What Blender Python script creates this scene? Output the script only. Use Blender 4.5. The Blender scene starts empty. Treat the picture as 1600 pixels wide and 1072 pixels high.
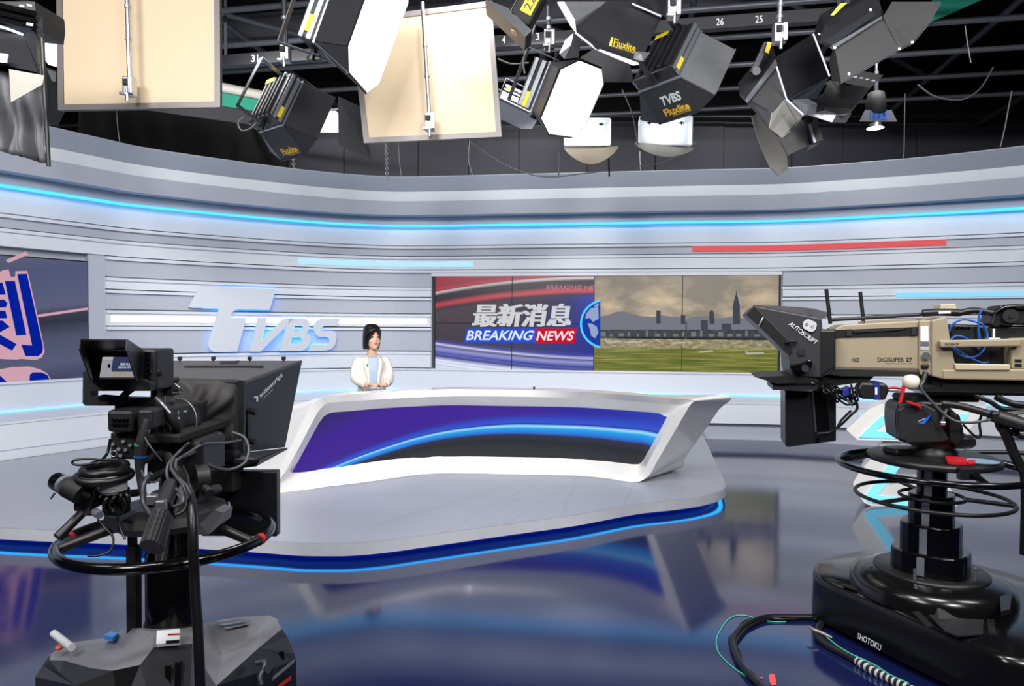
import bpy, bmesh, math, random
from mathutils import Vector, Matrix, Euler

R = math.radians
scene = bpy.context.scene
COL = scene.collection

# ---------------------------------------------------------------- camera
FPX = 1067.0
CAMH = 1.44
CAM = Vector((0, 0, CAMH))
CAMROT = Matrix.Rotation(R(90 - 1.396), 3, 'X') @ Matrix.Rotation(R(0.3), 3, 'Z')
cam_d = bpy.data.cameras.new('camera')
cam_d.sensor_width = 36
cam_d.lens = FPX / 1600 * 36
cam_d.clip_start = 0.05
cam_d.clip_end = 100
cam = bpy.data.objects.new('camera', cam_d)
COL.objects.link(cam)
cam.matrix_world = Matrix.Translation(CAM) @ CAMROT.to_4x4()
scene.camera = cam

# ---------------------------------------------------------------- world and exposure
world = bpy.data.worlds.new('world')
scene.world = world
world.use_nodes = True
world.node_tree.nodes['Background'].inputs[0].default_value = (0.9, 0.94, 1.0, 1)
world.node_tree.nodes['Background'].inputs[1].default_value = 0.05
scene.view_settings.view_transform = 'Standard'
scene.view_settings.look = 'None'
scene.view_settings.gamma = 1
scene.view_settings.use_curve_mapping = False
scene.view_settings.exposure = 0.0
try:
    scene.cycles.max_bounces = 8
    scene.cycles.sample_clamp_indirect = 6
    scene.cycles.use_denoising = True
except Exception:
    pass

# ---------------------------------------------------------------- studio lights of the lighting grid, and lights added behind the set
def area(name, loc, target, sx, sy, power, color=(1, 1, 1), spread=150):
    l = bpy.data.lights.new(name, 'AREA')
    l.shape = 'RECTANGLE'; l.size = sx; l.size_y = sy
    l.energy = power; l.color = color; l.spread = R(spread)
    o = bpy.data.objects.new(name, l); COL.objects.link(o)
    o.location = loc
    o.rotation_euler = (Vector(target) - Vector(loc)).to_track_quat('-Z', 'Y').to_euler()
    return o
COOL = (1.0, 0.985, 0.97)
for i, (x, y, z, tx, ty, tz, p) in enumerate([
        (-3.6, 1.6, 4.3, -4.4, 7.5, 1.4, 98), (-1.3, 1.2, 4.4, -1.6, 7.5, 1.2, 124),
        (1.3, 1.2, 4.4, 1.5, 8.0, 1.2, 102), (3.8, 1.5, 4.3, 3.9, 7.5, 0.6, 76),
        (-2.4, -1.2, 4.2, -1.2, 5.0, 0.4, 95), (2.2, -1.2, 4.2, 1.0, 5.0, 0.4, 90)]):
    area('studio_or_added_light', (x, y, z), (tx, ty, tz), 1.1, 0.8, p, COOL)
# lamps hung over the set itself
for (x, y, z, tx, ty, tz, p) in [(-2.6, 6.5, 4.1, -2.4, 9.8, 1.6, 38), (0.3, 6.7, 4.1, 0.6, 9.9, 1.5, 34),
                                 (3.3, 6.2, 4.1, 3.8, 9.2, 1.5, 24), (-0.4, 5.4, 4.4, -0.4, 6.0, 0.0, 26)]:
    area('studio_or_added_light', (x, y, z), (tx, ty, tz), 0.7, 0.5, p, COOL)

for x in (-3.0, 0.5, 4.0):
    area('studio_or_added_light', (x, 9.9, 5.4), (x, 11.6, 3.6), 0.5, 0.2, 14, COOL)  # added lights that brighten the black backing wall

# ---------------------------------------------------------------- helpers
def lin(c):
    out = []
    for v in c[:3]:
        v = v / 255.0
        out.append(v / 12.92 if v <= 0.04045 else ((v + 0.055) / 1.055) ** 2.4)
    return tuple(out)

def dirpx(px, py):
    return CAMROT @ Vector(((px - 800) / FPX, -(py - 536) / FPX, -1.0))
def P(px, py, Y):
    d = dirpx(px, py); return CAM + d * (Y / d.y)
def PZ(px, py, z):
    d = dirpx(px, py); return CAM + d * ((z - CAMH) / d.z)
def PP(px, py, p0, n):
    """point of a photograph pixel on the plane through p0 with normal n"""
    d = dirpx(px, py); n = Vector(n)
    return CAM + d * ((Vector(p0) - CAM).dot(n) / d.dot(n))

MATS = {}
def mat(name, srgb, rough=0.5, metal=0.0, coat=0.0, emit=None, es=0.0, noise=0.0, nscale=20, ior=1.5, bump=0.0):
    if name in MATS: return MATS[name]
    m = bpy.data.materials.new(name); m.use_nodes = True
    nt = m.node_tree; b = nt.nodes['Principled BSDF']
    c = lin(srgb)
    b.inputs['Base Color'].default_value = (*c, 1)
    b.inputs['Roughness'].default_value = rough
    b.inputs['Metallic'].default_value = metal
    b.inputs['Coat Weight'].default_value = coat
    b.inputs['IOR'].default_value = ior
    if emit is not None:
        b.inputs['Emission Color'].default_value = (*lin(emit), 1)
        b.inputs['Emission Strength'].default_value = es
    if noise > 0 or bump > 0:
        tc = nt.nodes.new('ShaderNodeTexCoord'); n = nt.nodes.new('ShaderNodeTexNoise')
        n.inputs['Scale'].default_value = nscale; n.inputs['Detail'].default_value = 4
        nt.links.new(tc.outputs['Object'], n.inputs['Vector'])
        if noise > 0:
            mx = nt.nodes.new('ShaderNodeMix'); mx.data_type = 'RGBA'
            mx.inputs[6].default_value = (*[v * (1 - noise) for v in c], 1)
            mx.inputs[7].default_value = (*[min(1, v * (1 + noise)) for v in c], 1)
            nt.links.new(n.outputs['Fac'], mx.inputs[0]); nt.links.new(mx.outputs[2], b.inputs['Base Color'])
        if bump > 0:
            bp = nt.nodes.new('ShaderNodeBump'); bp.inputs['Strength'].default_value = bump
            bp.inputs['Distance'].default_value = 0.01
            nt.links.new(n.outputs['Fac'], bp.inputs['Height']); nt.links.new(bp.outputs['Normal'], b.inputs['Normal'])
    MATS[name] = m
    return m

def emis(name, srgb, strength):
    if name in MATS: return MATS[name]
    m = bpy.data.materials.new(name); m.use_nodes = True
    nt = m.node_tree; nt.nodes.clear()
    e = nt.nodes.new('ShaderNodeEmission'); o = nt.nodes.new('ShaderNodeOutputMaterial')
    e.inputs[0].default_value = (*lin(srgb), 1); e.inputs[1].default_value = strength
    nt.links.new(e.outputs[0], o.inputs[0])
    MATS[name] = m
    return m

WHITE = mat('set_light_panel', (214, 219, 228), 0.35, noise=0.02, nscale=3)
GREY = mat('set_grey_panel', (176, 181, 194), 0.4, noise=0.03, nscale=3)
HEADG = mat('set_header_grey', (160, 166, 178), 0.45, noise=0.03, nscale=3)
DESKW = mat('desk_white_lacquer', (240, 238, 234), 0.22, coat=0.3)
BLACK = mat('black_plastic', (22, 22, 24), 0.42, noise=0.2, nscale=60)
BLACKG = mat('black_gloss', (9, 9, 11), 0.16)
BLACKM = mat('black_matte', (15, 15, 17), 0.7, noise=0.2)
DARK = mat('dark_grey_plastic', (36, 37, 40), 0.45, noise=0.12, nscale=80)
DARKM = mat('charcoal_metal', (58, 60, 66), 0.4, metal=0.4, noise=0.1)
STEEL = mat('bright_steel', (200, 202, 206), 0.28, metal=0.9)
ALU = mat('brushed_aluminium', (168, 172, 182), 0.35, metal=0.7, noise=0.08)
RUBBER = mat('cable_rubber', (16, 16, 18), 0.38)
CABLEG = mat('grey_cable', (70, 72, 76), 0.4)
BEIGE = mat('camera_beige', (154, 141, 118), 0.45, noise=0.04, nscale=120, bump=0.03)
RED = mat('red_tape', (190, 24, 32), 0.5)
YELLOW = mat('yellow_label', (232, 205, 40), 0.5)
TXTW = mat('white_print', (225, 228, 232), 0.5)
TXTK = mat('black_print', (30, 30, 32), 0.5)
BLUE = mat('blue_cable', (22, 84, 170), 0.35)

def setp(o, label=None, cat=None, group=None, kind=None):
    if label: o['label'] = label
    if cat: o['category'] = cat
    if group: o['group'] = group
    if kind: o['kind'] = kind
    return o

def empty(name, loc, label, cat, group=None, rz=0):
    o = bpy.data.objects.new(name, None); COL.objects.link(o)
    o.location = loc; o.rotation_euler = (0, 0, rz); o.empty_display_size = 0.05
    setp(o, label, cat, group)
    return o

def linked(name, me, parent=None):
    o = bpy.data.objects.new(name, me); COL.objects.link(o)
    if parent is not None:
        o.parent = parent
        o.matrix_parent_inverse = (mw(parent)).inverted()
    return o
def mw(o):
    m = Matrix.LocRotScale(o.location, o.rotation_euler, o.scale)
    return (mw(o.parent) @ o.matrix_parent_inverse @ m) if o.parent else m

class MB:
    """collects shapes into one mesh; M is the current transform"""
    def __init__(s, M=None):
        s.v = []; s.f = []; s.mi = []; s.sm = []; s.M = M or Matrix.Identity(4)
    def raw(s, vs, fs, mi=0, smooth=False, M=None):
        b = len(s.v); M = s.M if M is None else s.M @ M
        s.v += [M @ Vector(v) for v in vs]
        for f in fs:
            s.f.append([b + i for i in f]); s.mi.append(mi); s.sm.append(smooth)
        return s
    def box(s, c, d, mi=0, rot=None, bev=0.0):
        M = Matrix.Translation(c)
        if rot is not None: M = M @ Euler(rot).to_matrix().to_4x4()
        x, y, z = [k / 2 for k in d]
        if bev > 0:
            bm = bmesh.new(); bmesh.ops.create_cube(bm, size=1)
            for v in bm.verts: v.co = Vector((v.co.x * d[0], v.co.y * d[1], v.co.z * d[2]))
            bmesh.ops.bevel(bm, geom=bm.edges[:], offset=min(bev, min(d) * 0.45), segments=2, affect='EDGES', profile=0.5)
            bm.verts.index_update()
            vs = [v.co.copy() for v in bm.verts]; fs = [[v.index for v in f.verts] for f in bm.faces]; bm.free()
            return s.raw(vs, fs, mi, False, M)
        vs = [(-x, -y, -z), (x, -y, -z), (x, y, -z), (-x, y, -z), (-x, -y, z), (x, -y, z), (x, y, z), (-x, y, z)]
        return s.raw(vs, [(0, 3, 2, 1), (4, 5, 6, 7), (0, 1, 5, 4), (1, 2, 6, 5), (2, 3, 7, 6), (3, 0, 4, 7)], mi, False, M)
    def cyl(s, a, b, r, r2=None, n=16, mi=0, smooth=True, caps=True):
        a = Vector(a); b = Vector(b); r2 = r if r2 is None else r2
        d = b - a; q = d.to_track_quat('Z', 'Y').to_matrix()
        vs = []
        for p, rr in ((a, r), (b, r2)):
            for i in range(n):
                t = 2 * math.pi * i / n
                vs.append(p + q @ Vector((math.cos(t) * rr, math.sin(t) * rr, 0)))
        s.raw(vs, [(i, (i + 1) % n, n + (i + 1) % n, n + i) for i in range(n)], mi, smooth)
        if caps: s.raw(vs, [tuple(range(n))[::-1], tuple(range(n, 2 * n))], mi, False)
        return s
    def lathe(s, prof, c=(0, 0, 0), n=32, mi=0, smooth=True, axis=None, sy=1.0):
        """prof: list of (r, z)"""
        q = Matrix.Identity(3) if axis is None else Vector(axis).to_track_quat('Z', 'Y').to_matrix()
        c = Vector(c); vs = []
        for (r, z) in prof:
            for i in range(n):
                t = 2 * math.pi * i / n
                vs.append(c + q @ Vector((math.cos(t) * r, math.sin(t) * r * sy, z)))
        fs = []
        for k in range(len(prof) - 1):
            for i in range(n):
                j = (i + 1) % n
                fs.append((k * n + i, k * n + j, (k + 1) * n + j, (k + 1) * n + i))
        s.raw(vs, fs, mi, smooth)
        s.raw(vs, [tuple(range(n))[::-1], tuple(range((len(prof) - 1) * n, len(prof) * n))], mi, False)
        return s
    def tube(s, pts, r, n=8, mi=0, closed=False, cat=True, sub=6, caps=True):
        """smooth tube through pts; r number or list"""
        P0 = [Vector(p) for p in pts]
        pl = crs(P0, sub, closed) if cat and len(P0) > 2 else P0
        m = len(pl); rs = r if isinstance(r, (list, tuple)) else None
        vs = []; prev = None
        for i, p in enumerate(pl):
            if closed: t = pl[(i + 1) % m] - pl[i - 1]
            else: t = pl[min(i + 1, m - 1)] - pl[max(i - 1, 0)]
            if t.length < 1e-9: t = Vector((0, 0, 1))
            t.normalize()
            if prev is None:
                u = t.orthogonal().normalized()
            else:
                u = (prev - t * prev.dot(t))
                u = u.normalized() if u.length > 1e-6 else t.orthogonal().normalized()
            prev = u; w = t.cross(u)
            if rs:
                k = i / (m - 1) * (len(rs) - 1); a = int(min(k, len(rs) - 2)) if len(rs) > 1 else 0
                rr = rs[a] + (rs[min(a + 1, len(rs) - 1)] - rs[a]) * (k - a)
            else: rr = r
            for j in range(n):
                a = 2 * math.pi * j / n
                vs.append(p + u * math.cos(a) * rr + w * math.sin(a) * rr)
        fs = []
        for i in range(m if closed else m - 1):
            k = (i + 1) % m
            for j in range(n):
                l = (j + 1) % n
                fs.append((i * n + j, i * n + l, k * n + l, k * n + j))
        s.raw(vs, fs, mi, True)
        if caps and not closed:
            s.raw(vs, [tuple(range(n))[::-1], tuple(range((m - 1) * n, m * n))], mi, False)
        return s
    def torus(s, c, Rr, r, n=48, m=10, mi=0, axis=(0, 0, 1), sy=1.0):
        q = Vector(axis).to_track_quat('Z', 'Y').to_matrix(); c = Vector(c)
        pts = [c + q @ Vector((math.cos(2 * math.pi * i / n) * Rr, math.sin(2 * math.pi * i / n) * Rr * sy, 0)) for i in range(n)]
        return s.tube(pts, r, n=m, mi=mi, closed=True, cat=False)
    def prism(s, poly, off, mi=0):
        """poly: list of 3-D points (planar), extruded by vector off"""
        poly = [Vector(p) for p in poly]; off = Vector(off); n = len(poly)
        vs = poly + [p + off for p in poly]
        return s.raw(vs, [tuple(range(n)), tuple(range(n, 2 * n))[::-1]] + [(i, n + i, n + (i + 1) % n, (i + 1) % n) for i in range(n)], mi)
    def loft(s, rings, mi=0, smooth=True, caps=True):
        n = len(rings[0]); vs = [Vector(p) for r in rings for p in r]; fs = []
        for k in range(len(rings) - 1):
            for i in range(n):
                j = (i + 1) % n
                fs.append((k * n + i, k * n + j, (k + 1) * n + j, (k + 1) * n + i))
        s.raw(vs, fs, mi, smooth)
        if caps: s.raw(vs, [tuple(range(n))[::-1], tuple(range((len(rings) - 1) * n, len(rings) * n))], mi, False)
        return s
    def build(s, name, mats, parent=None, normals=True, weld=False):
        me = bpy.data.meshes.new(name)
        me.from_pydata([tuple(v) for v in s.v], [], s.f)
        for m in (mats if isinstance(mats, (list, tuple)) else [mats]): me.materials.append(m)
        for p, mi, sm in zip(me.polygons, s.mi, s.sm): p.material_index = mi; p.use_smooth = sm
        if normals or weld:
            bm = bmesh.new(); bm.from_mesh(me)
            if weld: bmesh.ops.remove_doubles(bm, verts=bm.verts[:], dist=1e-5)
            if normals: bmesh.ops.recalc_face_normals(bm, faces=bm.faces[:])
            bm.to_mesh(me); bm.free()
        me.update()
        return linked(name, me, parent)

def crs(pts, sub=6, closed=False):
    n = len(pts); out = []
    rng = range(n) if closed else range(n - 1)
    for i in rng:
        if closed: p = [pts[(i - 1) % n], pts[i], pts[(i + 1) % n], pts[(i + 2) % n]]
        else: p = [pts[max(i - 1, 0)], pts[i], pts[i + 1], pts[min(i + 2, n - 1)]]
        for k in range(sub):
            t = k / sub; t2 = t * t; t3 = t2 * t
            out.append(0.5 * ((2 * p[1]) + (p[2] - p[0]) * t + (2 * p[0] - 5 * p[1] + 4 * p[2] - p[3]) * t2 + (3 * p[1] - p[0] - 3 * p[2] + p[3]) * t3))
    if not closed: out.append(pts[-1])
    return out

_txt = {}
def text_geo(s, bold=0.0, ext=0.0, space=1.0):
    """glyph outlines of the built-in font as mesh data, normalised to width 1 (origin at left base)"""
    k = (s, bold, ext, space)
    if k in _txt: return _txt[k]
    c = bpy.data.curves.new('t', 'FONT'); c.body = s; c.size = 1; c.offset = bold; c.extrude = ext; c.resolution_u = 3
    c.space_character = space
    o = bpy.data.objects.new('t', c); COL.objects.link(o)
    dg = bpy.context.evaluated_depsgraph_get(); dg.update()
    me = bpy.data.meshes.new_from_object(o.evaluated_get(dg))
    vs = [v.co.copy() for v in me.vertices]; fs = [list(p.vertices) for p in me.polygons]
    bpy.data.objects.remove(o); bpy.data.meshes.remove(me); bpy.data.curves.remove(c)
    x0 = min(v.x for v in vs); x1 = max(v.x for v in vs); y0 = min(v.y for v in vs); y1 = max(v.y for v in vs)
    vs = [Vector(((v.x - x0) / (x1 - x0), (v.y - y0) / (y1 - y0), v.z)) for v in vs]
    _txt[k] = (vs, fs); return _txt[k]

def text_on(mb, s, o, u, v, shear=0.0, bold=0.0, mi=0, lift=None, depth=0.0):
    """lay string s in the parallelogram at o spanned by u (width) and v (height)"""
    vs, fs = text_geo(s, bold)
    o = Vector(o); u = Vector(u); v = Vector(v)
    n = u.cross(v).normalized()
    L = n * (0.0 if lift is None else lift)
    pts = [o + u * (p.x + shear * p.y) + v * p.y + L for p in vs]
    mb.raw(pts, fs, mi)
    return mb
def text_quad(mb, s, a, b, c, d, bold=0.0, mi=0, off=(0, 0, 0), shear=0.0):
    """string in the quad a (bottom left) b (bottom right) c (top right) d (top left)"""
    vs, fs = text_geo(s, bold); a, b, c, d = [Vector(q) for q in (a, b, c, d)]
    pts = []
    for p in vs:
        x = p.x + shear * (p.y - 0.5)
        pts.append((a * (1 - x) + b * x) * (1 - p.y) + (d * (1 - x) + c * x) * p.y + Vector(off))
    mb.raw(pts, fs, mi); return mb

def dup(root, M, label=None, group=None):
    """copy a thing with its parts and sub-parts; M is applied to the root's matrix"""
    def cp(o, par):
        c = o.copy(); COL.objects.link(c)
        if par is not None: c.parent = par
        for ch in list(o.children): cp(ch, c)
        return c
    r = cp(root, None)
    mat4 = M
    r.location = mat4.to_translation(); r.rotation_euler = mat4.to_euler(); r.scale = mat4.to_scale()
    if label: r['label'] = label
    if group: r['group'] = group
    return r

# ================================================================ SETTING
# ---- glossy studio floor
def floor_mat():
    m = bpy.data.materials.new('glossy_blue_floor'); m.use_nodes = True
    nt = m.node_tree; b = nt.nodes['Principled BSDF']
    b.inputs['Base Color'].default_value = (*lin((19, 27, 72)), 1)
    b.inputs['IOR'].default_value = 1.95
    tc = nt.nodes.new('ShaderNodeTexCoord')
    n = nt.nodes.new('ShaderNodeTexNoise'); n.inputs['Scale'].default_value = 1.3; n.inputs['Detail'].default_value = 3
    nt.links.new(tc.outputs['Object'], n.inputs['Vector'])
    mr = nt.nodes.new('ShaderNodeMapRange'); mr.inputs[3].default_value = 0.07; mr.inputs[4].default_value = 0.12
    nt.links.new(n.outputs['Fac'], mr.inputs[0]); nt.links.new(mr.outputs[0], b.inputs['Roughness'])
    return m
mb = MB(); mb.box((0, 4.5, -0.05), (22, 20, 0.1))
setp(mb.build('floor', floor_mat()), kind='structure')
# studio shell: black ceiling and black walls
SH = mat('black_studio_wall', (58, 60, 70), 0.6, noise=0.25, nscale=1.5)
CEILM = mat('black_ceiling', (9, 9, 11), 0.9)
mb = MB(); mb.box((0, 4.5, 6.05), (22, 20, 0.1)); setp(mb.build('ceiling', CEILM), kind='structure')
mb = MB(); mb.box((-11.05, 4.5, 3), (0.1, 20, 6)); setp(mb.build('wall_left', CEILM), kind='structure')
mb = MB(); mb.box((11.05, 4.5, 3), (0.1, 20, 6)); setp(mb.build('wall_right', CEILM), kind='structure')
mb = MB(); mb.box((0, -5.55, 3), (22, 0.1, 6)); setp(mb.build('wall_front', CEILM), kind='structure')
mb = MB()
mb.box((0, 12.9, 3), (22, 0.1, 6))
setp(mb.build('wall_back', CEILM), kind='structure')
# black panelled backing wall standing behind the set, with seams and a pipe rail
bw = empty('backing_wall', (0, 11.6, 0), 'tall black panelled wall behind the curved set', 'wall panels')
bw['kind'] = 'structure'
x = -6.0; k = 0
rnd = random.Random(4)
while x < 9:
    w = rnd.choice((1.15, 0.85, 1.25)); mb = MB()
    mb.box((x + w / 2, 11.6 + (0.02 if k % 2 else 0), 2.75), (w - 0.012, 0.05, 4.3)); mb.build('wall_panel', SH, bw)
    x += w; k += 1
mb = MB(); mb.cyl((-6, 11.5, 4.92), (9, 11.3, 4.92), 0.03); mb.build('top_rail', DARKM, bw)
mb = MB(); mb.cyl((-6, 11.45, 3.72), (9, 11.3, 3.72), 0.025); mb.build('bottom_rail', DARKM, bw)

# ---- the curved set wall
WP = [(-7.6, 3.9), (-6.55, 5.6), (-5.47, 7.3), (-5.0, 8.05), (-4.72, 8.45), (-4.05, 9.0), (-2.93, 9.72), (-1.95, 10.08), (-1.13, 10.08),
      (0.05, 9.92), (1.3, 9.75), (2.5, 9.59), (3.69, 9.43), (4.86, 8.98), (6.29, 8.36), (7.8, 7.4), (9.2, 6.0)]
WC = crs([Vector((x, y, 0)) for x, y in WP], 8)
def normals2(c):
    out = []
    for i in range(len(c)):
        t = c[min(i + 1, len(c) - 1)] - c[max(i - 1, 0)]
        out.append(Vector((t.y, -t.x, 0)).normalized())
    return out
WN = normals2(WC)
def widx(px, curve=WC):
    """fractional index on the wall curve seen at photograph column px"""
    best = None
    for i in range(len(curve) - 1):
        a = curve[i]; b = curve[i + 1]
        xa = 800 + FPX * a.x / a.y; xb = 800 + FPX * b.x / b.y
        if (xa - px) * (xb - px) <= 0 and abs(xb - xa) > 1e-6: best = i + (px - xa) / (xb - xa)
    return best
def wpt(s, o=0.0, z=0.0):
    i = max(0, min(int(s), len(WC) - 2)); t = s - i
    p = WC[i].lerp(WC[i + 1], t); n = WN[i].lerp(WN[i + 1], t).normalized()
    return Vector((p.x + n.x * o, p.y + n.y * o, z))
def band(mb, prof, s0, s1, mi=0, step=1.0, ofn=None):
    """sweep closed profile [(offset, z)] along the wall from index s0 to s1"""
    ss = [s0]; k = math.floor(s0) + 1
    while k < s1 - 1e-6: ss.append(k); k += 1
    ss.append(s1)
    rings = [[wpt(s, o * (ofn(s) if ofn else 1), z) for (o, z) in prof] for s in ss]
    mb.loft(rings, mi, smooth=False)
    # smooth only along the sweep: keep flat shading (bands read as planes)
    return mb
def rect(o0, o1, z0, z1): return [(o0, z0), (o1, z0), (o1, z1), (o0, z1)]
SEND = len(WC) - 1.001
sL0, sL1 = widx(-200) or 0.0, widx(137)
sP = widx(158); sB0 = widx(162); sV0 = widx(675); sV1 = widx(1220)
set_wall = empty('wall_set', (0, 9.8, 0), None, None); set_wall['kind'] = 'structure'
ZB = [2.93, 2.62, 2.467, 2.267, 2.017, 1.868, 1.624, 1.425, 1.076, 0.828, 0.49]
def panel(z1, z0, kind, s0, s1):
    mb = MB(); o = 0.05 if kind == 'L' else 0.035
    band(mb, rect(-0.05, o, z0, z1 - 0.05), s0, s1)
    mb.build('wall_panel', WHITE if kind == 'L' else GREY, set_wall)
def lip(z1, s0, s1):
    mb = MB(); band(mb, rect(-0.05, 0.075, z1 - 0.05, z1 - 0.014), s0, s1)
    mb.build('wall_lip', WHITE, set_wall)
# backing sheet
mb = MB(); band(mb, rect(-0.12, -0.051, 0.0, 3.2), 0, SEND); mb.build('backing_sheet', GREY, set_wall)
# header area, continuous
for z1, z0, k in ((2.93, 2.62, 'L'), (2.62, 2.467, 'G'), (2.467, 2.267, 'L')):
    panel(z1 + (0.05 if z1 > 2.9 else 0), z0, k, 0, SEND)
    if z1 < 2.9: lip(z1, 0, SEND)
# ranges with the narrow bands
for (s0, s1) in ((sB0, sV0), (sV1, SEND)):
    for i, k in zip(range(3, 9), 'GLGLGL'):
        panel(ZB[i], ZB[i + 1], k, s0 + 0.06, s1 - 0.04 if s1 == sV0 else s1); lip(ZB[i], s0, s1)
# head strip over the video wall and left screen
mb = MB(); band(mb, rect(-0.05, 0.075, 2.217, 2.253), sV0 - 0.001, sV1 + 0.001); band(mb, rect(-0.05, 0.06, 2.165, 2.217), sV0, sV1); mb.build('wall_lip', WHITE, set_wall)
# pillar between left screen and band field
mb = MB(); band(mb, rect(-0.05, 0.03, 0.80, 2.30), sL1 - 0.02, sB0 + 0.1); mb.build('wall_pillar', GREY, set_wall)
# lower plain band
mb = MB(); band(mb, rect(-0.05, 0.05, 0.47, 0.79), 0, SEND); mb.build('lower_panel', WHITE, set_wall)
mb = MB(); band(mb, rect(-0.05, 0.075, 0.79, 0.815), 0, SEND); mb.build('wall_lip', WHITE, set_wall)
# side cheeks of the video wall
for s, d in ((sV0, 1), (sV1, -1)):
    mb = MB(); band(mb, rect(-0.05, 0.055, 0.79, 2.25), min(s, s + d * 0.06), max(s, s + d * 0.06)); mb.build('screen_cheek', GREY, set_wall)
# bench: ledge, white front, recessed plinth
def benchfn(s): return 1.0
mb = MB(); band(mb, [(0.0, 0.44), (0.86, 0.44), (0.9, 0.47), (0.9, 0.49), (0.0, 0.49)], 0, SEND); mb.build('ledge_top', WHITE, set_wall)
mb = MB(); band(mb, [(0.0, 0.22), (0.90, 0.22), (0.897, 0.34), (0.89, 0.47), (0.0, 0.47)], 0, SEND); mb.build('bench_front', WHITE, set_wall)
mb = MB(); band(mb, rect(0.0, 0.80, 0.12, 0.25), 0, SEND); mb.build('bench_front', WHITE, set_wall) if False else None
sPl = widx(560)
mb = MB(); band(mb, [(0.0, 0.12), (0.885, 0.12), (0.893, 0.30), (0.0, 0.30)], 0, sPl); mb.build('bench_front', WHITE, set_wall)
mb = MB(); band(mb, rect(0.0, 0.80, 0.0, 0.26), sPl, SEND); mb.build('plinth', GREY, set_wall)
# header canopy sticking out above the wall
def hfn(s):
    # the canopy runs further forward at the right-hand end
    k = max(0.0, (s - widx(1400)) / (len(WC) - widx(1400)))
    return 1.0 + 2.6 * k ** 1.4
mb = MB(); band(mb, [(-0.05, 3.02), (0.32, 3.02), (0.36, 3.21), (-0.05, 3.21)], 0, SEND, ofn=hfn); mb.build('header_band', GREY, set_wall)
mb = MB(); band(mb, [(-0.05, 3.21), (0.36, 3.21), (0.33, 3.35), (-0.05, 3.35)], 0, SEND, ofn=hfn); mb.build('header_band', WHITE, set_wall)
mb = MB(); band(mb, [(-0.05, 3.35), (0.33, 3.35), (0.50, 3.52), (0.50, 3.53), (-0.05, 3.53)], 0, SEND, ofn=hfn); mb.build('header_band', HEADG, set_wall)
mb = MB(); band(mb, rect(-0.05, 0.14, 2.90, 3.02), 0, SEND, ofn=hfn); mb.build('header_recess', HEADG, set_wall)

def wallstrip(name, m, label, cat, px0, px1, o0, o1, z0, z1, group=None, ofn=None):
    mb = MB(); s0 = px0 if px0 is not None and px0 < 0 else None
    a = 0.0 if px0 is None else widx(px0); b = SEND if px1 is None else widx(px1)
    band(mb, rect(o0, o1, z0, z1), a, b, ofn=ofn); o = mb.build(name, m); setp(o, label, cat, group); return o
CY = emis('led_cyan', (70, 185, 255), 2.0)
CYW = emis('led_ice_blue', (120, 205, 255), 1.6)
WARM = emis('led_warm_white', (255, 249, 232), 1.25)
REDL = emis('led_red', (232, 96, 100), 0.95)
wallstrip('light_strip', CY, 'long blue light line running under the header canopy', 'light strip', None, None, 0.05, 0.17, 2.885, 2.90, ofn=hfn)
wallstrip('light_strip', emis('led_ledge_blue', (90, 180, 255), 3.6), 'thin blue light line where wall meets the low bench ledge', 'light strip', None, None, 0.05, 0.062, 0.492, 0.504)
wallstrip('light_bar', emis('led_pale_blue', (178, 228, 255), 1.1), 'pale blue light bar above and left of the video wall', 'light bar', 465, 740, 0.04, 0.062, 2.305, 2.38)
wallstrip('light_bar', REDL, 'red light bar on the wall high above right half of video wall', 'light bar', 1080, 1474, 0.04, 0.062, 2.50, 2.572)
wallstrip('light_bar', emis('led_sky', (150, 222, 255), 1.0), 'sky blue light bar behind the beige camera at the right', 'light bar', 1397, None, 0.04, 0.085, 1.84, 1.90)
wallstrip('light_bar', WARM, 'long warm white light bar passing behind the channel logo', 'light bar', 170, 668, 0.04, 0.062, 1.465, 1.545)

# ---- channel logo on stand-offs
LP0 = wpt(widx(400), 0.15); t_ = (wpt(widx(520)) - wpt(widx(310))).normalized(); LN = Vector((t_.y, -t_.x, 0))
logo = empty('channel_logo', LP0 + Vector((0, 0, 1.6)), 'large backlit grey letters TVBS mounted on the striped wall', 'logo sign')
LM = mat('logo_face_grey', (205, 210, 220), 0.4)
LG = emis('logo_blue_backlight', (60, 160, 255), 5.0)
def gl(pts): return [(270 + x / 5.517, 430 + y / 5.517) for x, y in pts]
def smoothpoly(pts, rad=0):
    return pts
G_T = gl([(150, 245), (200, 155), (235, 118), (270, 103), (330, 98), (888, 122), (835, 298), (575, 292), (535, 300), (510, 325), (492, 366), (636, 370), (553, 660), (355, 662), (318, 640), (303, 605), (308, 560), (400, 286), (160, 282), (138, 270)])
G_V = gl([(735, 368), (812, 370), (765, 572), (940, 385), (975, 372), (1130, 372), (1165, 385), (1187, 420), (1180, 465), (1155, 497), (1185, 520), (1190, 560), (1170, 610), (1130, 645), (1090, 652), (918, 655), (978, 445), (950, 465), (755, 660), (660, 660)])
G_V = gl([(735, 368), (812, 370), (765, 572), (935, 392), (975, 372), (1040, 372), (1030, 395), (978, 440), (755, 660), (660, 660)])
G_B = gl([(1000, 372), (1130, 372), (1165, 388), (1187, 425), (1180, 465), (1152, 497), (1185, 525), (1190, 565), (1170, 612), (1130, 645), (1090, 653), (918, 656), (980, 440)])
B_H1 = gl([(1052, 437), (1110, 437), (1126, 452), (1118, 470), (1095, 480), (1040, 480)])
B_H2 = gl([(1028, 535), (1095, 535), (1118, 548), (1112, 578), (1090, 598), (1008, 598)])
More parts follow.
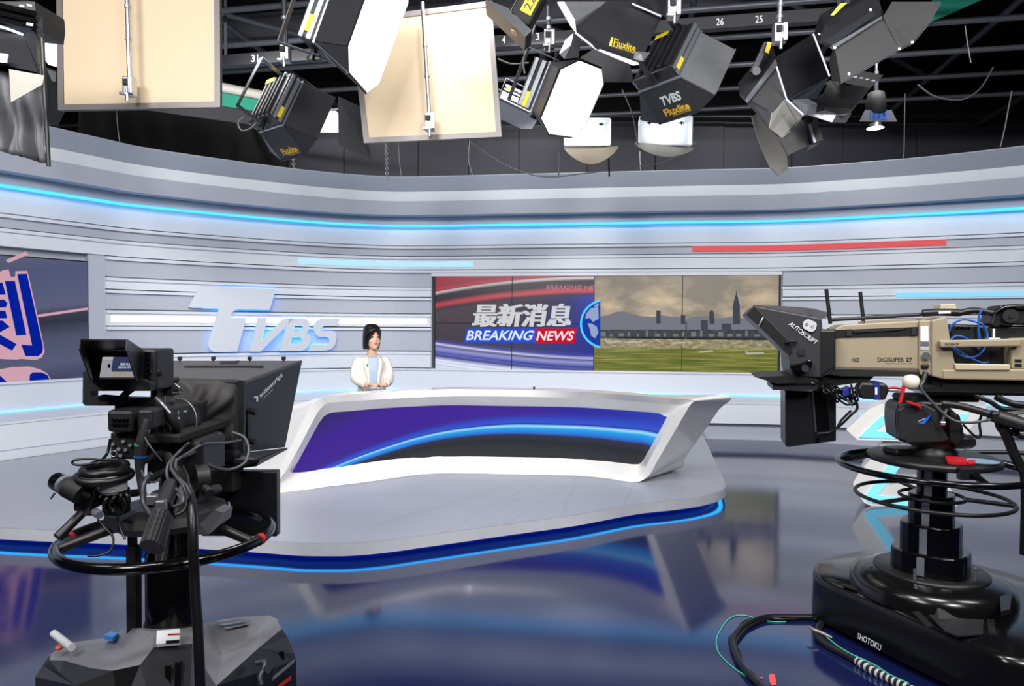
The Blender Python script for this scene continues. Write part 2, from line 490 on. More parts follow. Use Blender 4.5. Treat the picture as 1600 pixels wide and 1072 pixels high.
G_S = gl([(1440, 374), (1420, 438), (1300, 438), (1280, 455), (1285, 480), (1380, 480), (1405, 500), (1413, 545), (1400, 600), (1370, 635), (1320, 650), (1172, 655), (1192, 598), (1330, 598), (1352, 575), (1348, 545), (1325, 533), (1260, 533), (1225, 505), (1215, 465), (1222, 420), (1250, 388), (1290, 374)])
def glyph(name, pts, holes=()):
    for (mm, o, d, off, nm) in ((LM, 0.0, 0.03, 0, name), (LG, -0.075, 0.012, 1, 'backlight')):
        bm = bmesh.new(); loops = []
        for lp in [pts] + list(holes):
            cx = sum(p[0] for p in lp) / len(lp); cy = sum(p[1] for p in lp) / len(lp)
            if off: lp = [(cx + (x - cx) * 0.97, cy + (y - cy) * 0.97) for x, y in lp]
            vs = [bm.verts.new(PP(x, y, LP0 + LN * o, LN)) for x, y in lp]
            loops.append([bm.edges.new((vs[i], vs[(i + 1) % len(vs)])) for i in range(len(vs))])
        r = bmesh.ops.triangle_fill(bm, edges=[e for l in loops for e in l], use_beauty=True, normal=LN)
        fs = [f for f in r['geom'] if isinstance(f, bmesh.types.BMFace)]
        ex = bmesh.ops.extrude_face_region(bm, geom=fs)
        for v in ex['geom']:
            if isinstance(v, bmesh.types.BMVert): v.co -= LN * d
        bmesh.ops.recalc_face_normals(bm, faces=bm.faces[:])
        me = bpy.data.meshes.new(nm); bm.to_mesh(me); bm.free(); me.materials.append(mm)
        if nm != 'backlight': main = linked(nm, me, logo)
        else: linked(nm, me, main)
glyph('letter_t', G_T); glyph('letter_v', G_V); glyph('letter_b', G_B, (B_H1, B_H2)); glyph('letter_s', G_S)

# ---- video wall (4 x 2 screens) 
def ramp(nt, stops, fac, interp='LINEAR'):
    r = nt.nodes.new('ShaderNodeValToRGB'); cr = r.color_ramp; cr.interpolation = interp
    while len(cr.elements) < len(stops): cr.elements.new(0.5)
    for e, (p, c) in zip(cr.elements, stops): e.position = p; e.color = (*lin(c), 1)
    nt.links.new(fac, r.inputs[0]); return r.outputs[0]
def mth(nt, op, a, b=None, c=None, clamp=False):
    n = nt.nodes.new('ShaderNodeMath'); n.operation = op; n.use_clamp = clamp
    for i, v in enumerate((a, b, c)):
        if v is None: continue
        if isinstance(v, (int, float)): n.inputs[i].default_value = v
        else: nt.links.new(v, n.inputs[i])
    return n.outputs[0]
def screen_mat(name, build, strength=1.0, rough=0.25):
    m = bpy.data.materials.new(name); m.use_nodes = True; nt = m.node_tree
    b = nt.nodes['Principled BSDF']; b.inputs['Base Color'].default_value = (0.01, 0.01, 0.012, 1); b.inputs['Roughness'].default_value = rough
    uv = nt.nodes.new('ShaderNodeUVMap'); sp = nt.nodes.new('ShaderNodeSeparateXYZ'); nt.links.new(uv.outputs[0], sp.inputs[0])
    col = build(nt, sp.outputs[0], sp.outputs[1], uv.outputs[0])
    nt.links.new(col, b.inputs['Emission Color']); b.inputs['Emission Strength'].default_value = strength
    return m
def mixc(nt, f, a, b, blend='MIX'):
    n = nt.nodes.new('ShaderNodeMix'); n.data_type = 'RGBA'; n.blend_type = blend
    for i, v in ((0, f), (6, a), (7, b)):
        if isinstance(v, (int, float)): n.inputs[i].default_value = v
        elif isinstance(v, tuple): n.inputs[i].default_value = (*lin(v), 1)
        else: nt.links.new(v, n.inputs[i])
    return n.outputs[2]
def noise(nt, vec, sx, sy, scale=1.0, detail=4, rough=0.6):
    mp = nt.nodes.new('ShaderNodeMapping'); mp.inputs['Scale'].default_value = (sx, sy, 1); nt.links.new(vec, mp.inputs[0])
    n = nt.nodes.new('ShaderNodeTexNoise'); n.inputs['Scale'].default_value = scale; n.inputs['Detail'].default_value = detail; n.inputs['Roughness'].default_value = rough
    nt.links.new(mp.outputs[0], n.inputs['Vector']); return n.outputs['Fac']

def news_bg(nt, u, v, uv):
    # u,v in 0..1 over the left half of the wall
    # top swoosh: distance below an arc rising to the right
    t = mth(nt, 'ADD', v, mth(nt, 'MULTIPLY', mth(nt, 'POWER', mth(nt, 'SUBTRACT', 1.0, u), 2.0), 0.16))
    streak = noise(nt, uv, 1.2, 1, 1)
    cmb = nt.nodes.new('ShaderNodeCombineXYZ'); nt.links.new(mth(nt, 'MULTIPLY', u, 0.6), cmb.inputs[0]); nt.links.new(mth(nt, 'MULTIPLY', t, 26.0), cmb.inputs[1])
    n = nt.nodes.new('ShaderNodeTexNoise'); n.inputs['Scale'].default_value = 1.0; n.inputs['Detail'].default_value = 5; nt.links.new(cmb.outputs[0], n.inputs['Vector'])
    top = ramp(nt, [(0.0, (28, 22, 40)), (0.64, (54, 44, 52)), (0.72, (60, 60, 110)), (0.76, (52, 44, 54)), (0.80, (220, 70, 84)), (0.84, (60, 46, 56)), (0.90, (56, 44, 52)), (0.93, (235, 235, 240)), (0.94, (190, 64, 78)), (1.0, (170, 56, 70))], mth(nt, 'DIVIDE', t, 1.06))
    top = mixc(nt, ramp(nt, [(0.35, (0, 0, 0)), (0.75, (255, 255, 255))], n.outputs['Fac']), mixc(nt, 0.45, top, (30, 22, 34)), top)
    # bottom swoosh bending down to the right
    t2 = mth(nt, 'SUBTRACT', v, mth(nt, 'MULTIPLY', mth(nt, 'POWER', mth(nt, 'SUBTRACT', 1.0, u), 1.6), 0.14))
    bot = ramp(nt, [(0.0, (230, 235, 250)), (0.04, (20, 34, 110)), (0.08, (40, 60, 160)), (0.12, (150, 150, 200)), (0.15, (60, 56, 110)), (0.17, (225, 228, 245)), (0.19, (30, 50, 190)), (0.30, (14, 24, 80)), (0.5, (20, 20, 50))], mth(nt, 'ADD', t2, 0.03))
    cmb2 = nt.nodes.new('ShaderNodeCombineXYZ'); nt.links.new(mth(nt, 'MULTIPLY', u, 0.7), cmb2.inputs[0]); nt.links.new(mth(nt, 'MULTIPLY', t2, 40.0), cmb2.inputs[1])
    n2 = nt.nodes.new('ShaderNodeTexNoise'); n2.inputs['Scale'].default_value = 1.0; n2.inputs['Detail'].default_value = 6; nt.links.new(cmb2.outputs[0], n2.inputs['Vector'])
    bot = mixc(nt, ramp(nt, [(0.4, (0, 0, 0)), (0.65, (200, 200, 200))], n2.outputs['Fac']), bot, (130, 135, 200))
    # middle: grey on the left to deep blue on the right
    mid = ramp(nt, [(0.0, (78, 66, 70)), (0.35, (62, 50, 58)), (0.66, (42, 22, 50)), (0.85, (24, 26, 96)), (1.0, (20, 50, 170))], u)
    midd = mixc(nt, mth(nt, 'MULTIPLY', mth(nt, 'SUBTRACT', v, 0.35), 3.0, clamp=True), mixc(nt, mth(nt, 'POWER', u, 2.0), (62, 54, 66), (16, 34, 140)), mid)
    c = mixc(nt, mth(nt, 'MULTIPLY', mth(nt, 'SUBTRACT', t, 0.76), 14.0, clamp=True), midd, top)
    c = mixc(nt, mth(nt, 'MULTIPLY', mth(nt, 'SUBTRACT', 0.2, t2), 14.0, clamp=True), c, bot)
    return c
def city_bg(nt, u, v, uv):
    cl = noise(nt, uv, 3.0, 3.2, 1.3, 6, 0.55)
    sky = mixc(nt, ramp(nt, [(0.42, (0, 0, 0)), (0.66, (255, 255, 255))], cl), (140, 132, 116), (214, 192, 160))
    sky = mixc(nt, mth(nt, 'MULTIPLY', mth(nt, 'SUBTRACT', v, 0.72), 2.2, clamp=True), sky, (118, 112, 104))
    st = noise(nt, uv, 3.0, 60.0, 1.0, 5, 0.6)
    grass = ramp(nt, [(0.3, (70, 84, 20)), (0.5, (110, 116, 34)), (0.7, (170, 165, 80))], st)
    tar = noise(nt, uv, 26.0, 34.0, 1.0, 6, 0.7)
    tarmac = ramp(nt, [(0.3, (80, 78, 60)), (0.5, (150, 140, 104)), (0.7, (214, 198, 150))], tar)
    tree = ramp(nt, [(0.3, (26, 28, 30)), (0.55, (56, 58, 56)), (0.75, (104, 106, 104))], noise(nt, uv, 40, 26, 1.0, 6, 0.7))
    c = mixc(nt, mth(nt, 'MULTIPLY', mth(nt, 'SUBTRACT', 0.255, v), 60.0, clamp=True), tarmac, grass)
    c2 = mixc(nt, mth(nt, 'MULTIPLY', mth(nt, 'SUBTRACT', v, 0.34), 60.0, clamp=True), c, tree)
    edge = mth(nt, 'ADD', 0.50, mth(nt, 'MULTIPLY', noise(nt, uv, 9, 0.01, 1.0, 5), 0.05))
    return mixc(nt, mth(nt, 'MULTIPLY', mth(nt, 'SUBTRACT', v, edge), 60.0, clamp=True), c2, sky)
NEWSM = screen_mat('news_graphic', news_bg, 1.0)
CITYM = screen_mat('city_view', city_bg, 0.9)
VZ0, VZ1 = 0.80, 2.165
VA = wpt(widx(680.5), 0.0); VB = wpt(widx(1216), 0.0)
VA = P(680.5, 500, VA.y); VB = P(1216, 500, VB.y); VA.z = VB.z = 0
vu = (VB - VA); VWID = vu.length; vun = vu.normalized(); VN = Vector((vun.y, -vun.x, 0))
VA = VA + VN * 0.03; VB = VB + VN * 0.03
def vpt(u, v, o=0.0): return VA + vun * (VWID * u) + VN * o + Vector((0, 0, VZ0 + (VZ1 - VZ0) * v))
vw = empty('video_wall', vpt(0.5, 0), 'wide video wall of eight screens showing breaking news and a city view', 'video wall')
mb = MB(); mb.prism([vpt(-0.004, -0.012, -0.03), vpt(1.004, -0.012, -0.03), vpt(1.004, 1.012, -0.03), vpt(-0.004, 1.012, -0.03)], VN * 0.012)
for (a, b) in (((-0.004, -0.012), (1.004, 0.0)), ((-0.004, 1.0), (1.004, 1.012)), ((-0.004, 0), (0.0, 1)), ((1.0, 0), (1.004, 1))):
    mb.prism([vpt(a[0], a[1], -0.02), vpt(b[0], a[1], -0.02), vpt(b[0], b[1], -0.02), vpt(a[0], b[1], -0.02)], VN * 0.028)
mb.build('frame', mat('screen_frame', (30, 30, 36), 0.4), vw)
def quad_uv(name, corners, uvs, m, parent, grid=1):
    me = bpy.data.meshes.new(name)
    back = [Vector(c) - ((Vector(corners[1]) - Vector(corners[0])).cross(Vector(corners[3]) - Vector(corners[0])).normalized()) * 0.01 for c in corners]
    me.from_pydata([tuple(c) for c in corners] + [tuple(b) for b in back], [], [(0, 1, 2, 3), (7, 6, 5, 4), (0, 4, 5, 1), (1, 5, 6, 2), (2, 6, 7, 3), (3, 7, 4, 0)])
    uvl = me.uv_layers.new(name='UVMap')
    allu = list(uvs) + list(uvs)
    for lp in me.loops: uvl.data[lp.index].uv = allu[lp.vertex_index]
    me.materials.append(m); me.update()
    return linked(name, me, parent)
USPL = [0.0, 0.2355, 0.479, 0.7325, 1.0]
for c in range(4):
    for r in range(2):
        g = 0.0012
        u0, u1, v0, v1 = USPL[c] + g, USPL[c + 1] - g, r * 0.5 + g * 2, (r + 1) * 0.5 - g * 2
        half = 0 if c < 2 else 1
        f = (lambda u: u / USPL[2]) if half == 0 else (lambda u: (u - USPL[2]) / (1 - USPL[2]))
        quad_uv('screen', [vpt(u0, v0), vpt(u1, v0), vpt(u1, v1), vpt(u0, v1)], [(f(u0), v0), (f(u1), v0), (f(u1), v1), (f(u0), v1)], NEWSM if half == 0 else CITYM, vw)
# what the screens show, as thin picture layers on the screen faces
def vpx(x, y, o=0.002):
    # zoom pixel (660,420 scale 2.7586) -> wall
    px = 660 + x / 2.7586; py = 420 + y / 2.7586
    q = PP(px, py, VA + VN * o, VN)
    uu = (q - VA).dot(vun) / VWID
    return q
def layer(name, polys, m, o=0.002):
    mb = MB()
    for p in polys: mb.prism([vpx(x, y, o) for x, y in p], -VN * 0.0015)
    return mb.build(name, m, vw)
SILV = emis('screen_silver', (208, 210, 214), 1.0)
mb = MB()
for dx in (0, 3, 6, 9):
    text_quad(mb, '最新消息', vpx(211 + dx, 250, .002 + dx * .0001), vpx(632 + dx, 250, .002 + dx * .0001), vpx(646 + dx, 150, .002 + dx * .0001), vpx(225 + dx, 150, .002 + dx * .0001), bold=0.012)
mb.build('chinese_headline', SILV, vw)
layer('blue_banner', [[(180, 318), (486, 318), (492, 258), (190, 258)]], emis('screen_banner_blue', (40, 84, 206), 1.0))
layer('red_banner', [[(484, 320), (658, 320), (664, 258), (492, 258)]], emis('screen_banner_red', (206, 20, 40), 1.0))
mb = MB(); text_quad(mb, 'BREAKING', vpx(188, 308, 0.004), vpx(468, 308, 0.004), vpx(486, 266, 0.004), vpx(198, 266, 0.004), bold=0.022)
text_quad(mb, 'NEWS', vpx(490, 310, 0.004), vpx(646, 310, 0.004), vpx(658, 268, 0.004), vpx(500, 268, 0.004), bold=0.022); mb.build('english_headline', emis('screen_white', (228, 232, 240), 1.0), vw)
mb = MB(); text_quad(mb, 'BREAKING NEV', vpx(532, 90), vpx(758, 90), vpx(762, 72), vpx(536, 72), bold=0.01); mb.build('ticker_text', emis('screen_pink', (196, 130, 146), 1.0), vw)
# globe cut by the panel edge
def arc(cx, cy, r, a0, a1, n=28): return [(cx + math.cos(R(a0 + (a1 - a0) * i / n)) * r, cy - math.sin(R(a0 + (a1 - a0) * i / n)) * r) for i in range(n + 1)]
gcx, gcy = 785, 238
a = math.degrees(math.acos((762 - gcx) / 106.0))
layer('globe_disc', [arc(gcx, gcy, 98, a - 2, 360 - a + 2)], emis('screen_globe_sea', (30, 62, 160), 1.0), 0.002)
ro = arc(gcx, gcy, 106, a, 360 - a); ri = arc(gcx, gcy, 97, a - 2, 360 - a + 2)
layer('globe_rim', [[ro[i], ro[i + 1], ri[i + 1], ri[i]] for i in range(28)], emis('screen_globe_rim', (70, 190, 250), 1.3), 0.004)
layer('globe_land', [[(705, 195), (725, 170), (758, 165), (760, 215), (735, 230), (722, 212), (702, 215)], [(712, 235), (730, 236), (752, 250), (758, 275), (745, 300), (728, 290), (722, 262)], [(740, 158), (760, 148), (760, 160), (745, 168)]], emis('screen_globe_land', (150, 165, 200), 1.0), 0.0035)
# city picture: mountains, towers, aircraft
layer('mountain', [[(766, 262), (766, 205), (800, 200), (835, 186), (870, 183), (905, 196), (940, 204), (990, 208), (1030, 200), (1070, 206), (1110, 208), (1134, 212), (1134, 262)],
                   [(1140, 262), (1140, 214), (1180, 206), (1225, 204), (1270, 214), (1310, 210), (1345, 206), (1400, 216), (1440, 222), (1480, 236), (1520, 240), (1524, 262)]], emis('screen_mountain', (124, 126, 138), 0.9), 0.001)
TW = emis('screen_tower', (72, 76, 88), 0.9)
layer('skyscraper', [[(1338, 240), (1338, 152), (1342, 150), (1340, 140), (1344, 138), (1346, 122), (1350, 116), (1353, 90), (1356, 116), (1360, 122), (1362, 138), (1366, 140), (1364, 150), (1368, 152), (1370, 240)]], TW, 0.002)
layer('office_towers', [[(1238, 240), (1236, 186), (1246, 178), (1256, 186), (1260, 240)], [(1008, 236), (1008, 180), (1027, 180), (1027, 236)], [(1114, 240), (1114, 200), (1133, 200), (1133, 240)], [(1200, 262), (1200, 222), (1230, 222), (1230, 262)], [(1290, 262), (1290, 236), (1330, 236), (1330, 262)]], TW, 0.0025)
rb = random.Random(9); pb = []; pl = []
for i in range(58):
    x = 768 + i * 13; 
    if 1130 < x < 1140: continue
    h = rb.choice((3, 6, 9, 14, 20)); w = rb.choice((10, 14, 22)); x1 = min(x + w, 1132 if x < 1134 else 1524)
    (pb if i % 3 else pl).append([(x, 292), (x, 286 - h), (x1, 286 - h), (x1, 292)])
layer('low_buildings', pb, emis('screen_building_dark', (74, 80, 88), 0.9), 0.0025)
layer('pale_buildings', pl, emis('screen_building_pale', (118, 124, 132), 0.9), 0.003)
mb = MB()
PLN = emis('screen_aircraft', (186, 188, 176), 0.9)
layer('aircraft', [[(790, 296), (797, 312), (850, 310), (858, 316), (800, 321), (786, 312)], [(872, 312), (878, 316), (892, 312), (895, 304), (899, 312), (945, 312), (955, 318), (890, 322), (870, 318)],
                   [(1190, 356), (1250, 350), (1256, 356), (1196, 362)], [(1392, 362), (1396, 350), (1402, 361), (1470, 360), (1476, 366), (1400, 370)], [(1090, 316), (1132, 314), (1132, 322), (1094, 322)]], PLN, 0.003)
layer('terminal_roof', [[(840, 300), (840, 292), (1132, 296), (1132, 304)], [(1140, 304), (1140, 296), (1500, 300), (1500, 308)]], emis('screen_terminal', (44, 48, 54), 0.9), 0.002)

# ---- left wall screen
SA = wpt(widx(-260), 0) ; SAi = widx(-260)
A0 = Vector((-5.47, 7.3, 0)); A1 = Vector((-5.0, 8.05, 0)); du = (A1 - A0).normalized(); SN = Vector((du.y, -du.x, 0))
S1 = PP(138, 500, A0 + SN * 0.035, SN); S1.z = 0; S0 = S1 - du * 3.64
def slp(u, v, o=0.0): return S0 + (S1 - S0) * u + SN * o + Vector((0, 0, 0.80 + 1.365 * v))
def left_bg(nt, u, v, uv):
    d = mth(nt, 'SUBTRACT', v, mth(nt, 'MULTIPLY', u, 0.35))
    c = ramp(nt, [(0.0, (60, 64, 96)), (0.10, (80, 84, 112)), (0.28, (70, 76, 100)), (0.40, (38, 40, 58)), (0.46, (48, 50, 68)), (0.52, (84, 88, 118)), (0.8, (74, 80, 112)), (1.0, (92, 96, 116))], mth(nt, 'ADD', mth(nt, 'MULTIPLY', d, 0.9), 0.25))
    return c
LEFTM = screen_mat('left_screen_graphic', left_bg, 1.0)
ls = empty('wall_screen', slp(0.5, 0), 'large wall screen with dark blue Chinese characters at left edge', 'screen')
mb = MB(); mb.prism([slp(-0.003, -0.01, -0.02), slp(1.003, -0.01, -0.02), slp(1.003, 1.01, -0.02), slp(-0.003, 1.01, -0.02)], SN * 0.012); mb.build('frame', mat('screen_frame', (30, 30, 36), 0.4), ls)
for c in range(3):
    for r in range(2):
        u0, u1 = c / 3 + 0.001, (c + 1) / 3 - 0.001; v0, v1 = r * 0.5 + 0.001, r * 0.5 + 0.499
        quad_uv('screen', [slp(u0, v0), slp(u1, v0), slp(u1, v1), slp(u0, v1)], [(u0, v0), (u1, v0), (u1, v1), (u0, v1)], LEFTM, ls)
def lz(x, y, o=0.002): return PP(x / 4.4667, 380 + y / 4.4667, S1 + SN * o, SN)
def llayer(name, polys, m, o=0.002):
    mb = MB()
    for p in polys: mb.prism([lz(x, y, o) for x, y in p], -SN * 0.001)
    return mb.build(name, m, ls)
PINK = emis('screen_pale_pink', (206, 160, 176), 1.0); NAVY = emis('screen_navy', (4, 32, 150), 1.0)
llayer('pink_streak', [[(255, 500), (614, 448), (614, 466), (265, 517)], [(40, 118), (180, 58), (200, 80), (60, 138)]], PINK)
llayer('glyph_outline', [[(-80, 230), (20, 190), (60, 182), (75, 235), (105, 235), (108, 195), (190, 193), (210, 270), (305, 710), (312, 760), (290, 800), (250, 816), (150, 808), (120, 812), (30, 810), (-80, 800)],
                         [(-80, 984), (-80, 900), (0, 880), (80, 866), (200, 860), (280, 880), (330, 910), (365, 966), (210, 972), (0, 986)]], PINK, 0.002)
llayer('glyph_shape', [[(120, 216), (188, 214), (300, 720), (296, 765), (268, 788), (178, 788), (148, 708), (224, 714)],
                       [(34, 264), (104, 264), (184, 640), (114, 646)],
                       [(-80, 270), (18, 276), (40, 360), (-80, 360)], [(-80, 390), (30, 395), (54, 420), (40, 448), (-80, 452)], [(-80, 470), (38, 472), (50, 524), (-80, 526)],
                       [(-80, 545), (18, 540), (68, 585), (0, 622), (-80, 640)], [(-80, 600), (0, 640), (116, 704), (84, 750), (-10, 700), (-80, 690)],
                       [(206, 968), (208, 920), (228, 902), (290, 902), (330, 920), (352, 962)], [(-80, 980), (-80, 920), (0, 924), (50, 970), (50, 978)]], NAVY, 0.0035)

# ================================================================ PLATFORM AND DESK
PZ0 = 0.12
edge_px = [(-230, 812), (-100, 819), (0, 825.4), (84, 829.4), (160, 832), (300, 839), (420, 846.6), (466, 850), (513, 850.7), (551, 850), (606, 845.3), (662, 837.8), (700, 832.8), (800, 819), (900, 805.7), (993, 789), (1049, 783), (1087, 778), (1114, 772), (1128, 766.5), (1133.5, 759.5), (1132, 751.5), (1118, 723), (1101.5, 686)]
edge = [PZ(x, y, PZ0) for x, y in edge_px]
edge = crs(edge[:-2], 4) + edge[-2:]
far = edge[-1] + (edge[-1] - edge[-2]).normalized() * 0.35
nE = len(edge)
s_far = widx(1085)
back = [far] + [wpt(s_far * (1 - k / 12), 0.905, PZ0) for k in range(13)]
outline = edge + back
def inset(path, d):
    out = []
    for i, p in enumerate(path):
        a = path[i - 1] if i else path[0]; b = path[min(i + 1, len(path) - 1)]
        t = (b - a).normalized(); n = Vector((-t.y, t.x, 0)); out.append(p + n * d)
    return out
edge_in = inset(edge, 0.09); edge_led = inset(edge, 0.02); edge_led2 = inset(edge, 0.052)
PLM = mat('platform_floor', (158, 162, 174), 0.35, noise=0.05, nscale=2)
LIPM = mat('platform_edge', (186, 187, 195), 0.45, noise=0.1, nscale=14)
platform = empty('stage_platform', (0, 6, 0), 'low grey stage platform with curved edge under the news desk', 'platform')
mb = MB()
mb.raw([p for p in outline], [tuple(range(len(outline)))], 0)
lowo = [Vector((p.x, p.y, 0.06)) for p in outline]
mb.raw(lowo, [tuple(range(len(lowo)))[::-1]], 0)
for k in range(nE - 1, len(outline) - 1):
    mb.raw([outline[k], outline[k + 1], lowo[k + 1], lowo[k]], [(0, 1, 2, 3)], 0)
# seams of the floor sheets: thin raised joints
mb.build('deck', PLM, platform)
mb = MB()
for i in range(nE - 1):
    a, b = edge[i], edge[i + 1]; ai = Vector((a.x, a.y, PZ0 - 0.072)); bi = Vector((b.x, b.y, PZ0 - 0.072))
    mb.raw([a, b, bi, ai], [(0, 1, 2, 3)], 0, True)
mb.build('edge_trim', LIPM, platform, weld=True)
mb = MB()
for i in range(nE - 1):
    a, b = edge_in[i], edge_in[i + 1]
    mb.raw([Vector((a.x, a.y, 0.0)), Vector((b.x, b.y, 0.0)), Vector((b.x, b.y, 0.06)), Vector((a.x, a.y, 0.06))], [(0, 1, 2, 3)], 0, True)
mb.build('kick_board', mat('kick_painted_blue_glow', (6, 30, 140), 0.35), platform, weld=True)  # LED glow on the recess board painted in as blue
mb = MB()
for i in range(nE - 1):
    a, b, c, d = edge_led[i], edge_led[i + 1], edge_led2[i + 1], edge_led2[i]
    mb.raw([Vector((q.x, q.y, 0.061)) for q in (a, b, c, d)] + [Vector((q.x, q.y, 0.052)) for q in (a, b, c, d)], [(0, 1, 2, 3), (7, 6, 5, 4), (0, 4, 5, 1), (2, 6, 7, 3)], 0)
mb.build('light_strip', emis('led_platform', (40, 165, 255), 4.2), platform)
mb = MB()
def seam(x0, y0, x1, y1):
    a = PZ(x0, y0, PZ0 + 0.0008); b = PZ(x1, y1, PZ0 + 0.0008); t = (b - a).normalized(); n = Vector((-t.y, t.x, 0)) * 0.0014
    mb.raw([a - n, b - n, b + n, a + n], [(0, 1, 2, 3)], 0)
for q in ((475, 812, 560, 770), (575, 825, 830, 748), (690, 834, 850, 748), (790, 820, 905, 745), (880, 800, 900, 752), (975, 790, 990, 756), (560, 770, 900, 786), (100, 795, 300, 720), (190, 830, 420, 775)): seam(*q)
for i in range(0, nE - 4):
    a, b = inset(edge, 0.012)[i], inset(edge, 0.012)[i + 1]; n = Vector((-(b - a).y, (b - a).x, 0)).normalized() * 0.0018
    mb.raw([a - n + Vector((0, 0, .001)), b - n + Vector((0, 0, .001)), b + n + Vector((0, 0, .001)), a + n + Vector((0, 0, .001))], [(0, 1, 2, 3)], 0)
mb.build('seam', mat('seam_dark', (134, 137, 148), 0.6), platform)

# ---- desk
desk = empty('news_desk', (0, 6.1, PZ0), 'long white curved news desk with a blue arc graphic screen front', 'desk')
ZD = 0.89
def top(px, py, z=ZD): return PZ(px, py, z)
# ribbon: outer loop O, inner loop I (front frame), screen loop S (recessed), same count
# bottom, left to right
O = [PZ(*q, PZ0 + 0.002) for q in [(421, 772), (500, 762), (560, 755), (606, 748.5), (644, 743), (680, 740.3), (740, 740), (809, 741.5), (860, 742.3), (912, 744), (950, 748), (975, 752)]]
O += [PZ(993, 753.3, PZ0 + 0.004), PZ(1004, 750.4, PZ0 + 0.02)]
I = [PZ(*q, PZ0 + 0.035) for q in [(433, 764), (505, 753.5), (560, 746.5), (606, 741.5), (644, 736.2), (680, 733.2), (740, 733.6), (809, 734.5), (860, 735.4), (912, 737), (950, 740.7), (972, 744.3)]]
I += [PZ(988, 745.3, PZ0 + 0.04), PZ(998, 743, PZ0 + 0.05)]
# right end rises: heights and depths interpolate between the floor corner and the top corner
bO = O[-1]; tO = top(1083.7, 625.4)
def lerp_px(a, b, pxs):
    out = []
    for (x, y, t) in pxs:
        Y = a.y * (1 - t) + b.y * t; out.append(P(x, y, Y))
    return out
O += lerp_px(bO, tO, [(1015.7, 741, .1), (1026.8, 720.6, .24), (1049, 683, .53), (1077, 635, .93), (1083.7, 625.4, 1)])
bI = I[-1]; tI = top(1062.5, 633.5, ZD - 0.055)
I += lerp_px(bI, tI, [(1006, 735, .08), (1014, 720, .24), (1032, 687, .53), (1057, 642, .93), (1062.5, 633.5, 1)])
# top, right to left
topO = [(1050, 622.5), (1000, 618.3), (950, 614.7), (900, 612.0), (830, 610), (760, 608.8), (700, 608.5), (640, 610.6), (590, 613.5), (550, 616.4), (515, 618.4)]
topI = [(1040, 631.5), (1000, 627.5), (950, 623.8), (900, 621.5), (830, 620.2), (760, 619.2), (700, 619.2), (640, 621.4), (590, 624.3), (550, 627), (520, 629)]
O += [top(*q) for q in topO]; I += [top(q[0], q[1], ZD - 0.058) for q in topI]
tO2 = O[-1]; tI2 = I[-1]
bO2 = O[0]; bI2 = I[0]
O += lerp_px(tO2, bO2, [(502, 622, .04), (489, 632, .1), (480, 646, .16), (456, 694, .5), (436, 735, .76)])
I += lerp_px(tI2, bI2, [(508, 632, .04), (499, 641, .1), (492, 652, .16), (470, 694, .5), (448, 734, .76)])
n = len(O)
# screen loop
Spx_b = [(455.8, 738.5), (509, 732), (560, 725), (606, 718.5), (644, 715), (680, 713.2), (740, 713.4), (809, 714.4), (860, 715.4), (912, 717.5), (950, 721), (975, 724), (990, 725.6), (999, 724.5)]
Spx_r = [(1005, 719), (1010.5, 709), (1023, 687.5), (1041, 654), (1045, 647.5)]
Spx_t = [(1030, 646), (1000, 643.2), (950, 639.5), (900, 636.4), (830, 635), (760, 634), (700, 633.2), (640, 635.5), (590, 638.6), (550, 642.2), (519, 644.6)]
Spx_l = [(510, 647), (504, 652), (498, 661), (478, 698), (465, 722)]
Sall = Spx_b + Spx_r + Spx_t + Spx_l
assert len(Sall) == n and len(I) == n, (len(Sall), len(I), n)
S = []
for k, (x, y) in enumerate(Sall):
    t = (CAMH - I[k].z)
    # recessed 0.12 m behind the inner edge
    S.append(P(x, y, I[k].y + 0.13))
def dens_loop(L): return crs([Vector(p) for p in L], 4, closed=True)
Od, Id, Sd = dens_loop(O), dens_loop(I), dens_loop(S); nd = len(Od)
qd = [(i, (i + 1) % nd, nd + (i + 1) % nd, nd + i) for i in range(nd)]
mb = MB(); mb.raw(Od + Id, qd, 0, True); mb.raw(Id + Sd, qd, 0, True)
mb.build('front_frame', DESKW, desk)
# back loop: shell going backwards
tr = top(1139, 618); br = PZ(1058, 733.6, PZ0 + 0.01)
tl = top(474, 611); bl = Vector((-2.35, 5.95, PZ0 + 0.002))
Bk = []
for k in range(n):
    p = O[k]
    if k < 12:
        a = k / 11.0; Bk.append(Vector((bl.x + (br.x - bl.x) * a, p.y + 0.5 + 0.0 * a, PZ0 + 0.004)) if 0 < k < 11 else (bl if k == 0 else p.lerp(br, 0.9)))
    elif k < 19:
        t = (k - 12) / 6.0; Bk.append(br.lerp(tr, t))
    elif k < 30:
        Bk.append(Vector((p.x, p.y + 0.38, ZD - 0.012)))
    else:
        t = (k - 29) / 6.0; Bk.append(tl.lerp(bl, min(1, t)))
Bk[0] = bl
for j, k in enumerate((1, 2, 3, 4, 5, 6, 7, 8, 9, 10, 11)): Bk[k] = Vector((O[k].x * 1.02 + 0.02, O[k].y + 0.45, PZ0 + 0.004))
mb = MB()
Bd = dens_loop(Bk); mb.raw(Od + Bd, qd, 0, True)
mb.build('outer_shell', DESKW, desk)
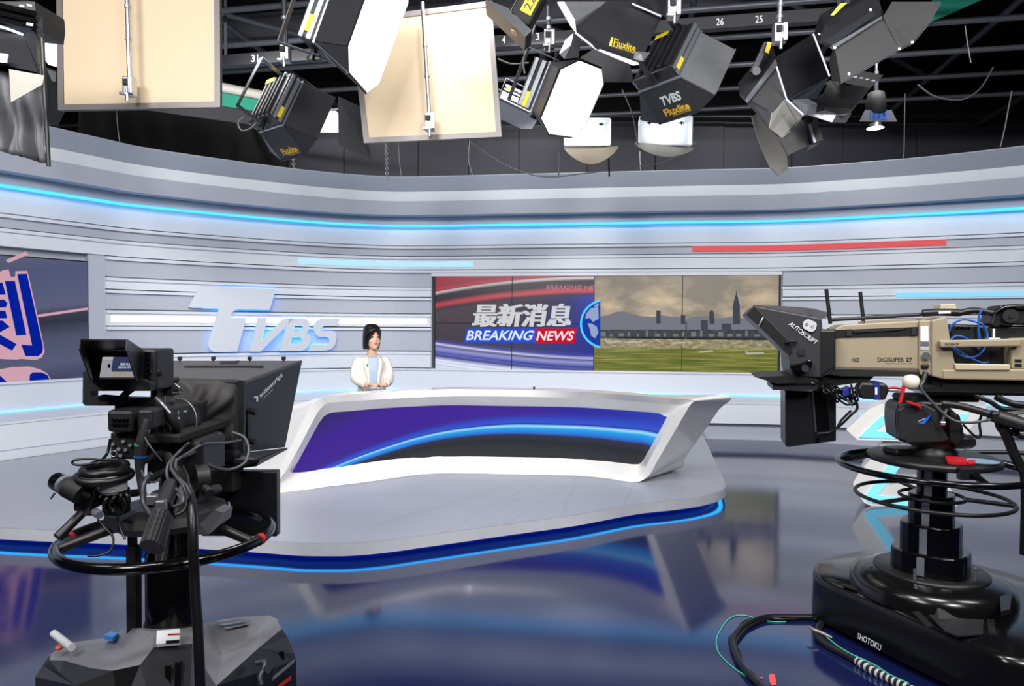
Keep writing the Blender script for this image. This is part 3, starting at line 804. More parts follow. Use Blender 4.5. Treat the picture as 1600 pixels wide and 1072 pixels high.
# top end blocks and worktop behind the raised front edge
mb = MB()
WT = mat('desk_worktop', (205, 207, 212), 0.3)
ti = range(19, 30)
rows = []
for k in ti:
    p = O[k]; rows.append((Vector((p.x, p.y + 0.17, 0.84)), Vector((p.x * 1.0, p.y + 0.62, 0.84))))
for a, b in zip(rows, rows[1:]):
    mb.raw([a[0], a[1], b[1], b[0]], [(0, 1, 2, 3)], 0)
    mb.raw([a[0] - Vector((0, 0, .03)), a[1] - Vector((0, 0, .03)), b[1] - Vector((0, 0, .03)), b[0] - Vector((0, 0, .03))], [(3, 2, 1, 0)], 0)
    mb.raw([a[1], b[1], b[1] - Vector((0, 0, .03)), a[1] - Vector((0, 0, .03))], [(0, 1, 2, 3)], 0)
mb.build('worktop', WT, desk)
# screen surface with UV
def desk_graphic(nt, u, v, uv):
    # arc: y = a - b*(u-c)^2
    uc = mth(nt, 'MAXIMUM', mth(nt, 'SUBTRACT', 0.62, u), 0.0)
    arcv = mth(nt, 'SUBTRACT', 0.635, mth(nt, 'MULTIPLY', mth(nt, 'POWER', uc, 1.7), 1.95))
    d = mth(nt, 'SUBTRACT', v, arcv)
    thick = mth(nt, 'ADD', 0.42, mth(nt, 'MULTIPLY', u, 0.95))
    dd = mth(nt, 'ADD', mth(nt, 'MULTIPLY', mth(nt, 'DIVIDE', d, thick), 1.0), 0.5)
    purple = ramp(nt, [(0.0, (58, 24, 146)), (0.62, (58, 24, 148)), (0.80, (24, 40, 160)), (1.0, (30, 66, 190))], u)
    top = mixc(nt, 1.0, purple, purple)
    arcc = ramp(nt, [(0.0, (44, 46, 50)), (0.20, (30, 33, 40)), (0.31, (44, 46, 70)), (0.345, (40, 104, 210)), (0.39, (22, 140, 225)), (0.44, (30, 168, 244)), (0.475, (168, 226, 250)), (0.495, (90, 180, 240)), (0.508, (44, 84, 200)), (0.52, (66, 28, 150)), (0.535, (44, 84, 205)), (0.62, (38, 66, 195)), (0.72, (58, 24, 148))], dd)
    f = mth(nt, 'MULTIPLY', mth(nt, 'SUBTRACT', dd, 0.60), 6.0, clamp=True)
    c = mixc(nt, f, arcc, top)
    # darker corner top-left
    dc = mth(nt, 'ADD', mth(nt, 'MULTIPLY', u, 4.0), mth(nt, 'MULTIPLY', mth(nt, 'SUBTRACT', 1.0, v), 1.6))
    c = mixc(nt, mth(nt, 'SUBTRACT', 1.0, mth(nt, 'MULTIPLY', dc, 0.9), clamp=True), c, (38, 38, 52))
    return c
DSM = screen_mat('desk_graphic', desk_graphic, 0.95, 0.45)
DSM.node_tree.nodes['Principled BSDF'].inputs['Specular IOR Level'].default_value = 0.15
me = bpy.data.meshes.new('screen')
# triangulated band between bottom chain and top chain (param along x)
Bc = [S[i] for i in range(0, 14)]; Tc = [S[i] for i in range(29, 18, -1)]
Lc = [S[i] for i in range(34, 29, -1)]; Rc = [S[i] for i in range(14, 19)]
low = Bc; up = Lc + Tc  # left side belongs to the upper chain
up = [S[0]] + Lc + Tc + Rc[::-1][:0]
low = Bc + Rc
def chain(c, t):
    xs = [p.x for p in c]
    L = [0.0]
    for i in range(1, len(c)): L.append(L[-1] + (c[i] - c[i - 1]).length)
    d = t * L[-1]
    for i in range(1, len(c)):
        if d <= L[i] + 1e-9:
            return c[i - 1].lerp(c[i], (d - L[i - 1]) / max(1e-9, L[i] - L[i - 1]))
    return c[-1].copy()
def at_px(c, px):
    for i in range(1, len(c)):
        xa = 800 + FPX * c[i - 1].x / c[i - 1].y; xb = 800 + FPX * c[i].x / c[i].y
        if (xa - px) * (xb - px) <= 0 and abs(xb - xa) > 1e-6: return c[i - 1].lerp(c[i], (px - xa) / (xb - xa))
    return c[0].copy() if px < 700 else c[-1].copy()
NX, NY = 72, 6
vs = []; uvs = []
zt, zb = max(p.z for p in S), min(p.z for p in S)
for i in range(NX + 1):
    px = 456.5 + (1044.5 - 456.5) * i / NX
    a = at_px(low, px) - Vector((0, 0, .01)); b = at_px(up, px)
    for j in range(NY + 1):
        p = a.lerp(b, j / NY); p = p + Vector((0, 0.006, 0)); vs.append(p); uvs.append((i / NX, (p.z - zb) / (zt - zb)))
fs = [(i * (NY + 1) + j, (i + 1) * (NY + 1) + j, (i + 1) * (NY + 1) + j + 1, i * (NY + 1) + j + 1) for i in range(NX) for j in range(NY)]
me.from_pydata([tuple(v) for v in vs], [], fs); ul = me.uv_layers.new(name='UVMap')
for lp in me.loops: ul.data[lp.index].uv = uvs[lp.vertex_index]
me.materials.append(DSM)
for p in me.polygons: p.use_smooth = True
linked('desk_screen', me, desk)
# small microphone bud on the desk
mb = MB(); q = top(834.5, 608); mb.cyl(q - Vector((0, 0, 0.02)), q + Vector((0, 0, 0.008)), 0.006); mb.lathe([(0.004, 0), (0.012, 0.006), (0.013, 0.012), (0.007, 0.02), (0.001, 0.022)], q, n=12)
setp(mb.build('desk_microphone', BLACKM), 'tiny black microphone bud on the white desk top', 'microphone')

# ---- white zig-zag sculpture desk on the right with cyan faces
zig = empty('zigzag_desk', PZ(1400, 790, 0), 'white zigzag side desk with glowing pale blue faces behind right camera', 'desk')
ZY = 4.95
zb_ = PZ(1350, 790, 0).y
CYF = emis('led_face_pale', (130, 220, 255), 1.35)
def zp(x, y, Y=None): return P(1300 + x / 4.8733, 600 + y / 4.8733, Y or 5.45)
dz = Vector((0.29, 0.5, 0))
mb = MB()
mb.prism([zp(108, 348), (zp(285, 190)), zp(385, 150), zp(420, 168), zp(1180, 168), zp(1060, 330), zp(1010, 430), zp(520, 436), zp(195, 427)], dz); mb.build('upper_slab', DESKW, zig)
mb = MB(); mb.prism([zp(380, 440, 5.5), zp(500, 436, 5.5), zp(640, 500, 5.5), zp(505, 650, 5.5), zp(430, 770, 5.5), zp(900, 790, 5.5), zp(960, 950, 5.5), zp(620, 950, 5.5), zp(300, 930, 5.5), zp(245, 905, 5.5), zp(165, 790, 5.5), zp(162, 750, 5.5), zp(215, 660, 5.5), zp(285, 585, 5.5), zp(330, 540, 5.5)], dz * 0.9); mb.build('lower_slab', DESKW, zig)
mb = MB(); mb.prism([zp(207, 408, 5.44), zp(370, 255, 5.44), zp(430, 230, 5.44), zp(480, 220, 5.44), zp(480, 275, 5.44), zp(420, 285, 5.44), zp(330, 362, 5.44), zp(500, 368, 5.44), zp(500, 418, 5.44)], Vector((0, .008, 0))); mb.build('light_face', CYF, zig)
mb = MB(); mb.prism([zp(975, 232, 5.44), zp(1050, 232, 5.44), zp(1000, 285, 5.44), zp(975, 285, 5.44)], Vector((0, .008, 0))); mb.build('light_face', CYF, zig)
mb = MB(); mb.prism([zp(415, 640, 5.49), zp(515, 500, 5.49), zp(545, 470, 5.49), zp(650, 500, 5.49), zp(520, 630, 5.49), zp(405, 775, 5.49), zp(345, 850, 5.49), zp(620, 880, 5.49), zp(900, 890, 5.49), zp(900, 930, 5.49), zp(620, 930, 5.49), zp(300, 905, 5.49), zp(262, 885, 5.49), zp(258, 850, 5.49)], Vector((0, .008, 0))); mb.build('light_face', CYF, zig)

# ================================================================ CEILING GRID AND HANGING EQUIPMENT
GA = R(-10.5)
gu = Vector((math.cos(GA), math.sin(GA), 0)); gv = Vector((-math.sin(GA), math.cos(GA), 0))
PIPEM = mat('grid_pipe_grey', (84, 86, 94), 0.42, metal=0.3, noise=0.15, nscale=10)
def gridpipe(c, d, L, r, cat_, label, sec='pipe', group=None):
    mb = MB(); a = c - d * L / 2; b = c + d * L / 2
    if sec == 'pipe': mb.cyl(a, b, r, n=14)
    else:
        w = r; up = Vector((0, 0, 1)); s_ = d.cross(up).normalized()
        for (o0, o1, z0, z1) in ((-w, w, w * 1.5, w * 1.9), (-w, w, -w * 1.9, -w * 1.5), (-w * 0.2, w * 0.2, -w * 1.5, w * 1.5)):
            mb.prism([a + s_ * o0 + up * z0, a + s_ * o1 + up * z0, a + s_ * o1 + up * z1, a + s_ * o0 + up * z1], d * L)
    name = 'grid_pipe' if sec == 'pipe' else 'ceiling_beam'
    return setp(mb.build(name, PIPEM), label, cat_, group)
for i, (y, z) in enumerate([(5.3, 4.78), (5.95, 4.72), (6.65, 4.72), (7.35, 4.66), (8.1, 4.66), (8.85, 4.62), (9.7, 4.62), (10.5, 4.6)]):
    gridpipe(Vector((0, y, z)) , gu, 17, 0.032, 'pipe', 'dark grey pipe of the ceiling lighting grid running left to right', group='cross pipes of the lighting grid')
for i, x in enumerate([-5.2, -3.4, -1.7, 0.1, 1.9, 3.6, 5.3, 7.0]):
    gridpipe(Vector((x, 7.3, 4.87)) , gv, 9, 0.035, 'pipe', 'dark grey pipe of the ceiling lighting grid running away from camera', group='lengthwise pipes of the lighting grid')
for i, (y, z) in enumerate([(6.2, 5.25), (8.3, 5.25)]):
    gridpipe(Vector((0, y, z)), gu, 18, 0.09, 'beam', 'heavy dark steel I-beam above the lighting pipes', sec='beam', group='steel roof beams')
for i, x in enumerate([-4.2, -0.8, 2.7, 6.1]):
    gridpipe(Vector((x, 7.4, 5.05)), (gv + gu * 0.9).normalized(), 8, 0.03, 'pipe', 'diagonal dark brace tube above the lighting pipes', group='diagonal braces of the grid')
# rail boards carrying white numbers
def railboard(px, py, w, nums, Y):
    a = P(px, py, Y); mb = MB(); up = Vector((0, 0, 1))
    mb.prism([a - gu * w / 2 - up * 0.055, a + gu * w / 2 - up * 0.055, a + gu * w / 2 + up * 0.055, a - gu * w / 2 + up * 0.055], Vector((0, 0.05, 0)))
    mb.prism([a - gu * w / 2 - up * 0.07 - Vector((0, .02, 0)), a + gu * w / 2 - up * 0.07 - Vector((0, .02, 0)), a + gu * w / 2 - up * 0.055 - Vector((0, .02, 0)), a - gu * w / 2 - up * 0.055 - Vector((0, .02, 0))], Vector((0, 0.09, 0)))
    o = mb.build('numbered_rail', mat('rail_dark', (34, 35, 40), 0.5))
    s = ' and '.join(n for n, _, _ in nums)
    setp(o, {'26': 'dark ceiling rail marked 26 and 25 right of centre', '4': 'dark ceiling rail marked 4 and 3 above the lit centre lamp', '31': 'dark ceiling rail marked 31 right of the left bounce board'}[nums[0][0]], 'rail')
    for k_ in (-0.4, 0.4):
        m2 = MB(); c3 = a + gu * w * k_; m2.box((c3.x, c3.y + 0.05, (c3.z + 0.05 + 5.99) / 2), (0.03, 0.01, 5.99 - c3.z - 0.05)); m2.build('hanger_strap', PIPEM, o)
    for n, nx, ny in nums:
        q = PP(nx, ny, a - Vector((0, .004, 0)), Vector((gu.y, -gu.x, 0)))
        k = q.y / FPX; h = 11 * k; wd = (11 if len(n) > 1 else 5.5) * k
        m2 = MB(); text_on(m2, n, q - gu * wd / 2 - up * h / 2, gu * wd, up * h, bold=0.01); m2.build('number_marking', TXTW, o)
railboard(1160, 31, 2.2, [('26', 1125, 34), ('25', 1186, 30)], 6.6)
railboard(830, 60, 1.6, [('4', 787, 62), ('3', 840, 57)], 7.0)
railboard(430, 88, 1.5, [('31', 398, 91), ('5', 488, 85)], 7.3)

# green chroma boards with roll tube, far left and upper right
GRN = mat('chroma_green', (30, 146, 120), 0.7)
def quadboard(name, pts, Ys, th, m, label, cat_):
    q = [P(x, y, Y) for (x, y), Y in zip(pts, Ys)]; mb = MB(); mb.prism(q, Vector((0, th, 0))); return setp(mb.build(name, m), label, cat_)
quadboard('green_board', [(230, 128), (420, 164), (420, 176), (230, 140)], [7.6, 8.3, 8.3, 7.6], 0.03, GRN, 'green chroma key board hanging beneath a white roll at left', 'backdrop') if False else None
quadboard('green_board', [(200, 118), (425, 157), (425, 178), (200, 142)], [7.4, 8.3, 8.3, 7.4], 0.03, GRN, 'green chroma key board hanging behind the left diffusion frame', 'backdrop')
mb = MB(); mb.cyl(P(200, 108, 7.38), P(425, 152, 8.28), 0.055, n=20); setp(mb.build('backdrop_roll', mat('roll_white', (214, 208, 200), 0.6)), 'white backdrop roll above the green chroma board', 'backdrop roll')
quadboard('valance_board', [(200, 142), (430, 180), (430, 200), (200, 168)], [7.42, 8.32, 8.32, 7.42], 0.02, mat('valance_dark', (44, 44, 50), 0.7), 'dark valance board directly under the green board at left', 'valance')
quadboard('green_board', [(1462, -12), (1560, -12), (1446, 38)], [7.0, 7.0, 7.2], 0.03, GRN, 'green chroma key panel corner showing at the upper right', 'backdrop')
# curtain hanging behind left wall (folded black cloth)
def cloth(name, x0, x1, ytop, ybot, Y, m, label, cat_, n=60, amp=0.04, seed=1, skew=0.0):
    r = random.Random(seed); ph = [r.uniform(0, 6.28) for _ in range(4)]
    mb = MB(); rows = 14; vs = []
    for j in range(rows + 1):
        for i in range(n + 1):
            u = i / n; w = j / rows
            x = x0 + (x1 - x0) * u; y = (ytop[0] * (1 - u) + ytop[1] * u) * (1 - w) + (ybot[0] * (1 - u) + ybot[1] * u) * w
            p = P(x + skew * w, y, Y[0] * (1 - u) + Y[1] * u)
            d = amp * (0.3 + w) * (math.sin(u * 19 + ph[0] + w * 2.2) + 0.6 * math.sin(u * 41 + ph[1] - w * 3) + 0.5 * math.sin(w * 9 + u * 7 + ph[2]))
            vs.append(p + Vector((0, d, 0)))
    fs = [(j * (n + 1) + i, j * (n + 1) + i + 1, (j + 1) * (n + 1) + i + 1, (j + 1) * (n + 1) + i) for j in range(rows) for i in range(n)]
    mb.raw(vs, fs, 0, True); o = mb.build(name, m)
    sd = o.modifiers.new('thickness', 'SOLIDIFY'); sd.thickness = 0.006
    return setp(o, label, cat_) if label else o
CLOTH = mat('black_cloth', (74, 75, 80), 0.6, bump=0.15, nscale=40)
cloth('black_drape', 120, 450, (150, 190), (236, 292), (8.6, 10.9), mat('drape_black', (20, 20, 23), 0.85), 'black folded drape above the left part of the set wall', 'curtain', amp=0.05)

# ---- hanging poles with clamps
POLEG = 'telescopic lamp hangers'
def hanger(px0, py0, px1, py1, Y, label, r=0.018, clamp=True, m=None):
    a = P(px0, py0, Y); b = P(px1, py1, Y)
    h = empty('lamp_hanger', b, label, 'hanger')
    mb = MB(); mb.cyl(a, b + (a - b).normalized() * 0.1, r); mb.build('pole', m or STEEL, h)
    mb = MB(); d = (a - b).normalized()
    for k in (0.35, 0.6): mb.cyl(a.lerp(b, k) - d * 0.012, a.lerp(b, k) + d * 0.012, r * 1.3)
    mb.build('joint_ring', ALU, h)
    if clamp:
        mb = MB(); mb.box(b + Vector((0, -0.0, 0.02)), (0.085, 0.07, 0.15), bev=0.01); mb.box(b + Vector((0.028, -0.045, 0.02)), (0.03, 0.03, 0.13), bev=0.005); mb.box(b + Vector((-0.028, -0.045, -0.045)), (0.05, 0.03, 0.02), bev=0.004)
        mb.cyl(b + Vector((0, -.04, -.02)), b + Vector((0, -.04, -.10)), 0.012); mb.build('clamp', STEEL, h)
        mb = MB(); mb.box(b + Vector((-0.012, -0.045, 0.045)), (0.04, 0.012, 0.045), bev=0.003); mb.build('clamp_jaw', BLACKM, h)
    return h

# ---- large diffusion / bounce frames
CREAM = mat('bounce_board_cream', (194, 174, 146), 0.55, noise=0.03, nscale=2)
FRM = mat('board_frame_grey', (110, 106, 106), 0.45, metal=0.3)
def bounce(corners, Ys, label, bar):
    q = [P(x, y, Y) for (x, y), Y in zip(corners, Ys)]
    c = sum(q, Vector()) / 4
    e = empty('bounce_board', c, label, 'reflector board')
    n = (q[1] - q[0]).cross(q[3] - q[0]).normalized()
    if n.y > 0: n = -n
    mb = MB(); mb.prism(q, -n * 0.02); mb.build('panel', CREAM, e)
    mb = MB(); w = 0.045
    ctr = c
    qi = []
    for k in range(4):
        a = (q[(k + 1) % 4] - q[k]).normalized(); b = (q[k - 1] - q[k]).normalized(); qi.append(q[k] + a * w + b * w)
    for k in range(4):
        mb.prism([q[k] + n * 0.012, q[(k + 1) % 4] + n * 0.012, qi[(k + 1) % 4] + n * 0.012, qi[k] + n * 0.012], -n * 0.04)
    mb.build('frame', FRM, e)
    return e
bounce([(88, -90), (344, -105), (345, 168), (92, 173)], [5.5, 5.5, 5.5, 5.5], 'large cream bounce board in grey frame, left one of the two', None)
bounce([(548, 30), (768, 2), (784, 214), (569, 224)], [5.9, 5.9, 5.9, 5.9], 'large cream bounce board in grey frame hanging in the centre', None)
hanger(197, -60, 203, 140, 5.36, 'chrome pole with clamp in front of the left bounce board')
hanger(660, 4, 672, 195, 5.76, 'slim chrome pole with clamp in front of the centre bounce board')
# warm lamps that wash the two boards

# ---- soft-light fixtures
INNER = mat('reflector_inside', (225, 228, 232), 0.35)
DIFF = emis('lamp_diffuser_white', (255, 253, 248), 1.7)
DOORM = mat('barn_door_black', (46, 47, 51), 0.38, metal=0.25, noise=0.12, nscale=30)
DOORS = mat('barn_door_silver', (150, 152, 158), 0.3, metal=0.6, noise=0.1)
FLUXY = mat('yellow_print', (238, 190, 30), 0.5)
def fluxlite(name, px, py, Y, f, l, label, sc=1.0, lit=False, W=0.64, H=0.40, D=0.17, LL=0.34, LS=0.32, angL=38, angS=34, words=None, doorm=None, gel=False, innerlit=False, yoke=True, tag=None, longdoor=None, shift=0.0):
    f = Vector(f).normalized(); l = Vector(l); l = (l - f * l.dot(f)).normalized(); s = f.cross(l)
    c = P(px, py, Y) + l * shift
    M = Matrix(((l.x, s.x, f.x, c.x), (l.y, s.y, f.y, c.y), (l.z, s.z, f.z, c.z), (0, 0, 0, 1))) @ Matrix.Scale(sc, 4)
    e = empty(name, c, label, 'studio light')
    doorm = doorm or DOORM
    mb = MB(M); mb.box((0, 0, -D / 2), (W, H, D), bev=0.012)
    for k in range(5): mb.box((0, (k - 2) * H * 0.17, -D - 0.012), (W * 0.9, H * 0.06, 0.03), bev=0.006)
    mb.build('housing', DARK, e)
    mb = MB(M)
    for y in (-1, 1):
        mb.box((0, y * (H / 2 + 0.006), -D * 0.3), (W * 1.0, 0.012, 0.035)); mb.box((0, y * (H / 2 + 0.006), -D * 0.75), (W * 1.0, 0.012, 0.03))
    mb.box((0, H / 2, 0.004), (W + .03, 0.02, 0.016)); mb.box((0, -H / 2, 0.004), (W + .03, 0.02, 0.016)); mb.box((W / 2, 0, 0.004), (0.02, H, 0.016)); mb.box((-W / 2, 0, 0.004), (0.02, H, 0.016))
    mb.build('trim_frame', ALU, e)
    # doors
    aL, aS = R(angL), R(angS)
    pts = {}
    for sy in (-1, 1):
        pts[('L', sy)] = [Vector((-W / 2, sy * H / 2, 0.01)), Vector((W / 2, sy * H / 2, 0.01)), Vector((W / 2, sy * (H / 2 + LL * math.sin(aL)), LL * math.cos(aL))), Vector((-W / 2, sy * (H / 2 + LL * math.sin(aL)), LL * math.cos(aL)))]
    for sx in (-1, 1):
        pts[('S', sx)] = [Vector((sx * W / 2, -H / 2, 0.01)), Vector((sx * W / 2, H / 2, 0.01)), Vector((sx * (W / 2 + LS * math.sin(aS)), H / 2, LS * math.cos(aS))), Vector((sx * (W / 2 + LS * math.sin(aS)), -H / 2, LS * math.cos(aS)))]
    th = 0.008
    for key, q in pts.items():
        ctr = Vector((0, 0, 0.15)); n = (q[1] - q[0]).cross(q[3] - q[0]).normalized()
        if n.dot(sum(q, Vector()) / 4 - ctr) < 0: n = -n
        mb = MB(M); mb.prism([p + n * 0.001 for p in q], n * th, 0); mb.prism([p - n * 0.001 for p in q], n * 0.0015, 1)
        # stiffening fold
        mb.prism([q[3] + n * th, q[2] + n * th, q[2] + n * (th + 0.01), q[3] + n * (th + 0.01)], (q[0] - q[3]).normalized() * 0.012, 0)
        dm = DOORS if (longdoor and key == ('L', longdoor)) else doorm
        d_ = mb.build('barn_door', [dm, INNER], e)
        if words and key == ('S', words[0]):
            # text on the outside of the short door, base line along the free edge
            a, b, top_ = q[3] + n * (th + 0.002), q[2] + n * (th + 0.002), q[0]
            up_ = (q[0] - q[3]); up_l = up_.length; up_.normalize(); r_ = (b - a); rl = r_.length; r_.normalize()
            if words[0] * words[3] < 0: a, b = b, a; r_ = -r_
            m2 = MB(M); text_on(m2, 'Fluxlite', a + r_ * rl * 0.26 + up_ * 0.05, r_ * rl * 0.62, up_ * 0.07, bold=0.03); text_on(m2, 'DIVISION SYSTEMS', a + r_ * rl * 0.42 + up_ * 0.033, r_ * rl * 0.46, up_ * 0.012, bold=0.01); m2.box(tuple(a + r_ * rl * 0.34 + up_ * 0.075), (0.02, 0.02, 0.02)) if False else None
            m2.build('yellow_lettering', FLUXY, d_)
            if words[1]:
                m2 = MB(M); text_on(m2, 'TVBS', a + r_ * rl * 0.3 + up_ * 0.15, r_ * rl * 0.5, up_ * 0.085, bold=0.04, shear=0.1); m2.build('white_lettering', TXTW, d_)
        if words and key == ('L', words[2]):
            a, b = q[3] + n * (th + 0.002), q[2] + n * (th + 0.002); up_ = (q[0] - q[3]).normalized(); r_ = (b - a); rl = r_.length; r_.normalize()
            if words[3] < 0: a = b; r_ = -r_
            m2 = MB(M); text_on(m2, 'Fluxlite', a + r_ * rl * 0.45 + up_ * 0.07, r_ * rl * 0.34, up_ * 0.075, bold=0.03); text_on(m2, 'DIVISION SYSTEMS', a + r_ * rl * 0.47 + up_ * 0.045, r_ * rl * 0.31, up_ * 0.014, bold=0.01); m2.build('yellow_lettering', FLUXY, d_)
    for sx in (-1, 1):
        for sy in (-1, 1):
            c0 = Vector((sx * W / 2, sy * H / 2, 0.01)); pa = pts[('L', sy)][2 if sx > 0 else 3]; pb = pts[('S', sx)][2 if sy > 0 else 3]
            n = (pa - c0).cross(pb - c0).normalized()
            if n.dot(c0) < 0: n = -n
            mb = MB(M); mb.prism([c0, pa, pb], n * 0.006, 0); mb.prism([c0 - n * .001, pa - n * .001, pb - n * .001], n * 0.0008, 1); mb.build('corner_flap', [doorm, INNER], e)
    # lamp face or diffusion gel
    if gel:
        zf = 0.0
        o8 = []
        for sx, sy in ((1, 1), (-1, 1), (-1, -1), (1, -1)):
            pa = pts[('L', sy)][2 if sx > 0 else 3] * 0.985; pb = pts[('S', sx)][2 if sy > 0 else 3] * 0.985
            o8 += ([pb, pa] if sx * sy > 0 else [pa, pb])
        cz = sum(o8, Vector()) / 8; mb = MB(M)
        mb.raw(o8 + [cz], [(i, (i + 1) % 8, 8) for i in range(8)], 0); mb.raw([p - Vector((0, 0, .003)) for p in o8] + [cz - Vector((0, 0, .003))], [((i + 1) % 8, i, 8) for i in range(8)], 0)
        mb.build('diffusion_sheet', DIFF, e, normals=False)
    mb = MB(M)
    if lit:
        for k in range(4): mb.cyl((-W * 0.45, (k - 1.5) * H * 0.22, 0.0), (W * 0.45, (k - 1.5) * H * 0.22, 0.0), 0.016, n=10)
        mb.build('lamp_tubes', emis('tube_light', (255, 253, 248), 10.0), e)
    else:
        mb.box((0, 0, 0.002), (W * 0.96, H * 0.94, 0.01)); mb.build('louvre', mat('louvre_grey', (120, 122, 128), 0.4), e)
    # yoke
    if yoke:
        mb = MB(M); y0 = W / 2 + 0.035
        z1 = -0.36
        mb.box((y0, 0, -0.19), (0.012, 0.05, 0.34), bev=0.003); mb.box((-y0, 0, -0.19), (0.012, 0.05, 0.34), bev=0.003)
        mb.box((0, 0, z1), (2 * y0, 0.05, 0.012), bev=0.003); mb.build('yoke', DARKM, e)
        for sx in (-1, 1):
            mb = MB(M); mb.cyl((sx * (y0 - 0.03), 0, -0.08), (sx * (y0 + 0.045), 0, -0.08), 0.022); mb.cyl((sx * (y0 + 0.03), 0, -0.08), (sx * (y0 + 0.05), 0, -0.08), 0.032); mb.build('tilt_knob', BLACK, e)
        # side number plate
        for sy in (-1, 1):
            mb = MB(M); mb.box((W * 0.34, sy * (H / 2 + 0.014), -D * 0.5), (0.12, 0.004, 0.035)); mb.build('number_plate', YELLOW, e)
        mb = MB(M); mb.box((-W * 0.40, H * 0.2, -D - 0.03), (0.05, 0.13, 0.004)); mb.build('number_plate', YELLOW, e)
        mb = MB(M); q0 = Vector((0, 0, z1)); mb.build('', DARKM, e) if False else None
    return e, M
F2, M2 = fluxlite('soft_light', 438.6, 167.3, 6.65, (.559, .706, -.435), (-.267, -.343, -.9), 'black soft light with closed barn doors left of centre, yellow lettering on lower door', W=.495, H=.393, D=.136, LL=.332, LS=.342, angL=33.7, angS=17.6, words=(1, False, 0, -1))
F6, M6 = fluxlite('soft_light', 1046.3, 96.5, 5.69, (.653, .507, -.562), (-.42, -.375, -.826), 'soft light with white and yellow lettering on its lower barn door, right of centre', W=.515, H=.397, D=.107, LL=.325, LS=.345, angL=32.5, angS=7, words=(1, True, 0, -1), longdoor=-1)
F4, M4 = fluxlite('soft_light', 864.5, 141.1, 5.77, (.808, -.321, -.495), (-.368, .381, -.848), 'lit soft light with glowing white octagonal front in the centre', W=.382, H=.5, D=.15, LL=.305, LS=.252, angL=46, angS=25, gel=True)
F3, M3 = fluxlite('soft_light', 524.6, 34.2, 5.01, (.931, -.112, -.346), (-.347, .017, -.938), 'large lit soft light cut by top edge, beside the centre bounce board', W=.66, H=.398, D=.137, LL=.349, LS=.342, angL=23.4, angS=21.3, gel=True, shift=-.094)
F12, M12 = fluxlite('soft_light', 806, 160, 6.8, (-.35, -.15, -.9), (-.45, .0, .9), 'small dark soft light with crumpled foil beside the centre bounce board', sc=0.5, doorm=mat('foil_silver', (150, 152, 158), 0.3, metal=0.7, bump=0.6, nscale=12))

def zz(ox, oy, k, pts, Ys):
    if not isinstance(Ys, (list, tuple)): Ys = [Ys] * len(pts)
    return [P(ox + x / k, oy + y / k, Y) for (x, y), Y in zip(pts, Ys)]
def plate(e, name, q, m, th=0.008, inner=None):
    """sheet with the given corners, thickness pointing away from the camera"""
    n = (q[1] - q[0]).cross(q[2] - q[0]).normalized()
    if n.dot(q[0] - CAM) < 0: n = -n
    mb = MB(); mb.prism(q, n * th, 0)
    if inner: mb.prism([p + n * (th + 0.001) for p in q], n * 0.001, 1)
    return mb.build(name, [m, inner] if inner else m, e)
def block(e, name, q, m, d):
    mb = MB(); mb.prism(q, Vector(d)); return mb.build(name, m, e)
LIGHTIN = mat('barn_door_inside_lit', (150, 148, 144), 0.45)  # lamp light on the door insides put into the colour
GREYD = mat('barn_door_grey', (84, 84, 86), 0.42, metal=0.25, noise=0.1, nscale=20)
# lamp hanging under the large right-hand one
k5 = lambda pts, Ys: zz(1150, 0, 3.828, pts, Ys)
e = empty('soft_light', P(1200, 110, 5.2), 'dark soft light at right whose pale lower barn door hangs open', 'studio light')
block(e, 'housing', k5([(22, 568), (225, 318), (243, 352), (82, 600)], [5.35, 5.45, 5.4, 5.3]), DARK, (0.05, 0.2, 0.16))
block(e, 'trim_frame', k5([(60, 590), (238, 352), (248, 392), (78, 606)], [5.25, 5.35, 5.3, 5.2]), ALU, (0.0, 0.03, 0.0))
plate(e, 'barn_door', k5([(78, 603), (240, 396), (292, 590), (218, 668)], [5.25, 5.35, 5.1, 5.05]), GREYD, inner=INNER)
plate(e, 'barn_door', k5([(228, 348), (462, 200), (560, 458), (305, 600), (242, 396)], [5.4, 5.6, 5.4, 5.15, 5.3]), DOORM, inner=INNER)
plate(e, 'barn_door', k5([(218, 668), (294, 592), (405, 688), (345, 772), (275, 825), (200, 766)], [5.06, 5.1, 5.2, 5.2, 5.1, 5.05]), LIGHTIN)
plate(e, 'corner_flap', k5([(22, 572), (80, 606), (218, 668), (198, 766), (125, 682)], [5.3, 5.24, 5.06, 5.08, 5.2]), DARKM)
plate(e, 'corner_flap', k5([(305, 600), (560, 460), (480, 590), (420, 592), (330, 612)], [5.2, 5.42, 5.5, 5.4, 5.25]), DARK)
block(e, 'yoke', k5([(85, 430), (170, 250), (205, 250), (120, 430)], 5.3), DARKM, (0, 0.03, 0))
block(e, 'number_plate', k5([(172, 310), (190, 250), (214, 255), (196, 320)], 5.28), YELLOW, (0, 0.004, 0))
mb = MB(); mb.cyl(P(1182, 111, 5.25), P(1182, 111, 5.34), 0.03); mb.build('tilt_knob', STEEL, e)
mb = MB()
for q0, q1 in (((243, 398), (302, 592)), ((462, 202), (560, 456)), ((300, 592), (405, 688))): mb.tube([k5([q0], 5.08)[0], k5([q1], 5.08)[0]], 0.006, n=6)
mb.build('painted_edge_glow', emis('lit_edge', (235, 236, 255), 1.2), e)  # lamp light catching the door edges, put in as glowing tubes
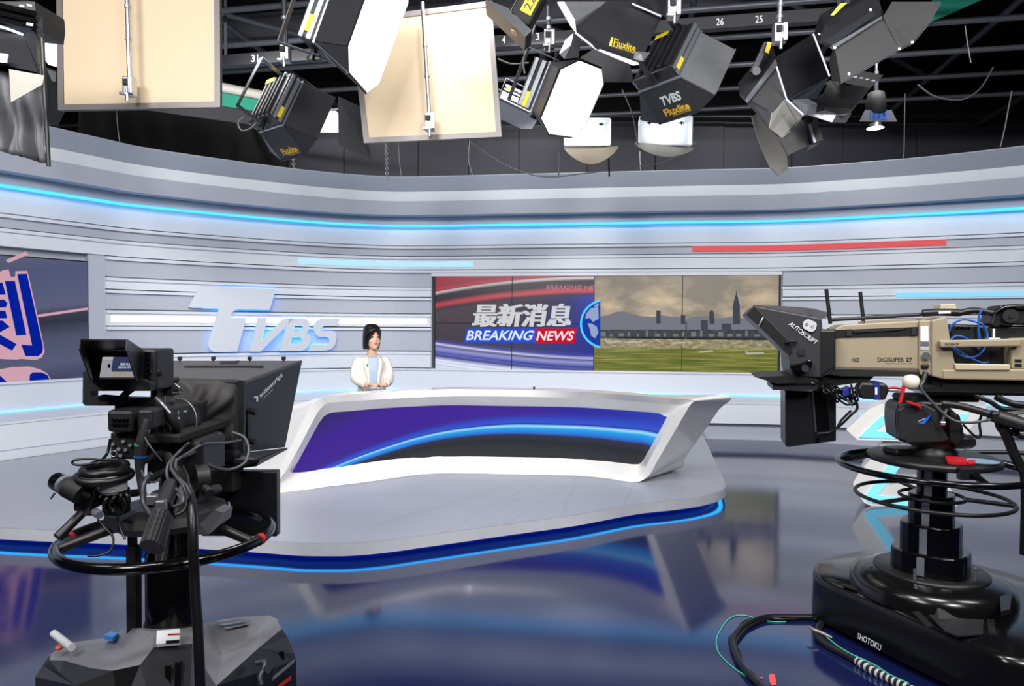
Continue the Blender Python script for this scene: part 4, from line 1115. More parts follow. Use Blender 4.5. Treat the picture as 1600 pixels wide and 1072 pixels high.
# large one cut by the top edge
k4 = lambda pts, Ys: zz(1140, 0, 3.478, pts, Ys)
e = empty('soft_light', P(1330, 40, 4.6), 'largest dark soft light with wide grey barn doors cut by the top edge at right', 'studio light')
block(e, 'housing', k4([(486, 236), (520, 130), (800, -40), (840, 92), (560, 240)], [4.75, 4.8, 5.0, 4.9, 4.7]), DARK, (0.06, 0.22, 0.16))
block(e, 'trim_frame', k4([(510, 226), (770, 60), (790, 84), (560, 246)], [4.6, 4.8, 4.78, 4.6]), DARKM, (0, 0.04, 0.0))
block(e, 'trim_frame', k4([(555, 248), (826, 88), (830, 98), (572, 262)], [4.55, 4.75, 4.75, 4.55]), ALU, (0, 0.03, 0))
plate(e, 'barn_door', k4([(572, 258), (826, 96), (922, 268), (606, 450)], [4.6, 4.8, 4.55, 4.35]), GREYD, inner=INNER)
plate(e, 'barn_door', k4([(834, 90), (882, 10), (1150, 10), (1086, 125), (996, 232), (922, 268)], [4.8, 4.85, 4.7, 4.6, 4.5, 4.55]), GREYD, inner=INNER)
plate(e, 'barn_door', k4([(566, 262), (606, 450), (556, 434), (540, 330)], [4.6, 4.35, 4.5, 4.65]), DARK)
block(e, 'number_plate', k4([(548, 84), (600, 20), (640, 14), (566, 84)], 4.68), YELLOW, (0, .004, 0))
mb = MB()
for x, y in ((570, 260), (648, 402), (922, 266), (992, 230), (486, 186), (765, 54)): mb.box(k4([(x, y)], 4.4)[0], (0.014, 0.006, 0.012))
mb.build('rivet', STEEL, e); e2 = e
mb = MB(); mb.tube([k4([(640, 10)], 4.9)[0], k4([(650, -60)], 4.95)[0]], 0.02); mb.build('bracket', STEEL, e)
# black one behind
e = empty('soft_light', P(1340, 140, 5.9), 'black soft light with slotted top edge tucked behind the largest one at right', 'studio light')
block(e, 'housing', k5([(640, 480), (760, 424), (882, 450), (800, 530), (660, 500)], 6.0), DARK, (0.0, 0.2, 0.04))
plate(e, 'barn_door', k5([(520, 560), (560, 480), (800, 526), (700, 650), (640, 690), (520, 640)], [6.0, 6.1, 5.95, 5.85, 5.85, 5.9]), DARK, inner=INNER)
plate(e, 'barn_door', k5([(420, 600), (520, 560), (525, 645), (480, 660)], [5.9, 6.0, 5.9, 5.85]), DARKM)
mb = MB()
for x, y in ((712, 462), (748, 468), (784, 476), (820, 484)): mb.box(k5([(x, y)], 5.88)[0], (0.03, 0.01, 0.012))
mb.build('slot_marking', ALU, e)
# lowest one facing left
e = empty('soft_light', P(1235, 225, 6.2), 'small grey soft light with large curved open door, lowest of the right-hand cluster', 'studio light')
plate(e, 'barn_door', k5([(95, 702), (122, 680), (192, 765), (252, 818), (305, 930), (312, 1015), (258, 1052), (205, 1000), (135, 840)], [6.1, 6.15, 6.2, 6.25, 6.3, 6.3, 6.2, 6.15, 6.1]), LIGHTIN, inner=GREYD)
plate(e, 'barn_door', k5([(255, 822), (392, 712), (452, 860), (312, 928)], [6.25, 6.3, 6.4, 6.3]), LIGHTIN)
block(e, 'housing', k5([(400, 716), (478, 690), (522, 838), (455, 862)], 6.32), DARK, (0.04, 0.18, 0.02))
block(e, 'trim_frame', k5([(432, 745), (446, 740), (480, 850), (466, 855)], 6.29), ALU, (0, .02, 0))
plate(e, 'corner_flap', k5([(420, 908), (455, 862), (524, 840)], [6.35, 6.35, 6.35]), DARKM)
mb = MB(); mb.cyl(P(1265, 187, 6.2), P(1265, 187, 6.3), 0.03); mb.build('tilt_knob', BLACK, e)
# top-edge lamp with lettering on its long door
k3 = lambda pts, Ys: zz(740, 0, 3.8095, pts, Ys)
e = empty('soft_light', P(970, 40, 4.7), 'dark soft light at top edge with yellow lettering on its long barn door', 'studio light')
q = k3([(612, 186), (612, 150), (790, 10), (945, 8), (1118, 98), (1012, 328), (978, 378), (730, 286)], [4.7, 4.75, 4.9, 5.0, 5.1, 4.9, 4.75, 4.65])
d_ = plate(e, 'barn_door', q, DARK)
m2 = MB(); text_quad(m2, 'Fluxlite', *k3([(832, 272), (962, 306), (968, 270), (838, 226)], [4.6, 4.66, 4.7, 4.64])); text_quad(m2, 'DIVISION SYSTEMS', *k3([(820, 276), (955, 318), (955, 310), (820, 268)], [4.6, 4.65, 4.65, 4.6])); m2.build('yellow_lettering', FLUXY, d_)
m2 = MB(); m2.prism(k3([(806, 270), (818, 276), (832, 226), (820, 222)], 4.6), (0, .002, 0)); m2.build('yellow_mark', FLUXY, d_)
plate(e, 'barn_door', k3([(540, 10), (788, 10), (612, 158), (596, 130)], [4.9, 5.0, 4.75, 4.7]), DOORS)
plate(e, 'barn_door', k3([(500, 10), (540, 10), (604, 118), (612, 190), (580, 150)], [4.8, 4.85, 4.7, 4.65, 4.7]), emis('lit_flap', (250, 250, 250), 1.1))  # lamp light on this flap put in as emission
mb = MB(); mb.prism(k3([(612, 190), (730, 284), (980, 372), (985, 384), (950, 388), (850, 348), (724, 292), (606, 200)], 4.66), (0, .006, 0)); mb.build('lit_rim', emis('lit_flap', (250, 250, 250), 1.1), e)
block(e, 'housing', k3([(1000, 0), (1180, -10), (1118, 96), (1020, 60)], [5.1, 5.2, 5.1, 5.0]), DARK, (0, .2, .1))
mb = MB(); mb.tube(k3([(945, 22), (1116, 96)], [4.95, 5.05]), 0.006, n=6); mb.build('painted_edge_glow', emis('lit_edge', (235, 236, 255), 1.2), e)  # light along the door edge put in as a glowing tube
quadboard('black_flag', [(906, 90), (930, 75), (984, 98), (990, 128), (942, 128), (938, 108)], [6.0] * 6, 0.01, mat('flag_black', (34, 36, 42), 0.6), 'black flag panel behind the lit centre soft light', 'flag panel')
# upper left corner lamp
k1 = lambda pts, Ys: zz(0, 0, 3.967, pts, Ys)
e = empty('soft_light', P(20, 60, 4.2), 'dark soft light at the upper left corner above the hanging cloth skirt', 'studio light')
block(e, 'housing', k1([(-240, 10), (-240, 130), (212, 175), (222, 90), (215, 10)], 4.3), DARK, (0.02, 0.25, 0))
for y0, y1 in ((48, 66), (98, 112), (140, 150)):
    mb = MB(); mb.tube(k1([(-240, y0 - 70), (218, y1 + 20)], 4.26), 0.018, n=8); mb.build('cooling_rib', BLACKG, e)
plate(e, 'barn_door', k1([(-240, 130), (110, 205), (145, 212), (232, 440), (40, 400), (-240, 340)], [4.3, 4.2, 4.2, 3.95, 3.95, 3.95]), DARK)
plate(e, 'barn_door', k1([(222, 90), (262, 100), (272, 300), (268, 530), (240, 430), (150, 212), (212, 180)], [4.3, 4.35, 4.3, 4.2, 4.0, 4.2, 4.3]), DARKM)
mb = MB(); mb.tube(k1([(-240, 115), (0, 165), (140, 214)], 4.18), 0.008, n=6); mb.build('painted_edge_glow', emis('lit_edge', (235, 236, 255), 1.2), e)  # lit door edge put in as a glowing tube
mb = MB()
for pts in ([(165, 140), (205, 146), (203, 162), (163, 156)], [(120, 28), (150, 34), (146, 44), (118, 38)], [(165, 24), (196, 30), (196, 40), (168, 36)]): mb.prism(k1(pts, 4.2), (0, .003, 0))
mb.build('tape_tag', TXTW, e)
plate(e, 'tape_flap', k1([(-240, 300), (48, 335), (40, 388), (-240, 370)], 3.9), mat('white_tape', (214, 214, 214), 0.5))
e = empty('soft_light', P(78, 90, 6.0), 'lit soft light glimpsed between corner lamp and the left bounce board', 'studio light')
plate(e, 'diffusion_sheet', k1([(268, 225), (350, 260), (350, 412), (300, 400), (268, 355)], 6.0), DIFF)
plate(e, 'barn_door', k1([(272, 410), (352, 440), (352, 560), (400, 690), (355, 775), (268, 765), (272, 540)], [6.0, 6.0, 5.9, 5.8, 5.8, 5.9, 6.0]), DARK)
plate(e, 'foil_flap', k1([(290, 430), (345, 445), (345, 510), (320, 500)], 5.85), mat('foil_silver', (150, 152, 158), 0.3, metal=0.7, bump=0.6, nscale=12))
block(e, 'housing', k1([(268, 150), (352, 150), (352, 255), (268, 222)], 6.05), DARK, (0, .2, .0))
hanger(443, -60, 446, 88, 5.75, 'dark pole with pulley joint above the soft light left of centre', m=DARKM, r=0.022)
hanger(857, 10, 858, 66, 5.6, 'short dark pole with square clamp above the lit centre soft light', m=DARKM, r=0.016)
hanger(1050, -60, 1052, 18, 4.9, 'chrome pole stub above the lettered soft light right of centre')
hanger(1220, -20, 1217, 58, 5.0, 'chrome pole with clamp above the right-hand cluster of soft lights')
hanger(592, -60, 560, -30, 4.4, 'chrome pole above the large lit soft light') if False else None

# hanging cloth skirt at the far left
e = empty('cloth_skirt', P(35, 180, 4.05), 'wrinkled grey cloth skirt hanging at the upper left corner', 'cloth')
o = cloth('cloth', -60, 66, (88, 132), (222, 256), (3.9, 4.1), CLOTH, None, None, n=40, amp=0.03, seed=7, skew=7); o.parent = e; o.matrix_parent_inverse = mw(e).inverted()
mb = MB(); mb.tube([P(66, 60, 4.08), P(69, 132, 4.08), P(73, 200, 4.08), P(76, 260, 4.08)], 0.012, n=8); mb.build('edge_hem', BLACK, e)
setp(quadboard('gel_flag', [(14, 108), (69, 118), (66, 132), (17, 160)], [3.85, 3.85, 3.85, 3.85], 0.004, mat('gel_grey', (150, 148, 140), 0.5), 'greyish gel flap clipped over the cloth skirt at upper left', 'gel flap'))
# black flag panel right of the left-centre soft light
quadboard('black_flag', [(528, 150), (566, 168), (580, 250), (529, 226)], [6.3, 6.2, 6.2, 6.3], 0.01, mat('flag_black', (34, 36, 42), 0.6), 'black flag panel hanging left of the centre bounce board', 'flag panel')
# crumpled foil scraps around the right cluster
FOIL = mat('foil_silver', (150, 152, 158), 0.3, metal=0.7, bump=0.6, nscale=12)
def foil(pts, Y, label):
    mb = MB(); q = [P(x, y, Y + 0.03 * math.sin(i * 2.1)) for i, (x, y) in enumerate(pts)]; c = sum(q, Vector()) / len(q) + Vector((0, -0.03, 0))
    n = len(q); mb.raw(q + [c], [(i, (i + 1) % n, n) for i in range(n)], 0); mb.raw([p + Vector((0, .004, 0)) for p in q] + [c + Vector((0, .004, 0))], [((i + 1) % n, i, n) for i in range(n)], 0)
    return setp(mb.build('foil_sheet', FOIL), label, 'foil')
foil([(1238, 156), (1262, 154), (1277, 162), (1275, 176), (1258, 180)], 4.9, 'crumpled silver foil between the two right-hand soft lights')
foil([(1258, 178), (1290, 172), (1318, 182), (1331, 176), (1322, 192), (1300, 191)], 5.0, 'long strip of crumpled silver foil under the right-hand cluster')
foil([(874, 84), (884, 62), (896, 52), (908, 58), (904, 90), (882, 92)], 5.2, 'silver foil flap above the lit centre soft light')
foil([(992, 80), (1016, 82), (1005, 96), (990, 92)], 4.4, 'grey tape flap at the corner of the top-edge soft light')

# ---- open-face floods seen against the back wall
def flood(px, py, Y, w, h, label, flap):
    c = P(px, py, Y); e = empty('flood_light', c, label, 'flood light'); M = Matrix.Translation(c)
    mb = MB(M); t = 0.01; d = 0.14
    mb.box((0, d, 0), (w, 0.01, h)); 
    for sx in (-1, 1): mb.prism([(sx * w / 2, d, -h / 2), (sx * w / 2, d, h / 2), (sx * w * 0.52, 0, h * 0.52), (sx * w * 0.52, 0, -h * 0.52)], (sx * t, 0, 0))
    for sz in (-1, 1): mb.prism([(-w / 2, d, sz * h / 2), (w / 2, d, sz * h / 2), (w * 0.52, 0, sz * h * 0.52), (-w * 0.52, 0, sz * h * 0.52)], (0, 0, sz * t))
    mb.build('reflector', INNER, e)
    mb = MB(M); mb.cyl((-w * 0.36, 0.07, -0.02), (w * 0.36, 0.07, -0.02), 0.02); mb.cyl((-w * 0.36, 0.07, 0.07), (w * 0.36, 0.07, 0.07), 0.02); mb.build('lamp_tubes', emis('flood_tube', (240, 248, 255), 5.0), e)
    mb = MB(M)
    for sx in (-1, 1): mb.box((sx * w * 0.33, 0.05, 0.09), (0.05, 0.012, 0.015)); mb.box((sx * w * 0.33, 0.05, 0.09), (0.015, 0.012, 0.04))
    mb.build('lamp_clip', BLACK, e)
    # sagging lower flap
    mb = MB(); n = 14; a = []; b = []
    for i in range(n + 1):
        x = flap[0] + (flap[2] - flap[0]) * i / n; u = i / n
        ya = flap[1] + (flap[3] - flap[1]) * u; sag = flap[4] * math.sin(math.pi * u) ** 0.8
        a.append(P(x, ya, Y + 0.02)); b.append(P(x, ya + 3 + sag, Y - 0.25))
    for i in range(n):
        mb.raw([a[i], a[i + 1], b[i + 1], b[i]], [(0, 1, 2, 3)], 0, True); mb.raw([p - Vector((0, 0, .008)) for p in (a[i], a[i + 1], b[i + 1], b[i])], [(3, 2, 1, 0)], 0, True)
        mb.raw([b[i], b[i + 1], b[i + 1] - Vector((0, 0, .008)), b[i] - Vector((0, 0, .008))], [(0, 1, 2, 3)], 0)
    mb.build('lower_flap', mat('flap_gold_grey', (92, 80, 60), 0.5), e)
    return e
flood(1041, 204, 7.0, 0.50, 0.27, 'glowing flood light hanging before the black wall, right of centre', (992, 222, 1084, 230, 16))
flood(918, 206, 7.0, 0.44, 0.25, 'glowing flood light partly behind the lit centre soft light', (882, 230, 966, 228, 24))
mb = MB(); mb.box(P(508, 190, 7.4), (0.26, 0.1, 0.2)); setp(mb.build('flood_light', DIFF), 'white lit lamp face behind the left-centre soft light', 'flood light')

# ---- small spot marked 224 and scoop marked 22
e = empty('number_spot', P(1368, 180, 6.3), 'small black spotlight with blue label reading 224', 'spotlight')
c = P(1368, 180, 6.3); M = Matrix.Translation(c)
mb = MB(M); mb.lathe([(0.02, 0.22), (0.07, 0.20), (0.085, 0.12), (0.09, 0.02), (0.07, 0.0)], n=20); mb.build('housing', BLACKM, e)
mb = MB(M); mb.prism([(-0.17, -0.05, -0.07), (0.17, -0.05, -0.07), (0.12, -0.05, 0.03), (-0.12, -0.05, 0.03)], (0, 0.012, 0)); mb.build('front_flap', mat('spot_flap', (96, 98, 104), 0.5), e)
mb = MB(M); mb.box((0, -0.055, -0.015), (0.15, 0.006, 0.075)); lb = mb.build('blue_label', mat('label_blue', (28, 100, 214), 0.5), e)
mb = MB(M); text_on(mb, '2 2 4', (-0.06, -0.0605, -0.042), (0.12, 0, 0), (0, 0, 0.055), bold=0.01); mb.build('label_number', TXTK, lb)
mb = MB(M); mb.lathe([(0.05, -0.11), (0.05, -0.075)], n=16); mb.build('lens', ALU, e)
mb = MB(M); mb.lathe([(0.075, -0.118), (0.05, -0.114), (0.04, -0.11)], n=16); mb.build('lit_rim', emis('spot_rim', (240, 245, 255), 2.5), e)
mb = MB(M); mb.box((0, 0, 0.3), (0.03, 0.02, 0.2)); mb.cyl((0, 0, 0.22), (0, 0, 1.3), 0.012); mb.build('bracket', DARKM, e)
c = P(822, 18, 5.0); M = Matrix.Translation(c) @ Euler((0, R(28), 0)).to_matrix().to_4x4()
e = empty('number_spot', c, 'black lamp at top edge with yellow label reading 22, beside the centre board', 'spotlight')
mb = MB(M); mb.box((0, 0, 0.05), (0.17, 0.2, 0.34), bev=0.02); mb.build('housing', BLACKM, e)
mb = MB(M); mb.box((0.02, -0.104, 0.02), (0.085, 0.006, 0.15)); lb = mb.build('yellow_label', YELLOW, e)
mb = MB(M); text_on(mb, '22', (0.045, -0.109, -0.03), (0, 0, 0.1), (-0.055, 0, 0), bold=0.01); mb.build('label_number', TXTK, lb)
mb = MB(M); mb.prism([(-0.28, -0.1, -0.1), (0.1, -0.1, -0.2), (0.12, -0.1, -0.14), (-0.1, -0.1, -0.08)], (0, 0.25, 0)); mb.build('barn_door', DARKM, e)
mb = MB(M); mb.lathe([(0.035, -0.18), (0.035, -0.13)], n=14); mb.build('lamp_base', mat('lamp_base_tan', (210, 170, 130), 0.5), e)
mb = MB(); mb.tube([c + Vector((0.02, 0, 0.1)), c + Vector((0.02, 0, 0.6))], 0.02); mb.build('bracket', DARKM, e)

# ---- hanging chains, wires and looping cables
def wire(name, pts, Y, r, m, label, cat_, group=None, n=6):
    q = [P(p[0], p[1], p[2] if len(p) > 2 else Y) for p in pts]; mb = MB(); mb.tube(q, r, n=n); return setp(mb.build(name, m), label, cat_, group)
WIRE = mat('wire_steel', (150, 150, 155), 0.4, metal=0.5)
def chain_obj(px, y0, y1, Y, label):
    mb = MB(); a = P(px, y0, Y); b = P(px + 2, y1, Y); L = (a - b).length; k = 0; d = (b - a).normalized(); t = 0.0
    while t < L:
        c_ = a + d * t
        mb.torus(c_, 0.018, 0.0045, n=12, m=6, axis=((1, 0, 0) if k % 2 else (0, 1, 0)), sy=1.0); t += 0.032; k += 1
    return setp(mb.build('hanging_chain', WIRE), label, 'chain')
chain_obj(458, 248, 272, 8.6, 'short chain hanging below the lettered soft light left of centre')
chain_obj(603, 224, 280, 8.8, 'chain hanging below the centre bounce board near its left corner')
wire('hanging_wire', [(182, 172), (184, 200), (188, 228)], 7.6, 0.004, WIRE, 'thin wire below the left bounce board', 'wire')
wire('hanging_wire', [(622, 222), (624, 250), (628, 282)], 8.8, 0.003, WIRE, 'thin wire right of the chain below the centre bounce board', 'wire')
wire('hanging_wire', [(734, 218), (732, 250), (740, 278)], 8.9, 0.004, WIRE, 'thin wire below right corner of the centre bounce board', 'wire')
wire('hanging_rod', [(1000, 236), (1000, 250), (1001, 268)], 8.5, 0.006, WIRE, 'thin rod below the flood light right of centre', 'rod')
wire('hanging_rod', [(951, 226), (951, 250), (952, 276)], 7.2, 0.01, DARKM, 'dark rod beside the flood light behind the centre soft light', 'rod')
wire('hanging_rod', [(873, 236), (873, 255), (873, 274)], 8.5, 0.008, DARKM, 'dark rod below the lit centre soft light', 'rod')
wire('suspension_wire', [(1414, 146), (1413, 200), (1412, 242), (1406, 254)], 8.6, 0.005, WIRE, 'suspension wire ending in a forked hook at right', 'wire')
wire('suspension_wire', [(1581, 142), (1576, 168), (1570, 200), (1563, 230)], 8.0, 0.008, WIRE, 'steel suspension wire nearest the right edge', 'wire')
wire('looping_cable', [(1434, 132), (1460, 150), (1500, 156), (1530, 140), (1552, 105)], 6.8, 0.008, CABLEG, 'grey cable looping between ceiling pipes at the upper right', 'cable')
wire('looping_cable', [(735, 222), (790, 258), (850, 276), (920, 270), (980, 262), (1040, 252), (1090, 220)], 8.4, 0.008, CABLEG, 'long thin cable sagging across the black wall above the set', 'cable')
wire('looping_cable', [(382, 182), (372, 192), (378, 204), (392, 200), (400, 192)], 5.5, 0.008, CABLEG, 'small grey cable loop at rear of the left-centre soft light', 'cable')
wire('looping_cable', [(778, 92), (800, 100), (826, 98)], 5.9, 0.008, CABLEG, 'grey cable sagging toward the lit centre soft light', 'cable')
wire('looping_cable', [(836, 40), (826, 70), (818, 95), (820, 115)], 5.5, 0.008, CABLEG, 'grey cable dropping from the rail marked 3', 'cable')
wire('looping_cable', [(972, 140), (988, 178), (996, 222), (1004, 240)], 6.9, 0.006, CABLEG, 'thin cable running down to the flood light right of centre', 'cable')
wire('looping_cable', [(1342, 80), (1345, 95), (1352, 110)], 5.0, 0.008, CABLEG, 'short cable under the large soft light at the upper right', 'cable')
for (x, y0, y1) in ((1514, 40, 98), ):
    wire('hanging_wire', [(x - 6, y0), (x - 2, (y0 + y1) / 2), (x + 3, y1)], 7.2, 0.006, WIRE, 'short steel wire hook between pipes at the upper right', 'wire')

# ================================================================ LEFT CAMERA ON ITS PEDESTAL
AX, AY = -1.235, 2.45
LG_ = mat('pedestal_grey', (118, 118, 122), 0.42, noise=0.08, nscale=40, bump=0.02)
def PY(x, y, Y): return P(x, y, Y)
ped = empty('camera_pedestal', (AX, AY, 0), 'dark grey faceted camera pedestal with thick black steering ring at left', 'camera pedestal')
pt = dict(A=(183, 1007, 2.40), B=(198, 982, 2.5), C=(214, 982, 2.38), D=(238, 988, 2.30), E=(219, 1039, 2.12), F=(176, 1048, 2.15), G=(192, 1015, 2.3),
          H=(113.5, 1003.6, 2.55), I=(163.6, 997, 2.58), J=(79.4, 1021.5, 2.45), K=(124, 1017, 2.38), L=(77.6, 1031.4, 2.36), M=(99, 1032, 2.3), N=(142, 1044, 2.2),
          O=(66.9, 1039.4, 2.4), O2=(55, 1058, 2.36), Q=(94, 1052, 2.22), R1=(117, 1072, 2.12), S=(302, 975, 2.45), T=(321.7, 973, 2.62), U=(389.7, 963.3, 2.75), V=(420, 961.5, 2.8), W=(432.7, 967, 2.75),
          X=(440, 983, 2.62), Y=(429, 976.7, 2.62), Z=(404, 1012.6, 2.4), AA=(337.8, 1072, 2.1), BB=(346.7, 1021.5, 2.42), CC=(386, 1005.4, 2.5), DD=(411, 985.7, 2.62), EE=(320, 1043, 2.22), FF=(302, 1008, 2.28),
          GG=(449, 994.7, 2.64), HH=(459.6, 1021.5, 2.6), II=(463, 1032, 2.6), KK=(240, 1012, 2.2), LL=(300, 1006, 2.22), MM=(228, 1072, 2.02), NN=(297, 1072, 2.04), E2=(205, 1072, 2.05))
pv = {k: P(*v) for k, v in pt.items()}
def G0(k, out=0.0):
    v = pv[k]; return Vector((v.x, v.y, 0.03))
def facets(mb, lst, mi=0):
    for f in lst: mb.raw([pv[k] if isinstance(k, str) else k for k in f], [tuple(range(len(f)))], mi)
mb = MB()
facets(mb, [('B', 'C', 'G', 'A'), ('C', 'D', 'E', 'F', 'G'), ('I', 'H', 'J', 'K', 'G', 'A'), ('J', 'L', 'M', 'K'), ('K', 'M', 'N', 'F', 'G'), ('B', 'A', 'I'),
            ('D', 'KK', 'E'), ('D', 'LL', 'KK'), ('D', 'S', 'LL'), ('S', 'FF', 'LL'), ('S', 'T', 'BB', 'FF'), ('T', 'U', 'CC', 'BB'), ('U', 'V', 'W', 'DD', 'CC'), ('W', 'Y', 'DD'), ('W', 'X', 'Y'),
            ('DD', 'Y', 'Z', 'CC'), ('CC', 'Z', 'BB'), ('BB', 'Z', 'AA', 'EE'), ('FF', 'BB', 'EE'), ('X', 'Z', 'Y'), ('C', 'B', 'S', 'D')])
ctr = lambda k: Vector((pv[k].x, pv[k].y, 0.03))
for a, b in (('E', 'KK'), ('KK', 'LL'), ('LL', 'FF'), ('FF', 'EE')): pass
mb.build('base_cover', LG_, ped)
mb = MB()
facets(mb, [('L', 'O', 'Q', 'M'), ('M', 'Q', 'N'), ('N', 'Q', 'R1'), ('N', 'R1', ctr('E2'), 'F'), ('F', ctr('E2'), 'E'), ('J', 'O', 'L'),
            ('X', 'GG', 'HH', 'II', 'Z'), ('Z', 'II', ctr('II'), ctr('AA'), 'AA'), ('O', 'O2', 'R1', 'Q'), ('O2', ctr('O2'), ctr('R1'), 'R1'), ('R1', ctr('R1'), ctr('E2'))])
facets(mb, [('H', ctr('H'), ctr('J'), 'J'), ('J', ctr('J'), ctr('O2'), 'O2', 'O'), ('I', ctr('I'), ctr('H'), 'H'), ('T', ctr('T'), ctr('I'), 'I', 'B', 'S'), ('U', ctr('U'), ctr('T'), 'T'), ('V', ctr('V'), ctr('U'), 'U'),
            ('W', ctr('W'), ctr('V'), 'V'), ('GG', ctr('GG'), ctr('W'), 'W', 'X'), ('HH', ctr('HH'), ctr('GG'), 'GG'), ('II', ctr('II'), ctr('HH'), 'HH')])
mb.build('base_side', BLACK, ped)
mb = MB()
facets(mb, [('KK', 'LL', 'NN', 'MM'), ('E', 'KK', 'MM', 'E2'), ('LL', 'FF', 'EE', 'AA', 'NN'), ('E2', 'MM', ctr('MM'), ctr('E2')), ('MM', 'NN', ctr('NN'), ctr('MM')), ('NN', 'AA', ctr('AA'), ctr('NN'))])
mb.build('front_panel', mat('pedestal_panel', (40, 40, 44), 0.4), ped)
mb = MB()
for x0, x1, y0 in ((241, 251, 1042), (257, 268, 1040), (273, 283, 1036)):
    mb.prism([P(x0, y0, 2.115), P(x1, y0, 2.115), P(x1, 1085, 2.0), P(x0, 1085, 2.0)], (0, 0.01, 0))
mb.build('front_slot', BLACKG, ped)
def stick(name, pts, m, par, off=0.004):
    q = [P(*p) for p in pts]; n = (q[1] - q[0]).cross(q[2] - q[0]).normalized()
    if n.dot(CAM - q[0]) < 0: n = -n
    mb = MB(); mb.prism([v + n * off for v in q], -n * off); return mb.build(name, m, par)
st = stick('info_sticker', [(245.5, 1011, 2.19), (246.5, 990, 2.25), (282, 987, 2.25), (281.5, 1008, 2.19)], TXTW, ped, 0.012)
mb = MB()
for (x0, y0, x1, y1) in ((262, 991, 281, 993.5),): mb.prism([P(x0, y1, 2.17), P(x0, y0, 2.17), P(x1, y0 - 1, 2.17), P(x1, y1 - 1, 2.17)], (0, .002, 0))
mb.build('sticker_stripe', RED, st)
mb = MB(); mb.prism([P(259, 1006.5, 2.16), P(259, 1001.5, 2.16), P(280, 1000, 2.16), P(280, 1005, 2.16)], (0, .002, 0)); mb.build('sticker_block', BLACK, st)
mb = MB()
for y0 in (968.5, 974, 979.5):
    mb.raw([P(338 + (y0 - 968) * 1.1, y0 + 3, 2.6), P(346 + (y0 - 968), y0 + 4.5, 2.58), P(393, y0 - 3, 2.66), P(386, y0 - 4.4, 2.69)], [(0, 1, 2, 3)], 0)
mb.v = [v + Vector((0, -0.01, 0.008)) for v in mb.v]
mb.build('cooling_vent', BLACKG, ped)
mb = MB(); q = [P(*p) for p in ((163, 999, 2.46), (176, 1002.5, 2.40), (185, 996, 2.48), (174, 992.5, 2.54))]; mb.prism(q, (0, 0, 0.016)); mb.build('blue_button', mat('button_blue', (30, 140, 226), 0.4), ped)
mb = MB(); mb.prism([P(434, 1072, 2.45), P(437, 1066, 2.46), P(459, 1050, 2.58), P(458, 1056, 2.57), P(445, 1066, 2.5)], (0, 0.005, 0)); mb.v = [v + Vector((0, -0.03, 0)) for v in mb.v]; mb.build('red_strip', RED, ped)
mb = MB(); mb.prism([P(417, 1062, 2.42), P(463, 1026, 2.56), P(463, 1030, 2.56), P(418, 1067, 2.42)], (0, 0.01, 0)); mb.v = [v + Vector((0, -0.03, 0)) for v in mb.v]; mb.build('trim_line', ALU, ped)
mb = MB(); mb.prism([P(424, 1020, 2.5), P(447, 1012, 2.55), P(449, 1024, 2.55), P(430, 1040, 2.5)], (0, 0.01, 0)); mb.v = [v + Vector((0, -0.03, 0)) for v in mb.v]; mb.build('side_opening', BLACKG, ped)
mb = MB(); mb.tube([P(400, 1036, 2.3), P(413, 1034, 2.3), P(412, 1046, 2.28), P(406, 1058, 2.26), P(408, 1070, 2.25)], 0.010, n=8); mb.cyl(P(416, 1046, 2.28), P(419, 1046, 2.27), 0.012); mb.build('lock_lever', DARKM, ped)
# column
mb = MB(); mb.lathe([(0.088, 0.30), (0.088, 0.62), (0.082, 0.63), (0.080, 0.74)], (AX + 0.01, AY, 0), n=28); mb.build('column', BLACKG, ped)
mb = MB(); mb.lathe([(0.094, 0.345), (0.094, 0.37)], (AX + 0.01, AY, 0), n=28); mb.build('column_collar', BLACK, ped)
mb = MB(); c_ = P(209.5, 930, 2.45); mb.box((c_.x, 2.45, 0.475), (0.038, 0.04, 0.33), bev=0.004); mb.box((c_.x - 0.004, 2.45, 0.70), (0.02, 0.03, 0.16)); mb.build('counterweight_tube', BLACKM, ped)
mb = MB(); mb.lathe([(0.10, 0.715), (0.17, 0.725), (0.205, 0.755), (0.195, 0.785), (0.13, 0.80), (0.08, 0.80)], (AX, AY - 0.01, 0), n=10, smooth=False); mb.build('steering_hub', DARK, ped)
mb = MB(); q = [P(308, 836, 2.28), P(312, 818, 2.25), P(335, 797, 2.3), P(349, 801, 2.36), P(346, 818, 2.36), P(326, 835, 2.32)]; mb.prism(q, (0, 0.08, 0)); mb.build('hub_horn', LG_, ped)
RZ = 0.678
ring = MB(); ring.torus((AX, AY, RZ), 0.345, 0.0185, n=72, m=12); rg = ring.build('steering_ring', BLACKG, ped)
for x, y, Y in ((401, 834, 2.41), (126, 844, 2.42)):
    a = P(x, y, Y); a = Vector((AX, AY, 0)) + (Vector((a.x, a.y, 0)) - Vector((AX, AY, 0))).normalized() * 0.345; a.z = RZ
    t = Vector((-(a.y - AY), a.x - AX, 0)).normalized(); mb = MB(); mb.cyl(a - t * 0.011, a + t * 0.011, 0.0205, n=14); mb.build('red_marking', RED, rg)
for ang, w in ((208, 0.02), (-12, 0.02), (100, 0.02), (-68, 0.02)):
    d = Vector((math.cos(R(ang)), math.sin(R(ang)), 0)); mb = MB(); mb.cyl(Vector((AX, AY, 0.745)) + d * 0.12, Vector((AX, AY, RZ)) + d * 0.335, w, w * 0.8, n=8); mb.build('ring_spoke', BLACK, ped)

